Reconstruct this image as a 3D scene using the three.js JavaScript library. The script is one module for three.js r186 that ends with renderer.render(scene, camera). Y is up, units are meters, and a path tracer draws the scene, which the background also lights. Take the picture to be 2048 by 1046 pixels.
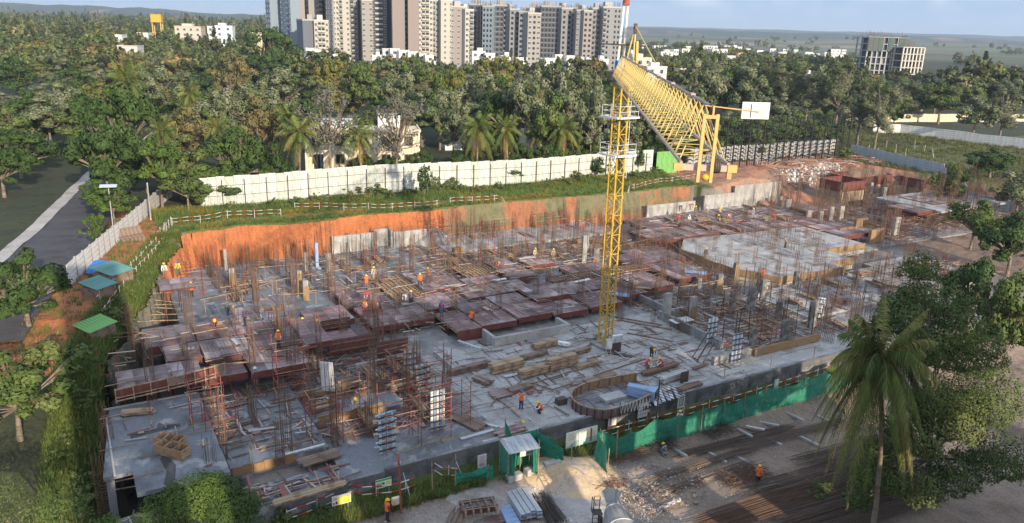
import * as THREE from 'three';
import { MarchingCubes } from 'three/addons/objects/MarchingCubes.js';

// ---------------------------------------------------------------- camera, sky, sun, exposure
const scene = new THREE.Scene();
const EYE = 31, PITCH = 16.55 * Math.PI / 180, ROLL = 1.7 * Math.PI / 180, FOCAL = 1568;
const camera = new THREE.PerspectiveCamera(2 * Math.atan(523 / FOCAL) * 180 / Math.PI, 1024 / 523, 0.2, 14000);
camera.position.set(0, EYE, 0);
camera.rotation.set(-PITCH, 0, ROLL);
scene.add(camera);
const renderer = new THREE.WebGLRenderer({ antialias: true });
renderer.setSize(1024, 523);
renderer.toneMapping = THREE.LinearToneMapping;
renderer.toneMappingExposure = 1.36;
renderer.shadowMap.enabled = true;
const SUN_A = 30 * Math.PI / 180, SUN_E = 18 * Math.PI / 180;
const sunDir = new THREE.Vector3(Math.sin(SUN_A) * Math.cos(SUN_E), Math.sin(SUN_E), Math.cos(SUN_A) * Math.cos(SUN_E));
const sun = new THREE.DirectionalLight(new THREE.Color().setRGB(1, 0.86, 0.67), 4.1);
sun.position.copy(sunDir).multiplyScalar(300).add(new THREE.Vector3(10, 0, -90));
sun.target.position.set(10, 0, -90);
sun.castShadow = true;
Object.assign(sun.shadow.camera, { left: -160, right: 160, top: 120, bottom: -120, near: 10, far: 700 });
sun.shadow.mapSize.set(2048, 2048);
scene.add(sun, sun.target);

// ---------------------------------------------------------------- random numbers and tileable noise
function rng(seed) { let s = seed >>> 0; return () => { s = (s + 0x6D2B79F5) | 0; let t = Math.imul(s ^ (s >>> 15), 1 | s); t = (t + Math.imul(t ^ (t >>> 7), 61 | t)) ^ t; return ((t ^ (t >>> 14)) >>> 0) / 4294967296; }; }
const hash = (x, y, k) => { let h = Math.imul(x, 374761393) + Math.imul(y, 668265263) + Math.imul(k, 1274126177) | 0; h = Math.imul(h ^ (h >>> 13), 1274126177); return ((h ^ (h >>> 16)) >>> 0) / 4294967296; };
const sm = (t) => t * t * (3 - 2 * t);
const mod = (a, n) => ((a % n) + n) % n;
function vnoise(x, y, per, k = 0) {
  const xi = Math.floor(x), yi = Math.floor(y), fx = sm(x - xi), fy = sm(y - yi), g = (i, j) => hash(per ? mod(i, per) : i, per ? mod(j, per) : j, k);
  return (g(xi, yi) * (1 - fx) + g(xi + 1, yi) * fx) * (1 - fy) + (g(xi, yi + 1) * (1 - fx) + g(xi + 1, yi + 1) * fx) * fy;
}
function fbm(x, y, per, oct = 4, k = 0) { let s = 0, a = 0.5, n = 0; for (let o = 0; o < oct; o++) { s += a * vnoise(x, y, per, k + o * 7); n += a; x *= 2; y *= 2; per *= 2; a *= 0.5; } return s / n; }
const clamp = (x, a = 0, b = 1) => Math.min(b, Math.max(a, x));
const lerp = (a, b, t) => a + (b - a) * t;
const step = (a, b, x) => sm(clamp((x - a) / (b - a)));

// the sky: hazy evening blue, paler at the horizon, with thin cloud
{
  const W = 1024, H = 512, d = new Float32Array(W * H * 4);
  for (let j = 0; j < H; j++) for (let i = 0; i < W; i++) {
    const el = ((j + 0.5) / H - 0.5) * Math.PI, az = ((i + 0.5) / W - 0.5) * 2 * Math.PI, y = Math.sin(el);
    const dx = Math.cos(az) * Math.cos(el), dz = Math.sin(az) * Math.cos(el), up = Math.max(0, y);
    const t1 = 1 - Math.exp(-up * 9), t2 = 1 - Math.exp(-up * 2.2);
    let c = [lerp(0.38, 0.26, t1), lerp(0.49, 0.39, t1), lerp(0.64, 0.60, t1)];
    c = [lerp(c[0], 0.38, t2), lerp(c[1], 0.50, t2), lerp(c[2], 0.72, t2)];
    const cs = dx * sunDir.x + y * sunDir.y + dz * sunDir.z, glow = Math.pow(Math.max(0, cs), 6) * 0.75 + Math.pow(Math.max(0, cs), 40) * 0.9;
    c = [c[0] + glow * 1.0, c[1] + glow * 0.86, c[2] + glow * 0.68];
    const px = 4 + dx * 6 / (up + 0.12), pz = 4 + dz * 6 / (up + 0.12);
    const cl = step(0.45, 0.75, fbm(px * 0.5 + 40, pz * 1.1 + 90, 4096, 5, 3)) * (0.5 + 0.3 * step(0.1, 0.4, y)) * step(0.012, 0.05, y);
    c = [lerp(c[0], 0.74 + glow, cl), lerp(c[1], 0.77 + glow * 0.9, cl), lerp(c[2], 0.82 + glow * 0.7, cl)];
    if (y < 0) { const t = Math.min(1, -y * 6); c = [lerp(c[0], 0.16, t), lerp(c[1], 0.16, t), lerp(c[2], 0.14, t)]; }
    d.set([c[0], c[1], c[2], 1], (j * W + i) * 4);
  }
  const t = new THREE.DataTexture(d, W, H, THREE.RGBAFormat, THREE.FloatType);
  t.mapping = THREE.EquirectangularReflectionMapping; t.magFilter = t.minFilter = THREE.LinearFilter; t.wrapS = THREE.RepeatWrapping; t.needsUpdate = true;
  scene.background = t; scene.environment = t; scene.backgroundIntensity = scene.environmentIntensity = 1.0;
}
scene.fog = new THREE.FogExp2(new THREE.Color().setRGB(0.62, 0.74, 0.9), 0.00012);

// ---------------------------------------------------------------- places: the site's own axes a (along the front wall) and b (away from it)
const C30 = Math.cos(Math.PI / 6), S30 = 0.5, OZ = -55.3, SITE = Math.PI / 6;
const V = (x, y, z) => new THREE.Vector3(x, y, z);
const ab = (a, b, h = 0) => V(a * C30 - b * S30, h, OZ - a * S30 - b * C30);
const toAB = (v) => { const dz = -(v.z - OZ); return [v.x * C30 + dz * S30, -v.x * S30 + dz * C30]; };
function ray(px, py) {
  const u = (px - 1024) / FOCAL, v = (523 - py) / FOCAL, c = Math.cos(ROLL), s = Math.sin(ROLL), u2 = c * u - s * v, v2 = s * u + c * v;
  return V(u2, v2 * Math.cos(PITCH) - Math.sin(PITCH), -(v2 * Math.sin(PITCH) + Math.cos(PITCH)));
}
const at = (px, py, h = 0) => { const d = ray(px, py); return d.multiplyScalar((h - EYE) / d.y).add(V(0, EYE, 0)); };       // where a sight line meets height h
const far = (px, py, D) => { const d = ray(px, py); return d.multiplyScalar(-D / d.z).add(V(0, EYE, 0)); };                  // where it is D metres out
const sab = (px, py, h = 0) => toAB(at(px, py, h));

// where a sight line meets the ground
function gat(px, py) { let h = 0, p = at(px, py, h); for (let i = 0; i < 8; i++) { h = lerp(h, ground(p), 0.8); p = at(px, py, h); } p.y = ground(p); return p; }
// ---------------------------------------------------------------- mesh builder
const WHITE = [1, 1, 1];
class MB {
  constructor() { this.p = []; this.n = []; this.u = []; this.c = []; }
  tri(a, b, c, col = WHITE, ua, ub, uc, na, nb, nc) {
    const x1 = b[0] - a[0], y1 = b[1] - a[1], z1 = b[2] - a[2], x2 = c[0] - a[0], y2 = c[1] - a[1], z2 = c[2] - a[2];
    let nx = y1 * z2 - z1 * y2, ny = z1 * x2 - x1 * z2, nz = x1 * y2 - y1 * x2; const l = Math.hypot(nx, ny, nz) || 1; nx /= l; ny /= l; nz /= l;
    if (na && nx * (na[0] + nb[0] + nc[0]) + ny * (na[1] + nb[1] + nc[1]) + nz * (na[2] + nb[2] + nc[2]) < 0) return this.tri(a, c, b, col, ua, uc, ub, na, nc, nb);
    this.p.push(a[0], a[1], a[2], b[0], b[1], b[2], c[0], c[1], c[2]);
    na ? this.n.push(...na, ...nb, ...nc) : this.n.push(nx, ny, nz, nx, ny, nz, nx, ny, nz);
    if (ua) this.u.push(...ua, ...ub, ...uc);
    else { const ax = Math.abs(nx), ay = Math.abs(ny), az = Math.abs(nz); for (const q of [a, b, c]) ay >= ax && ay >= az ? this.u.push(q[0], q[2]) : ax >= az ? this.u.push(q[2], q[1]) : this.u.push(q[0], q[1]); }
    for (let i = 0; i < 3; i++) this.c.push(col[0], col[1], col[2]);
    return this;
  }
  quad(a, b, c, d, col = WHITE, L, W) {
    if (L === undefined) { L = Math.hypot(b[0] - a[0], b[1] - a[1], b[2] - a[2]); W = Math.hypot(d[0] - a[0], d[1] - a[1], d[2] - a[2]); }
    const o = (this.p.length * 0.137) % 7;
    this.tri(a, b, c, col, [o, o], [o + L, o], [o + L, o + W]); return this.tri(a, c, d, col, [o, o], [o + L, o + W], [o, o + W]);
  }
  // box: centre, size, turn about y
  box(cx, cy, cz, sx, sy, sz, ry = 0, col = WHITE, skip = '') {
    const c = Math.cos(ry), s = Math.sin(ry), P = (i, j, k) => { const x = i * sx / 2, z = k * sz / 2; return [cx + x * c + z * s, cy + j * sy / 2, cz - x * s + z * c]; };
    const q = [P(-1, -1, -1), P(1, -1, -1), P(1, 1, -1), P(-1, 1, -1), P(-1, -1, 1), P(1, -1, 1), P(1, 1, 1), P(-1, 1, 1)];
    this.quad(q[4], q[5], q[6], q[7], col); this.quad(q[1], q[0], q[3], q[2], col); this.quad(q[5], q[1], q[2], q[6], col); this.quad(q[0], q[4], q[7], q[3], col);
    this.quad(q[7], q[6], q[2], q[3], col); if (!skip.includes('b')) this.quad(q[0], q[1], q[5], q[4], col);
    return this;
  }
  // bar of rectangular section between two points
  beam(p, q, w, h, col = WHITE, up) {
    const d = V(q.x - p.x, q.y - p.y, q.z - p.z); d.normalize(); let u = up ? up.clone() : Math.abs(d.y) > 0.95 ? V(1, 0, 0) : V(0, 1, 0);
    const r = V().crossVectors(d, u).normalize(); u = V().crossVectors(r, d);
    const P = (o, i, j) => [o.x + r.x * i * w / 2 + u.x * j * h / 2, o.y + r.y * i * w / 2 + u.y * j * h / 2, o.z + r.z * i * w / 2 + u.z * j * h / 2];
    const a = [P(p, -1, -1), P(p, 1, -1), P(p, 1, 1), P(p, -1, 1)], b = [P(q, -1, -1), P(q, 1, -1), P(q, 1, 1), P(q, -1, 1)];
    for (let i = 0; i < 4; i++) { const j = (i + 1) % 4; this.quad(a[i], a[j], b[j], b[i], col); }
    this.quad(a[3], a[2], a[1], a[0], col); this.quad(b[0], b[1], b[2], b[3], col);
    return this;
  }
  // round bar through points, with radii
  tube(pts, r, n = 5, col = WHITE, cap = false) {
    const R = Array.isArray(r) ? r : pts.map(() => r), rings = []; let u0 = null;
    for (let i = 0; i < pts.length; i++) {
      const d = V().subVectors(pts[Math.min(i + 1, pts.length - 1)], pts[Math.max(i - 1, 0)]).normalize();
      let u = u0 || (Math.abs(d.y) > 0.9 ? V(1, 0, 0) : V(0, 1, 0)); const w = V().crossVectors(d, u).normalize(); u = V().crossVectors(w, d).normalize(); u0 = u;
      const ring = []; for (let k = 0; k < n; k++) { const t = k / n * 2 * Math.PI, c = Math.cos(t), s = Math.sin(t); const nn = [u.x * c + w.x * s, u.y * c + w.y * s, u.z * c + w.z * s]; ring.push([[pts[i].x + nn[0] * R[i], pts[i].y + nn[1] * R[i], pts[i].z + nn[2] * R[i]], nn]); }
      rings.push(ring);
    }
    let l = 0;
    for (let i = 0; i + 1 < rings.length; i++) {
      const l2 = l + pts[i].distanceTo(pts[i + 1]);
      for (let k = 0; k < n; k++) { const a = rings[i][k], b = rings[i][(k + 1) % n], c = rings[i + 1][(k + 1) % n], d = rings[i + 1][k]; const ua = k / n * 0.3, ub = (k + 1) / n * 0.3;
        this.tri(a[0], c[0], b[0], col, [ua, l], [ub, l2], [ub, l], a[1], c[1], b[1]); this.tri(a[0], d[0], c[0], col, [ua, l], [ua, l2], [ub, l2], a[1], d[1], c[1]); }
      l = l2;
    }
    if (cap) for (const [ring, f] of [[rings[0], 1], [rings[rings.length - 1], 0]]) for (let k = 1; k + 1 < n; k++) f ? this.tri(ring[0][0], ring[k][0], ring[k + 1][0], col) : this.tri(ring[0][0], ring[k + 1][0], ring[k][0], col);
    return this;
  }
  bar(p, q, r, n = 4, col = WHITE) { return this.tube([p, q], r, n, col); }
  // prism: outline of [x, z] points at height y1, walls down to y0
  prism(poly, y0, y1, col = WHITE, side = col) {
    const area = poly.reduce((s, p, i) => { const q = poly[(i + 1) % poly.length]; return s + p[0] * q[1] - q[0] * p[1]; }, 0); if (area > 0) poly = [...poly].reverse();
    const f = THREE.ShapeUtils.triangulateShape(poly.map((p) => new THREE.Vector2(p[0], p[1])), []);
    for (const [i, j, k] of f) { const T = (y) => [i, j, k].map((m) => [poly[m][0], y, poly[m][1]]); const t = T(y1), b = T(y0); this.tri(t[0], t[1], t[2], col); this.tri(b[0], b[2], b[1], col); }
    for (let i = 0; i < poly.length; i++) { const p = poly[i], q = poly[(i + 1) % poly.length]; this.quad([p[0], y0, p[1]], [q[0], y0, q[1]], [q[0], y1, q[1]], [p[0], y1, p[1]], side); }
    return this;
  }
  add(g, m, col = WHITE) {
    g = g.index ? g.toNonIndexed() : g; if (m) { g = g.clone(); g.applyMatrix4(m); }
    const P = g.attributes.position, N = g.attributes.normal, U = g.attributes.uv;
    for (let i = 0; i < P.count; i++) { this.p.push(P.getX(i), P.getY(i), P.getZ(i)); this.n.push(N.getX(i), N.getY(i), N.getZ(i)); U ? this.u.push(U.getX(i), U.getY(i)) : this.u.push(P.getX(i), P.getY(i)); this.c.push(...col); }
    return this;
  }
  geo() {
    const g = new THREE.BufferGeometry(), f = (a, k) => new THREE.BufferAttribute(new Float32Array(a), k);
    g.setAttribute('position', f(this.p, 3)); g.setAttribute('normal', f(this.n, 3)); g.setAttribute('uv', f(this.u, 2)); g.setAttribute('color', f(this.c, 3)); return g;
  }
}

// smooth sheet through a grid of points; colour and uv per point
function sheet(P, colf, uvf) {
  const nJ = P.length, nI = P[0].length, pos = [], col = [], uv = [], idx = []; for (let j = 0; j < nJ; j++) for (let i = 0; i < nI; i++) { pos.push(P[j][i][0], P[j][i][1], P[j][i][2]); col.push(...colf(P[j][i], i, j)); uv.push(...(uvf ? uvf(P[j][i], i, j) : [P[j][i][0], P[j][i][2]])); if (i < nI - 1 && j < nJ - 1) { const o = j * nI + i; idx.push(o, o + 1, o + nI + 1, o, o + nI + 1, o + nI); } }
  const g = new THREE.BufferGeometry(), f = (a, k) => new THREE.BufferAttribute(new Float32Array(a), k); g.setAttribute('position', f(pos, 3)); g.setAttribute('color', f(col, 3)); g.setAttribute('uv', f(uv, 2)); g.setIndex(idx); g.computeVertexNormals(); return g;
}
// ---------------------------------------------------------------- names, labels, things and parts
const used = new Map();
function numbered(name) { const n = used.get(name) ?? 0; used.set(name, n + 1); return n ? name + '_' + String(n).padStart(3, '0') : name; }
function tag(o, label, category, group, kind) { o.userData = {}; if (label) o.userData.label = label; if (category) o.userData.category = category; if (group) o.userData.group = group; if (kind) o.userData.kind = kind; return o; }
function thing(name, label, category, pos, turn = 0, group) { const o = new THREE.Group(); o.name = numbered(name); o.position.copy(pos); o.rotation.y = turn; scene.add(o); return tag(o, label, category, group); }
function part(name, g, m, parent, kind) { const o = new THREE.Mesh(g instanceof MB ? g.geo() : g, m); o.name = name; o.castShadow = o.receiveShadow = true; if (kind) o.userData.kind = kind; parent.add(o); return o; }
function solo(name, g, m, label, category, group, kind) { const o = new THREE.Mesh(g instanceof MB ? g.geo() : g, m); o.name = numbered(name); o.castShadow = o.receiveShadow = true; scene.add(o); return tag(o, label, category, group, kind); }
function struct(name, g, m, label) { return solo(name, g, m, label, null, null, 'structure'); }
function copy(o, pos, turn, label, group) { const c = o.clone(); c.name = numbered(o.name.replace(/_\d{3}$/, '')); c.userData = { ...o.userData }; if (label) c.userData.label = label; if (group) c.userData.group = group; if (pos) c.position.copy(pos); if (turn !== undefined) c.rotation.y = turn; scene.add(c); return c; }
function stuff(name, geo, m, mats, label, cols) { const o = new THREE.InstancedMesh(geo instanceof MB ? geo.geo() : geo, m, mats.length); mats.forEach((x, i) => o.setMatrixAt(i, x)); if (cols) cols.forEach((c, i) => o.setColorAt(i, c)); o.name = numbered(name); o.castShadow = o.receiveShadow = true; scene.add(o); return tag(o, label, null, null, 'stuff'); }
const M4 = (pos, ry = 0, sc = 1, rx = 0, rz = 0) => new THREE.Matrix4().compose(pos, new THREE.Quaternion().setFromEuler(new THREE.Euler(rx, ry, rz, 'YXZ')), typeof sc === 'number' ? V(sc, sc, sc) : sc);

// ---------------------------------------------------------------- materials
const toS = (c) => Math.round(255 * clamp(c <= 0.0031308 ? c * 12.92 : 1.055 * Math.pow(c, 1 / 2.4) - 0.055));
function colorTex(n, metres, f) {
  const d = new Uint8Array(n * n * 4);
  for (let j = 0; j < n; j++) for (let i = 0; i < n; i++) { const c = f(i / n, j / n); d.set([toS(c[0]), toS(c[1]), toS(c[2]), 255], (j * n + i) * 4); }
  const t = new THREE.DataTexture(d, n, n); t.colorSpace = THREE.SRGBColorSpace; t.wrapS = t.wrapT = THREE.RepeatWrapping; t.magFilter = THREE.LinearFilter; t.minFilter = THREE.LinearMipmapLinearFilter; t.generateMipmaps = true; t.repeat.set(1 / metres, 1 / metres); t.needsUpdate = true; return t;
}
function greyTex(n, metres, f) {
  const d = new Uint8Array(n * n * 4);
  for (let j = 0; j < n; j++) for (let i = 0; i < n; i++) { const c = Math.round(255 * clamp(f(i / n, j / n))); d.set([c, c, c, 255], (j * n + i) * 4); }
  const t = new THREE.DataTexture(d, n, n); t.wrapS = t.wrapT = THREE.RepeatWrapping; t.magFilter = THREE.LinearFilter; t.minFilter = THREE.LinearMipmapLinearFilter; t.generateMipmaps = true; t.repeat.set(1 / metres, 1 / metres); t.needsUpdate = true; return t;
}
const mixc = (a, b, t) => [lerp(a[0], b[0], t), lerp(a[1], b[1], t), lerp(a[2], b[2], t)];
const mat = (o) => { const { rgb, ...r } = o; return new THREE.MeshStandardMaterial({ color: rgb ? new THREE.Color().setRGB(...rgb) : new THREE.Color(1, 1, 1), vertexColors: true, roughness: 0.9, metalness: 0, side: THREE.DoubleSide, ...r }); };
const concreteMap = (base, dirt, k) => colorTex(1024, 9, (x, y) => {
  const n = fbm(x * 5, y * 5, 5, 6, k), m = fbm(x * 9 + 3, y * 9, 9, 5, k + 20), g = fbm(x * 90, y * 90, 90, 2, k + 40), s = step(0.55, 0.72, fbm(x * 4, y * 4, 4, 5, k + 60));
  let c = mixc(base, dirt, step(0.42, 0.75, n) * 0.75); c = mixc(c, [c[0] * 0.55, c[1] * 0.53, c[2] * 0.52], s * 0.6); const w = step(0.56, 0.75, m) * 0.35; c = mixc(c, [0.62, 0.61, 0.59], w); const q = 0.8 + 0.4 * g; return [c[0] * q, c[1] * q, c[2] * q];
});
const bumpFine = greyTex(512, 3, (x, y) => fbm(x * 16, y * 16, 16, 5, 5));
const bumpEarth = greyTex(512, 8, (x, y) => fbm(x * 10, y * 10, 10, 6, 15));
const plyMap = (base, dust, k) => colorTex(512, 7, (x, y) => {
  const n = fbm(x * 6, y * 6, 6, 5, k), s = fbm(x * 3, y * 24, 3, 4, k + 9), g = fbm(x * 80, y * 80, 80, 2, k + 11);
  let c = mixc(base, dust, step(0.35, 0.72, n) * 0.62 + step(0.55, 0.7, s) * 0.25); c = mixc(c, [c[0] * 0.4, c[1] * 0.4, c[2] * 0.4], step(0.6, 0.8, fbm(x * 8, y * 8, 8, 4, k + 30)) * 0.6); const q = 0.82 + 0.36 * g; return [c[0] * q, c[1] * q, c[2] * q];
});
const woodMap = colorTex(512, 2.4, (x, y) => { const n = fbm(x * 4, y * 40, 4, 4, 77), g = fbm(x * 7, y * 7, 7, 4, 78); const q = 0.62 + 0.6 * n; return mixc([q, q, q], [q * 0.62, q * 0.56, q * 0.5], step(0.45, 0.75, g)); });
const wearMap = colorTex(512, 2.2, (x, y) => { const n = fbm(x * 8, y * 8, 8, 5, 91), s = step(0.52, 0.75, fbm(x * 12, y * 3, 3, 5, 92)); const q = 0.78 + 0.4 * n; return mixc([q, q, q], [0.52, 0.46, 0.4], s * 0.55); });
const earthMap = colorTex(1024, 14, (x, y) => { const n = fbm(x * 8, y * 8, 8, 6, 31), g = fbm(x * 120, y * 120, 120, 2, 32), s = step(0.5, 0.8, fbm(x * 5, y * 5, 5, 5, 33)); const q = (0.62 + 0.6 * n) * (0.7 + 0.6 * g); return mixc([q, q, q], [q * 0.7, q * 0.66, q * 0.6], s); });
const leafMap = colorTex(256, 1, (x, y) => { const q = 0.85 + 0.3 * fbm(x * 8, y * 8, 8, 3, 55); return [q, q, q]; });
const MT = {
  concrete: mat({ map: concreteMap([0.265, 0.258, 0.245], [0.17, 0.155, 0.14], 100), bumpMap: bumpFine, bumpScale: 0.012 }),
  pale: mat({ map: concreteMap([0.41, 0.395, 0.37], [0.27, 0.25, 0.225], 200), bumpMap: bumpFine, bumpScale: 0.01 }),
  wetShade: mat({ map: concreteMap([0.195, 0.205, 0.22], [0.14, 0.14, 0.14], 300), bumpMap: bumpFine, bumpScale: 0.01, roughness: 0.7 }),  // bluish dark concrete for stained slabs; also shade painted on the left raft
  ply: mat({ map: plyMap([0.185, 0.098, 0.088], [0.37, 0.30, 0.28], 400), bumpMap: bumpFine, bumpScale: 0.006, roughness: 0.62 }),
  plyRed: mat({ map: plyMap([0.145, 0.034, 0.027], [0.17, 0.085, 0.068], 500), roughness: 0.6 }),
  plyTan: mat({ map: plyMap([0.32, 0.17, 0.07], [0.30, 0.22, 0.13], 600), roughness: 0.75 }),
  wood: mat({ map: woodMap, rgb: [0.42, 0.30, 0.19] }),
  oldWood: mat({ map: woodMap, rgb: [0.27, 0.19, 0.14] }),
  rust: mat({ map: wearMap, rgb: [0.215, 0.13, 0.085], metalness: 0, roughness: 0.85 }),
  darkSteel: mat({ map: wearMap, rgb: [0.105, 0.085, 0.075], metalness: 0.3, roughness: 0.7 }),
  bar: mat({ map: wearMap, rgb: [0.20, 0.145, 0.11], roughness: 0.75 }),
  black: mat({ rgb: [0.022, 0.022, 0.025] }),
  redPaint: mat({ map: wearMap, rgb: [0.36, 0.085, 0.06], roughness: 0.6 }),
  zinc: mat({ map: wearMap, rgb: [0.55, 0.57, 0.6], metalness: 0.25, roughness: 0.5 }),
  blueForm: mat({ map: wearMap, rgb: [0.30, 0.42, 0.62], roughness: 0.5 }),
  yellow: mat({ map: wearMap, rgb: [0.66, 0.42, 0.03], roughness: 0.45 }),
  jibYellow: mat({ map: wearMap, rgb: [0.76, 0.58, 0.20], roughness: 0.5 }),
  ochre: mat({ map: wearMap, rgb: [0.78, 0.44, 0.15], roughness: 0.55 }),
  jibGrey: mat({ map: wearMap, rgb: [0.52, 0.41, 0.34], roughness: 0.6 }),
  white: mat({ map: wearMap, rgb: [0.78, 0.78, 0.76], roughness: 0.5 }),
  tin: mat({ map: wearMap, rgb: [0.64, 0.66, 0.62], roughness: 0.55 }),
  greenTin: mat({ map: wearMap, rgb: [0.20, 0.46, 0.13], roughness: 0.55 }),
  teal: mat({ map: wearMap, rgb: [0.14, 0.33, 0.30], roughness: 0.55 }),
  tarp: mat({ map: wearMap, rgb: [0.05, 0.22, 0.62], roughness: 0.5 }),
  net: new THREE.MeshPhysicalMaterial({ map: wearMap, color: new THREE.Color().setRGB(0.028, 0.27, 0.165), vertexColors: true, roughness: 0.85, side: THREE.DoubleSide, transmission: 0.25, thickness: 0 }),
  debrisNet: mat({ map: earthMap, rgb: [0.26, 0.23, 0.17] }),
  earth: mat({ map: earthMap, bumpMap: bumpEarth, bumpScale: 0.25, roughness: 0.97 }),
  stone: mat({ map: earthMap, rgb: [0.5, 0.46, 0.42] }),
  asphalt: mat({ map: earthMap, rgb: [0.085, 0.08, 0.085] }),
  plaster: mat({ map: wearMap, rgb: [0.78, 0.76, 0.72], roughness: 0.85 }),
  cream: mat({ map: wearMap, rgb: [0.80, 0.70, 0.50], roughness: 0.85 }),
  glass: mat({ rgb: [0.03, 0.04, 0.05], roughness: 0.15 }),
  plain: mat({ roughness: 0.7 }),
  cloth: mat({ roughness: 0.95 }),
  bark: mat({ map: woodMap, rgb: [0.26, 0.21, 0.16] }),
  leaf: new THREE.MeshPhysicalMaterial({ vertexColors: true, roughness: 0.75, side: THREE.DoubleSide, specularIntensity: 0.4 }),
  rubber: mat({ rgb: [0.03, 0.03, 0.03] }),
};
// ---------------------------------------------------------------- ground: one sheet from the site to the horizon
const poly1 = (pts, x) => { if (x <= pts[0][0]) return pts[0][1]; for (let i = 1; i < pts.length; i++) if (x <= pts[i][0]) return lerp(pts[i - 1][1], pts[i][1], (x - pts[i - 1][0]) / (pts[i][0] - pts[i - 1][0])); return pts[pts.length - 1][1]; };
const pitLeft = (b) => poly1([[-3, -30], [4, -29], [22, -27], [30, -24.8], [37, -22.4], [44, -20.6], [52, -18.2], [58.6, -15.6]], b);
const pitBack = (a) => poly1([[70, 58.6], [71, 55.2], [89, 55.4], [92, 63], [104, 68], [116, 66], [125, 59], [129, 46], [134, 30], [150, 10]], a);
const bank = (a) => (a < 90 ? 0.3 : 4);
function groundAB(a, b) {
  const n = fbm(a * 0.12 + 50, b * 0.12 + 50, 4096, 3, 8) - 0.5, n2 = fbm(a * 0.6 + 90, b * 0.6 + 20, 4096, 3, 9) - 0.5;
  let out;
  if (b > 30) out = 4.4 + n * 0.5 + n2 * 0.3; else out = lerp(-1.7, 4.0, step(-1, 24, b)) + n2 * 0.4;
  if (a > 20 && b < 20) out = -1.7;
  if (b < 0.5) out = lerp(-2.7, lerp(-1.7, out, step(-0.5, 1.5, b)), step(-6.5, -2.4, b)) + (b < -2 ? n2 * 0.25 : 0);
  const edge = a < 60 ? step(0, 5, pitLeft(b) - a) : 1; if (b > 2 && b < 57 && a < 0) out -= (1 - edge) * 1.6;
  let inn = -0.45 + n2 * 0.2; if (b > 0.6 && b < 46) inn = lerp(-4.6, inn, step(-20.5, -19.8, a)); if (a > 84) inn = -0.1 + n * 1.2 + n2 * 0.5 + step(40, 70, b) * 1.2;
  const d = Math.min(a - pitLeft(b), pitBack(a) - b, b + 0.15);
  const k = bank(a), w = a > 90 && pitBack(a) - b < 12 ? k : 0.3;
  let h = lerp(out, inn, step(-w, w, d - (w > 1 ? 2 : 0)));
  const r = Math.hypot(a - 20, b - 30);
  if (r > 160) h += step(160, 420, r) * (3 + (fbm(a * 0.004 + 9, b * 0.004 + 7, 4096, 3, 12) - 0.5) * 10);
  if (r > 1000) h += step(1150, 2900, r) * 17 * step(-300, 300, a * C30 - b * S30);
  return h;
}
const ground = (v) => { const q = toAB(v); return groundAB(q[0], q[1]); };
const onGround = (a, b, lift = 0) => ab(a, b, groundAB(a, b) + lift);
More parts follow.
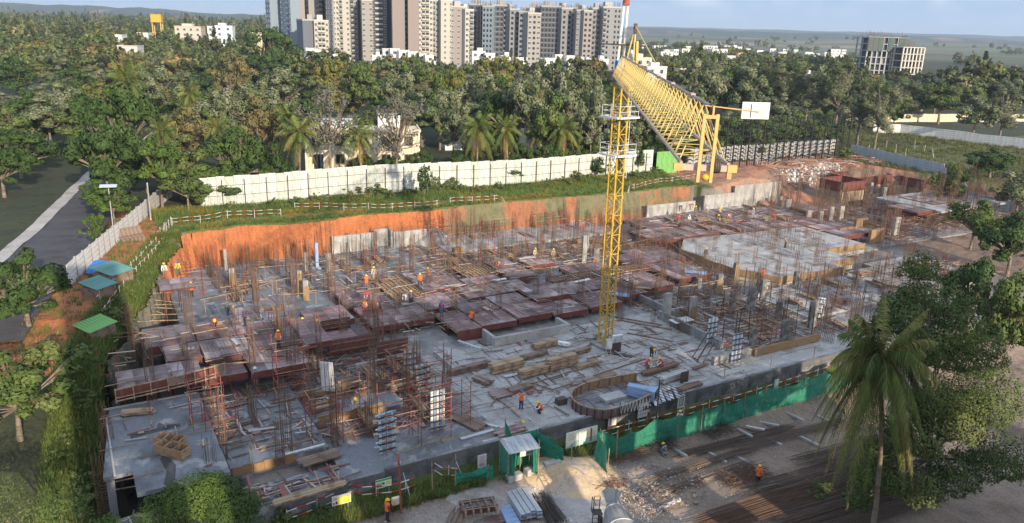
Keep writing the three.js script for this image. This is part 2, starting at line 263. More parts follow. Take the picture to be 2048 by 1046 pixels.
{
  const lines = (lo, hi, s) => { const r = []; for (let x = lo; x <= hi + 1e-6; x += s) r.push(x); let g = s, x = lo; while (x > -9500) { g *= 1.13; x -= g; r.unshift(x); } g = s; x = r[r.length - 1]; while (x < 9500) { g *= 1.13; x += g; r.push(x); } return r; };
  const A = lines(-70, 165, 0.9), B = lines(-30, 112, 0.7), nA = A.length, nB = B.length;
  const pos = new Float32Array(nA * nB * 3), col = new Float32Array(nA * nB * 3), uv = new Float32Array(nA * nB * 2), idx = [];
  for (let j = 0; j < nB; j++) for (let i = 0; i < nA; i++) {
    const a = A[i], b = B[j], p = ab(a, b, groundAB(a, b)), o = j * nA + i; pos.set([p.x, p.y, p.z], o * 3); uv.set([a, b], o * 2);
    const n = fbm(a * 0.25 + 30, b * 0.25 + 30, 4096, 4, 21), m = fbm(a * 0.07 + 8, b * 0.07 + 8, 4096, 3, 22);
    const red = [0.42, 0.155, 0.065], grass = [0.085, 0.12, 0.03], tan = [0.34, 0.265, 0.20], grey = [0.36, 0.33, 0.31], wood = [0.035, 0.05, 0.018];
    let c;
    if (b < 0.4) { c = mixc([0.26, 0.20, 0.155], tan, step(0.35, 0.65, n)); const road = Math.abs(b + 5.2 + Math.max(0, -a) * 0.0) ; c = mixc(c, [0.40, 0.34, 0.295], (1 - step(1.2, 2.6, road)) * (1 - step(8, 14, a)) * 0.9); if (b > -2.6) c = mixc(grass, [0.22, 0.16, 0.1], step(0.5, 0.7, n)); c = mixc(c, [0.30, 0.215, 0.16], step(10, 16, a) * 0.6 * (b < -3 ? 1 : 0)); }
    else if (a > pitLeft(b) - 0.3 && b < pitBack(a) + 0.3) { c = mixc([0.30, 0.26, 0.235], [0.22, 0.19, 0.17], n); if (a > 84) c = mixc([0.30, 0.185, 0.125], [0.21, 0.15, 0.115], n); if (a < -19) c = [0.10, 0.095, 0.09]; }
    else if (a > 74 && a < 128 && b < 76) { c = mixc([0.47, 0.21, 0.115], [0.36, 0.18, 0.11], n); }
    else if (a >= 128 && b < 80) c = mixc(grass, [0.14, 0.13, 0.05], n);
    else if (b > 20 && b < 74 && a > pitLeft(b) - 8.5) { const t = a < pitLeft(b) ? step(2.2, 3.2, pitLeft(b) - a + (n - 0.5) * 2.5) : Math.max(0, 1 - Math.abs(b - 62.6 - (n - 0.5) * 3) / 1.6) * (a < 32 ? 1 : 0.35); c = mixc(mixc(grass, [0.13, 0.135, 0.04], m), red, clamp(t * 1.3)); }
    else { c = mixc(wood, [0.06, 0.06, 0.028], n); }
    const r = Math.hypot(p.x, p.z);
    if (r > 700) { const f = step(0.5, 0.62, fbm(p.x * 0.0016 + 5, p.z * 0.005 + 5, 4096, 3, 23)), s = step(-200, 500, p.x); const field = mixc([0.17, 0.20, 0.10], [0.40, 0.33, 0.24], step(0.45, 0.7, fbm(p.x * 0.004, p.z * 0.012 + 50, 4096, 2, 24))); c = mixc(c, field, (0.35 + 0.65 * f) * s * step(900, 1300, r) * (1 - step(3200, 4200, r)) * 0.9); c = mixc(c, [0.04, 0.055, 0.03], step(3000, 4000, r)); }
    col.set(c, o * 3);
    if (i < nA - 1 && j < nB - 1) { const q = o + 1, s = o + nA, t = s + 1; idx.push(o, q, t, o, t, s); }
  }
  const g = new THREE.BufferGeometry(); g.setAttribute('position', new THREE.BufferAttribute(pos, 3)); g.setAttribute('uv', new THREE.BufferAttribute(uv, 2)); g.setAttribute('color', new THREE.BufferAttribute(col, 3)); g.setIndex(idx); g.computeVertexNormals();
  struct('ground', g, MT.earth);
}
// distant ridges: broad hills with wooded crests
function ridge(D, x0, x1, height, seed, label) {
  const nI = 160, nJ = 10, P = [];
  for (let j = 0; j <= nJ; j++) { P.push([]); for (let i = 0; i <= nI; i++) { const t = i / nI, s = j / nJ, X = lerp(x0, x1, t) * D, z = -D - (s - 0.5) * D * 0.28; const prof = Math.sin(Math.PI * s), h = height(t) * (0.72 + 0.5 * fbm(t * 9 + seed, s * 3, 4096, 5, seed)) * prof + (fbm(t * 90, s * 9, 4096, 2, seed + 3) - 0.5) * 9 * prof; P[j].push([X, -14 + h, z]); } }
  const C = (q, i, j) => { const n = fbm(i * 0.11 + seed, j * 0.9, 4096, 4, seed + 5); return mixc([0.035, 0.055, 0.03], j < 4 ? [0.34, 0.19, 0.12] : [0.09, 0.10, 0.05], step(0.6, 0.72, n) * 0.8); };
  struct('hills', sheet(P, C), MT.leaf, label);
}
ridge(4200, -0.2, 0.95, (t) => 70 * (0.4 + 0.6 * step(0.1, 0.3, t)) * (1 - 0.5 * step(0.55, 0.95, t)), 11, 'long low wooded ridge on the horizon to the right of the towers');
ridge(3600, -0.95, -0.2, (t) => 115 - 55 * t, 37, 'hazy wooded ridge on the horizon to the left of the towers');
ridge(6500, -0.95, 0.95, (t) => 95, 53, 'farthest blue ridge along the whole horizon');

// ---------------------------------------------------------------- the cut face of the excavation
{
  const path = [[-29, 3], [-27.1, 22], [-24.8, 30], [-22.4, 37], [-20.6, 44], [-18.2, 52], [-16.6, 57], [-14.8, 58.3], [17.2, 58.4], [72, 58.4]];
  const seg = (x0, x1, name, label, colf) => {
    const pts = []; let L = 0;
    for (let k = 0; k + 1 < path.length; k++) { const p = path[k], q = path[k + 1], len = Math.hypot(q[0] - p[0], q[1] - p[1]), n = Math.ceil(len / 0.16); for (let i = 0; i < n; i++) { const t = i / n; pts.push([lerp(p[0], q[0], t), lerp(p[1], q[1], t), L + len * t, (q[0] - p[0]) / len, (q[1] - p[1]) / len]); } L += len; }
    const rows = 14, grid = pts.filter((p) => p[2] >= x0 && p[2] <= x1 + 0.2).map((p) => { const out = []; const top = groundAB(p[0] - p[4] * 1.2, p[1] + p[3] * 1.2), lob = fbm(p[2] * 0.2 + 3, 2, 4096, 4, 61);
      for (let j = 0; j <= rows; j++) { const t = j / rows, bot = p[1] < 46 ? -4.6 : -0.5, h = lerp(bot, top + 0.12, t); const gr = Math.pow(Math.abs(fbm(p[2] * 1.05 + t * 0.35, h * 0.12 + 9, 4096, 2, 62) - 0.5) * 2, 0.7), g2 = fbm(p[2] * 3.4, h * 0.5, 4096, 3, 63); const push = 0.75 - t * 0.6 + gr * 0.7 + Math.max(-0.1, (0.5 - g2) * 0.35) + Math.max(0, lob - 0.42) * 3.2 * (1 - t * 0.45); out.push([p[0] + p[4] * push, p[1] - p[3] * push, h, p[2], gr]); } return out; });
    const P = []; for (let j = 0; j <= rows; j++) P.push(grid.map((g) => { const e = g[j], v = ab(e[0], e[1], e[2]); return [v.x, v.y, v.z, e[3], e[4], e[2]]; }));
    struct(name, sheet(P, (p, i, j) => colf(p[3], j / rows, p[4]), (p) => [p[3], p[5]]), MT.earth, label);
  };
  const T = 66;   // path length to the back corner
  seg(0, 44, 'shotcrete_slope', 'dark grey green sprayed face on the left side of the pit', (s, t) => mixc([0.13, 0.145, 0.11], [0.2, 0.17, 0.12], fbm(s * 0.4, t * 3, 4096, 3, 71)));
  seg(44, 93.6, 'soil_cut', 'bright orange bare earth face with vertical grooves at the back left of the pit', (s, t, g) => mixc([0.52, 0.185, 0.07], [0.40, 0.135, 0.052], fbm(s * 0.5, t * 2, 4096, 3, 72)));
  seg(93.6, 200, 'netted_slope', 'brown and olive netted earth face along the back of the pit', (s, t) => { const n = fbm(s * 0.35, t * 1.2, 4096, 4, 73), k = step(0.52, 0.74, n + (t < 0.22 ? 0.25 : 0) + step(128, 140, s) * 0.12); return mixc(mixc([0.235, 0.19, 0.115], [0.16, 0.17, 0.085], fbm(s * 0.9 + 40, t * 0.7, 4096, 3, 74)), [0.36, 0.155, 0.08], k); });
}

// ---------------------------------------------------------------- outside road on the left and the footpath
{
  const strip = (pts, w, lift, m, name, label) => { const g = new MB(); for (let i = 0; i + 1 < pts.length; i++) { const [a, b] = [pts[i], pts[i + 1]], d = V().subVectors(b, a).setY(0).normalize(), r = V(-d.z, 0, d.x).multiplyScalar(w / 2), n = Math.ceil(a.distanceTo(b) / 3); for (let k = 0; k < n; k++) { const Q = [[k, -1], [k, 1], [k + 1, 1], [k + 1, -1]].map(([t, s]) => { const p = V().lerpVectors(a, b, t / n).addScaledVector(r, s); return [p.x, ground(p) + 0.28 + lift, p.z]; }); g.quad(Q[0], Q[3], Q[2], Q[1]); } } return struct(name, g, m, label); };
  const rd = [at(-60, 700, 3.8), at(60, 560, 3.8), at(150, 455, 4.2), at(228, 358, 4.3), at(300, 312, 4.6), at(345, 270, 4.6)];
  strip(rd, 8, 0.03, MT.asphalt, 'road', 'dark road outside the white wall at the left edge');
  strip(rd.map((p) => p.clone().add(V(-5.0, 0, -2))), 1.6, 0.12, MT.stone, 'pavement', 'pale kerb strip along the far side of the left road');
}
// ---------------------------------------------------------------- trees, palms, shrubs and grass
function crownMB(o, m = new MB()) {   // o: lobes [[x, y, z, rx, ry]], n, leaf, cols, seed, fill
  const R = rng(o.seed), vol = o.lobes.map((l) => l[3] * l[3] + l[3] * l[4]), tot = vol.reduce((s, v) => s + v, 0);
  o.lobes.forEach((l, li) => {
    const base = o.cols[Math.floor(R() * o.cols.length)], n = Math.round(o.n * vol[li] / tot), k0 = Math.floor(R() * 1e5);
    for (let i = 0; i < n; i++) {
      const u = R() * 2 - 1, t = R() * 2 * Math.PI, q = Math.sqrt(1 - u * u), d = [q * Math.cos(t), u, q * Math.sin(t)];
      const bump = 0.62 + 0.62 * fbm(d[0] * 2.6 + 9 + d[1] * 1.3, d[2] * 2.6 + 9 - d[1] * 1.7, 4096, 2, k0 % 997); const rad = bump * (R() < (o.fill ?? 0.22) ? Math.sqrt(R()) : 0.9 + 0.16 * R());
      const y = d[1] < -0.35 ? d[1] * 0.55 : d[1], c = [l[0] + d[0] * l[3] * rad, l[1] + y * l[4] * rad, l[2] + d[2] * l[3] * rad];
      const s = o.leaf * (0.55 + 0.8 * R()), nx = d[0] + (R() - 0.5) * 1.5, ny = d[1] + 0.25 + (R() - 0.5) * 1.5, nz = d[2] + (R() - 0.5) * 1.5, nn = V(nx, ny, nz).normalize(), a = V(R() - 0.5, (R() - 0.5) * 0.8 - (o.droop ?? 0), R() - 0.5).cross(nn).normalize(), b = V().crossVectors(nn, a), w = s * (o.slim ?? 0.62);
      const f = 0.72 + 0.56 * R(), cc = mixc(base, o.cols[Math.floor(R() * o.cols.length)], R() * 0.6), col = [cc[0] * f, cc[1] * f, cc[2] * f];
      const P = (x, y, z = 0) => [c[0] + a.x * x + b.x * y + nn.x * z, c[1] + a.y * x + b.y * y + nn.y * z, c[2] + a.z * x + b.z * y + nn.z * z], N = (e) => { const v = V(nn.x * 0.6 + d[0] * 0.8 + a.x * e, nn.y * 0.6 + d[1] * 0.8 + a.y * e, nn.z * 0.6 + d[2] * 0.8 + a.z * e).normalize(); return [v.x, v.y, v.z]; };
      const A = P(-s, 0, -s * 0.15), B = P(0, -w, s * 0.1), Cc = P(s, 0, -s * 0.15), D = P(0, w, s * 0.1), n1 = N(-0.3), n2 = N(0.3), n0 = N(0);
      m.tri(A, B, D, col, [0, 0], [1, 0], [0, 1], n1, n0, n0); m.tri(B, Cc, D, col, [1, 0], [1, 1], [0, 1], n0, n2, n0);
    }
  });
  return m;
}
function trunkMB(h, r, lobes, seed, col = WHITE) {
  const R = rng(seed), m = new MB(), top = V((R() - 0.5) * h * 0.08, h, (R() - 0.5) * h * 0.08);
  m.tube([V(0, -0.4, 0), V(top.x * 0.3, h * 0.4, top.z * 0.5), top], [r * 1.25, r, r * 0.7], 7, col);
  for (const l of lobes) { const e = V(l[0], l[1] - l[4] * 0.2, l[2]), mid = V().lerpVectors(top, e, 0.5).add(V(0, (R() - 0.3) * l[4] * 0.4, 0)); m.tube([top, mid, e], [r * 0.55, r * 0.34, r * 0.12], 5, col); for (let k = 0; k < 3; k++) { const t = V(e.x + (R() - 0.5) * l[3] * 1.3, e.y + (R() - 0.2) * l[4] * 0.9, e.z + (R() - 0.5) * l[3] * 1.3); m.tube([mid, V().lerpVectors(mid, t, 0.6).add(V(0, 0.15, 0)), t], [r * 0.26, r * 0.15, r * 0.05], 4, col); } }
  return m;
}
function makeLobes(seed, n, W, H, y0, spread = 1) { const R = rng(seed), sx = 0.8 + 0.45 * R(), sz = 0.8 + 0.45 * R(), lx = (R() - 0.5) * 0.2, out = [[0, y0 + H * 0.5, 0, W * 0.22, H * 0.3]], N = Math.round(n * 2.6); for (let i = 0; i < N; i++) { const u = R() * 1.75 - 0.75, t = i * 2.4 + R() * 1.5, q = Math.sqrt(Math.max(0, 1 - u * u)) * (0.5 + 0.6 * R()), s = 0.065 + 0.115 * R() * R() + 0.03 * R(), far2 = R() < 0.2 ? 1.22 : 1; out.push([(Math.cos(t) * q * sx + lx * u) * W * 0.42 * spread * far2, y0 + H * (0.5 + 0.42 * u * far2) + H * 0.1 * (R() - 0.5), Math.sin(t) * q * sz * W * 0.42 * spread * far2, W * s, H * (0.075 + 0.1 * R())]); } return out; }
const PAL = {
  silver: [[0.17, 0.195, 0.10], [0.12, 0.15, 0.066], [0.215, 0.225, 0.13], [0.08, 0.11, 0.048]],
  dark: [[0.05, 0.09, 0.024], [0.065, 0.105, 0.026], [0.04, 0.072, 0.02]],
  mid: [[0.10, 0.14, 0.036], [0.08, 0.12, 0.03], [0.135, 0.16, 0.05]],
  yellow: [[0.16, 0.165, 0.035], [0.12, 0.14, 0.035], [0.19, 0.17, 0.045]],
  orange: [[0.18, 0.15, 0.065], [0.14, 0.135, 0.055], [0.10, 0.12, 0.045], [0.22, 0.16, 0.06]],
  bright: [[0.075, 0.125, 0.024], [0.10, 0.155, 0.03], [0.055, 0.095, 0.022]],
  grey: [[0.16, 0.155, 0.12], [0.13, 0.13, 0.095], [0.19, 0.18, 0.14]],
};
// prototypes are one unit high and wide in metres as given; copies scale
const TREES = {};
function proto(kind, o) { const lobes = o.lobes ?? makeLobes(o.seed, o.k, o.W, o.H - o.y0, o.y0, o.spread); (TREES[kind] ??= []).push({ W: o.W, H: o.H, crown: crownMB({ lobes, n: o.n, leaf: o.leaf, cols: PAL[o.pal], seed: o.seed + 1, fill: o.fill, slim: o.slim, droop: o.droop }).geo(), trunk: trunkMB(o.y0 + (o.H - o.y0) * 0.22, o.r, lobes, o.seed + 2).geo() }); }
for (let v = 0; v < 3; v++) {
  proto('silver', { seed: 100 + v * 9, k: 9, W: 9, H: 13, y0: 3.4, n: 6500, leaf: 0.222, pal: 'silver', r: 0.2, fill: 0.3 });
  proto('broad', { seed: 200 + v * 9, k: 9, W: 10, H: 9, y0: 1.2, n: 6800, leaf: 0.222, pal: 'dark', r: 0.28 });
  proto('mid', { seed: 300 + v * 9, k: 9, W: 9, H: 10, y0: 1.8, n: 6100, leaf: 0.215, pal: 'mid', r: 0.22 });
}
for (let v = 0; v < 2; v++) {
  proto('orange', { seed: 400 + v * 9, k: 9, W: 9, H: 9, y0: 1.8, n: 6100, leaf: 0.200, pal: 'orange', r: 0.22 });
  proto('yellow', { seed: 500 + v * 9, k: 8, W: 7, H: 8, y0: 1.5, n: 4900, leaf: 0.192, pal: 'yellow', r: 0.16 });
  proto('airy', { seed: 600 + v * 9, k: 11, W: 9, H: 13, y0: 4.2, n: 2800, leaf: 0.163, pal: 'grey', r: 0.2, fill: 0.5, spread: 1.15 });
  proto('tall', { seed: 700 + v * 9, k: 10, W: 7.5, H: 15, y0: 2.4, n: 8000, leaf: 0.222, pal: 'silver', r: 0.2, slim: 0.3, droop: 0.6, fill: 0.35 });
  proto('bush', { seed: 800 + v * 9, k: 6, W: 3, H: 2.4, y0: 0.05, n: 1500, leaf: 0.104, pal: 'mid', r: 0.05 });
  proto('sapling', { seed: 820 + v * 9, k: 7, W: 2.2, H: 5.2, y0: 0.7, n: 1200, leaf: 0.148, pal: 'dark', r: 0.06, fill: 0.5 });
  proto('fresh', { seed: 840 + v * 9, k: 9, W: 6, H: 7.5, y0: 1.8, n: 5700, leaf: 0.148, pal: 'bright', r: 0.14, fill: 0.35 });
}
let treeN = 0;
function tree(kind, base, W, H, label, group, name = 'tree') {
  const list = TREES[kind], p = list[treeN++ % list.length], t = thing(name, label, kind === 'bush' ? 'shrub' : 'tree', base, treeN * 2.399, group);
  t.scale.set(W / p.W, H / p.H, W / p.W); part('crown', p.crown, MT.leaf, t); part('trunk', p.trunk, MT.bark, t); return t;
}
// a tree whose crown top is seen at a pixel, D metres out, W metres wide
function treeAt(kind, px, py, D, W, label, group, name) { if (px > 1430 && px < 1725 && D < 226) { const f = (226 + (D % 40)) / D; D *= f; W *= f; } const top = far(px, py, D), g = ground(top); return tree(kind, V(top.x, g, top.z), W, Math.max(2, top.y - g), label, group, name); }

// coconut palms: fronds are arched ribs with many thin leaflets
function frond(m, o, yaw, lift, L, nl, lw, ll, R, cols, droop) {
  const d = V(Math.cos(yaw), 0, Math.sin(yaw)), side = V(-d.z, 0, d.x), pts = [];
  for (let i = 0; i <= 8; i++) { const t = i / 8, out = L * t * (1 - 0.18 * t), up = Math.sin(lift) * L * t - droop * L * t * t; pts.push(V(o.x + d.x * out * Math.cos(lift * 0.8), o.y + up, o.z + d.z * out * Math.cos(lift * 0.8))); }
  const base = cols[Math.floor(R() * cols.length)]; m.tube(pts, [0.05, 0.045, 0.04, 0.035, 0.03, 0.025, 0.02, 0.015, 0.01], 4, [0.16, 0.15, 0.05]);
  for (let i = 1; i <= nl; i++) for (const s of [-1, 1]) {
    const t = 0.1 + 0.9 * i / nl, k = Math.min(7, Math.floor(t * 8)), p = V().lerpVectors(pts[k], pts[k + 1], t * 8 - k), dir = V().subVectors(pts[k + 1], pts[k]).normalize(), l = ll * Math.sin(Math.PI * (0.12 + 0.84 * t)) * (0.85 + 0.3 * R());
    const tip = p.clone().addScaledVector(side, s * l * (nl > 60 ? 0.45 : 0.62)).addScaledVector(dir, l * 0.5).add(V(0, -l * (0.42 + (nl > 60 ? 0.5 : 0.25) * R()), 0)), mid = V().lerpVectors(p, tip, 0.5).add(V(0, l * 0.1, 0)), w = V().copy(dir).multiplyScalar(lw), f = 0.55 + 0.95 * R(), c = [base[0] * f, base[1] * f, base[2] * f];
    const A = [p.x - w.x, p.y - w.y, p.z - w.z], B = [p.x + w.x, p.y + w.y, p.z + w.z], Cq = [mid.x + w.x, mid.y + w.y, mid.z + w.z], D = [mid.x - w.x, mid.y - w.y, mid.z - w.z], E = [tip.x, tip.y, tip.z];
    m.tri(A, B, Cq, c); m.tri(A, Cq, D, c); m.tri(D, Cq, E, c);
  }
}
function palmParts(h, L, nf, nl, lw, ll, seed, lean = 0.6) {
  const R = rng(seed), tr = new MB(), top = V(lean, h, lean * 0.4), pts = [0, 0.25, 0.5, 0.75, 1].map((t) => V(top.x * t * t, h * t - (t ? 0 : 0.5), top.z * t * t)); tr.tube(pts, [0.24, 0.17, 0.15, 0.14, 0.15], 8, [0.9, 0.85, 0.8]);
  const cr = new MB(), dry = new MB(), nut = new MB(), green = [[0.10, 0.135, 0.03], [0.13, 0.155, 0.035], [0.075, 0.11, 0.03], [0.17, 0.17, 0.045]], brown = [[0.32, 0.22, 0.07], [0.28, 0.16, 0.06]];
  for (let i = 0; i < nf; i++) { const ring = i / nf, lift = 1.25 - 1.75 * ring; frond(cr, top, i * 2.4 + R() * 0.4, lift, L * (0.8 + 0.25 * R()), nl, lw, ll, R, green, 0.32 + (nf > 34 ? 0.8 : 0.45) * ring); }
  for (let i = 0; i < (nf > 34 ? 22 : 4); i++) frond(dry, top, i * 1.7 + R(), -0.75, L * (nf > 34 ? 0.95 : 0.75), Math.round(nl * 0.7), lw, ll * 0.8, R, nf > 34 && i % 3 ? green : brown, 0.75);
  for (let i = 0; i < 9; i++) { const t = R() * 6.28, s = new THREE.SphereGeometry(0.13, 7, 5); nut.add(s, new THREE.Matrix4().makeTranslation(top.x + Math.cos(t) * 0.32, top.y - 0.2 - R() * 0.3, top.z + Math.sin(t) * 0.32), [0.2, 0.17, 0.04]); }
  return { trunk: tr.geo(), frond: cr.geo(), dry: dry.geo(), nut: nut.geo(), h };
}
const PALMS = [palmParts(8, 4.0, 24, 40, 0.032, 1.15, 41), palmParts(8, 3.8, 22, 40, 0.032, 1.1, 47, -0.7)];
function palm(p, base, sc, label, group) { const t = thing('coconut_palm', label, 'palm tree', base, sc * 7.1, group); t.scale.setScalar(sc); part('trunk', p.trunk, MT.bark, t); part('fronds', p.frond, MT.leaf, t); part('dry_fronds', p.dry, MT.leaf, t); part('coconuts', p.nut, MT.plain, t, 'stuff'); return t; }
function palmAt(px, py, D, sc, label, group) { if (px > 1500) { D += 45; sc *= 1.2; } const c = far(px, py, D), g = ground(c), p = PALMS[treeN++ % 2]; const t = palm(p, V(c.x, g, c.z), sc, label, group); t.scale.set(sc, (c.y - g) / p.h, sc); return t; }

// first rows behind the fence, left to right
const WOOD = 'trees of the dense wood behind the white fence';
for (const [k, x, y, D, W, l] of [
  ['broad', 225, 178, 128, 12, 'dark round tree at the left edge above the road'], ['silver', 300, 128, 190, 13, 'grey green tree with a domed crown behind the left palm'], ['broad', 200, 235, 112, 11, 'dark tree in shade at the left edge beside the road'],
  ['orange', 360, 212, 140, 10, 'tree with orange brown flowering top at left, before the wood'], ['silver', 490, 165, 165, 14, 'broad silvery tree at centre left of the wood'], ['silver', 560, 130, 200, 14, 'tall silvery tree before the leftmost towers'], ['silver', 430, 190, 150, 9, 'small silvery tree behind the orange topped tree'],
  ['orange', 520, 190, 142, 8, 'tree with brownish yellow top beside the broad silvery tree'], ['orange', 455, 100, 240, 12, 'rust tinted tree far back at left'], ['broad', 475, 262, 122, 9, 'dense dark mango tree beside the left end of the fence'], ['mid', 355, 285, 118, 10, 'green tree with leafy crown hiding the fence corner'],
  ['broad', 545, 290, 124, 6, 'low dark tree against the fence left of the cream house'], ['mid', 285, 290, 122, 8, 'green tree over the road at left'], ['broad', 545, 58, 330, 22, 'large dark tree at the foot of the leftmost tower'], ['orange', 255, 100, 250, 11, 'brownish tree near the pale roofs at upper left'],
  ['airy', 655, 176, 128, 9.5, 'open grey tree with visible limbs before the cream house, left one'], ['airy', 790, 197, 127, 9.5, 'open grey tree with visible limbs before the cream house, right one'], ['silver', 905, 178, 146, 9, 'silvery tree right of the cream house'], ['mid', 880, 150, 175, 10, 'olive tree above the cream house'], ['silver', 800, 140, 190, 11, 'silvery tree standing behind the cream house'],
  ['mid', 720, 130, 215, 12, 'green tree behind the cream house roof'], ['yellow', 655, 100, 260, 12, 'yellow green tree below the front block'], ['silver', 965, 140, 180, 12, 'grey green tree above the palms'], ['broad', 1010, 160, 165, 11, 'dark tree above the middle palms'], ['silver', 1070, 150, 160, 11, 'grey tree behind the third palm'], ['silver', 1150, 130, 165, 11, 'grey tree left of the crane mast'],
  ['silver', 1190, 175, 150, 8, 'narrow grey tree directly left of the crane mast'], ['mid', 1110, 195, 150, 9, 'shaded tree between the palms and the mast'], ['yellow', 1000, 112, 250, 13, 'yellow green tree below the unfinished towers'], ['yellow', 900, 125, 235, 12, 'yellow green tree below the beige towers'], ['mid', 830, 115, 280, 14, 'olive tree before the white row houses'],
  ['silver', 1300, 170, 165, 11, 'grey tree seen under the crane jib'], ['silver', 1340, 205, 165, 10, 'grey tree beneath the crane jib near the green sheet'], ['silver', 1400, 128, 190, 12, 'silvery tree above the end of the jib'], ['broad', 1455, 140, 180, 11, 'dark tree beside the white wind board'], ['silver', 1500, 130, 175, 11, 'silvery tree behind the white wind board'],
  ['tall', 1545, 100, 190, 11, 'tall feathery tree right of the wind board'], ['tall', 1590, 120, 180, 10, 'tall feathery tree in the middle of the right wood'], ['tall', 1640, 145, 172, 10, 'tall feathery tree over the dark screen fence'], ['tall', 1690, 120, 205, 11, 'tall feathery tree left of the unfinished block'], ['tall', 1735, 145, 200, 12, 'tall feathery tree with pale trunk at right'], ['tall', 1770, 160, 195, 9, 'rightmost tall feathery tree beside the walled field'],
  ['silver', 1560, 190, 165, 9, 'grey tree behind the screen fence'], ['silver', 1480, 220, 160, 8, 'small grey tree below the wind board'], ['mid', 1795, 205, 240, 8, 'small tree at the corner of the walled field'], ['broad', 1800, 160, 330, 26, 'broad dark tree under the unfinished block'], ['broad', 1850, 172, 300, 22, 'broad dark tree at right edge below the unfinished block'], ['mid', 1890, 170, 260, 16, 'green tree beyond the right field wall'], ['silver', 1420, 240, 150, 7, 'low grey tree behind the jib tip'], ['silver', 1250, 215, 158, 8, 'grey tree behind the mast platforms'],
  ['mid', 160, 230, 150, 12, 'green tree beyond the road, far left'], ['silver', 90, 200, 160, 13, 'silvery tree beyond the road, farthest left'], ['broad', 30, 260, 130, 12, 'dark tree by the road at the far left corner'], ['silver', 1960, 190, 220, 14, 'silvery tree past the right field'], ['tall', 2020, 170, 220, 12, 'feathery tree past the right field'], ['mid', 1905, 330, 150, 9, 'olive tree at the far right of the site, beyond the raised slab'], ['broad', 1990, 300, 160, 11, 'dark tree at the far right of the site'], ['silver', 2050, 340, 140, 11, 'grey tree at the outermost right of the site'], ['broad', 1960, 520, 85, 7, 'dark tree at the outer right, past the front wall'], ['mid', 2030, 560, 75, 7, 'olive tree at the outermost right, past the front wall'], ['mid', 1960, 400, 120, 8, 'olive tree beside the right slab, out at the edge'], ['broad', 2040, 430, 105, 9, 'dark tree beside the right slab, out at the edge'],
]) treeAt(k, x, y, D, W, l);
for (const [x, y, D, s, l] of [[250, 168, 138, 1.15, 'coconut palm at the left edge of the wood'], [595, 262, 124, 1.25, 'coconut palm at the left corner of the cream house'], [570, 240, 134, 1.0, 'smaller coconut palm behind the left corner of the cream house'], [722, 272, 126, 1.1, 'dark coconut palm before the middle of the cream house'], [955, 258, 134, 1.15, 'leftmost of the three sunlit palms behind the fence'], [1018, 258, 137, 1.05, 'middle one of the three sunlit palms behind the fence'], [1130, 258, 146, 1.2, 'rightmost of the three sunlit palms, nearest the mast'], [1080, 262, 150, 0.95, 'shaded palm between the sunlit palms'], [1655, 232, 170, 1.1, 'drooping palm behind the dark screen fence'], [388, 190, 158, 0.95, 'palm half hidden in the wood behind the orange topped tree'], [318, 262, 126, 0.9, 'small palm above the fence corner'], [440, 256, 128, 0.85, 'small palm behind the dark mango tree']]) palmAt(x, y, D, s, l);

// the rest of the wood, row by row
{
  const R = rng(77), kinds = ['silver', 'silver', 'mid', 'broad', 'yellow', 'orange', 'silver', 'mid'];
  const word = { silver: 'grey green', mid: 'olive green', broad: 'dark green', yellow: 'yellow green', orange: 'rust tinted' };
  for (let i = 0; i < 150; i++) {
    const D = 165 + 230 * Math.pow(i / 150, 1.1), x = ((i * 0.618034) % 1) * 2100 - 30, p = far(x, 100, D), k = x > 1250 ? ['silver', 'tall', 'mid', 'silver', 'broad'][i % 5] : kinds[Math.floor(R() * 8)], H = (k === 'tall' ? 13.5 : 9.5) * (0.65 + 0.65 * R());
    const row = D < 215 ? 'nearer rows' : D < 290 ? 'middle rows' : 'farther rows', where = x < 330 ? 'at the left edge' : x < 600 ? 'left of the villa' : x < 870 ? 'behind the villa' : x < 1210 ? 'between villa and mast' : x < 1480 ? 'behind the jib' : 'right of the jib';
    const q = toAB(p); if (q[0] > 90 && q[1] < 112) continue; if (x > 1250 && x < 1350 && D > 300) continue;
    tree(k, V(p.x, ground(p) - 0.3, p.z), 11 + 5 * R(), H, (word[k] ?? 'feathery grey green') + ' tree in the ' + row + ' of the wood, ' + where, (word[k] ?? 'feathery') + ' ' + row + ' trees of the wood, ' + where);
  }
}
{ // shaded understorey just behind the fence, and the roadside trees at the left
  const R = rng(12); for (let i = 0; i < 62; i++) { const a = lerp(-9, 138, (i + R() * 0.8) / 62), hi = a > 84, b = hi ? lerp(81, 96, R()) : lerp(73, 81, R()); if (a > 4 && a < 30 && b < 78) continue; tree(R() < 0.6 ? 'broad' : 'mid', onGround(a, b, -0.3), (hi ? 8 : 5) + 3.5 * R(), (hi ? 5.5 : 3.6) + 3.6 * R(), 'low dark tree of the shaded understorey just behind the ' + (hi ? 'screen' : 'white') + ' fence', 'understorey behind the ' + (hi ? 'screen' : 'white') + ' fence'); }
  for (const [k, x, y, W, H, l] of [['mid', 40, 330, 10, 10, 'olive tree beyond the left road, outermost'], ['broad', 95, 300, 11, 10, 'dark tree beyond the left road, second from the outside'], ['silver', 140, 285, 10, 12, 'silvery tree beyond the left road, third from the outside'], ['mid', 175, 268, 9, 10, 'olive tree beyond the left road, nearest the wood'], ['broad', 10, 400, 10, 9, 'dark tree by the left road, lowest'], ['broad', 175, 330, 7, 6, 'low dark tree at the bend of the left road'], ['mid', 225, 300, 8, 8, 'olive tree on the inner side of the left road'], ['broad', 60, 660, 8, 7, 'dark tree on the grass outside the left of the site'], ['mid', 30, 820, 8, 7, 'olive tree on the grass outside the left of the site']]) { const p = at(x, y, 4); tree(k, V(p.x, ground(p) - 0.1, p.z), W, H, l); }
}
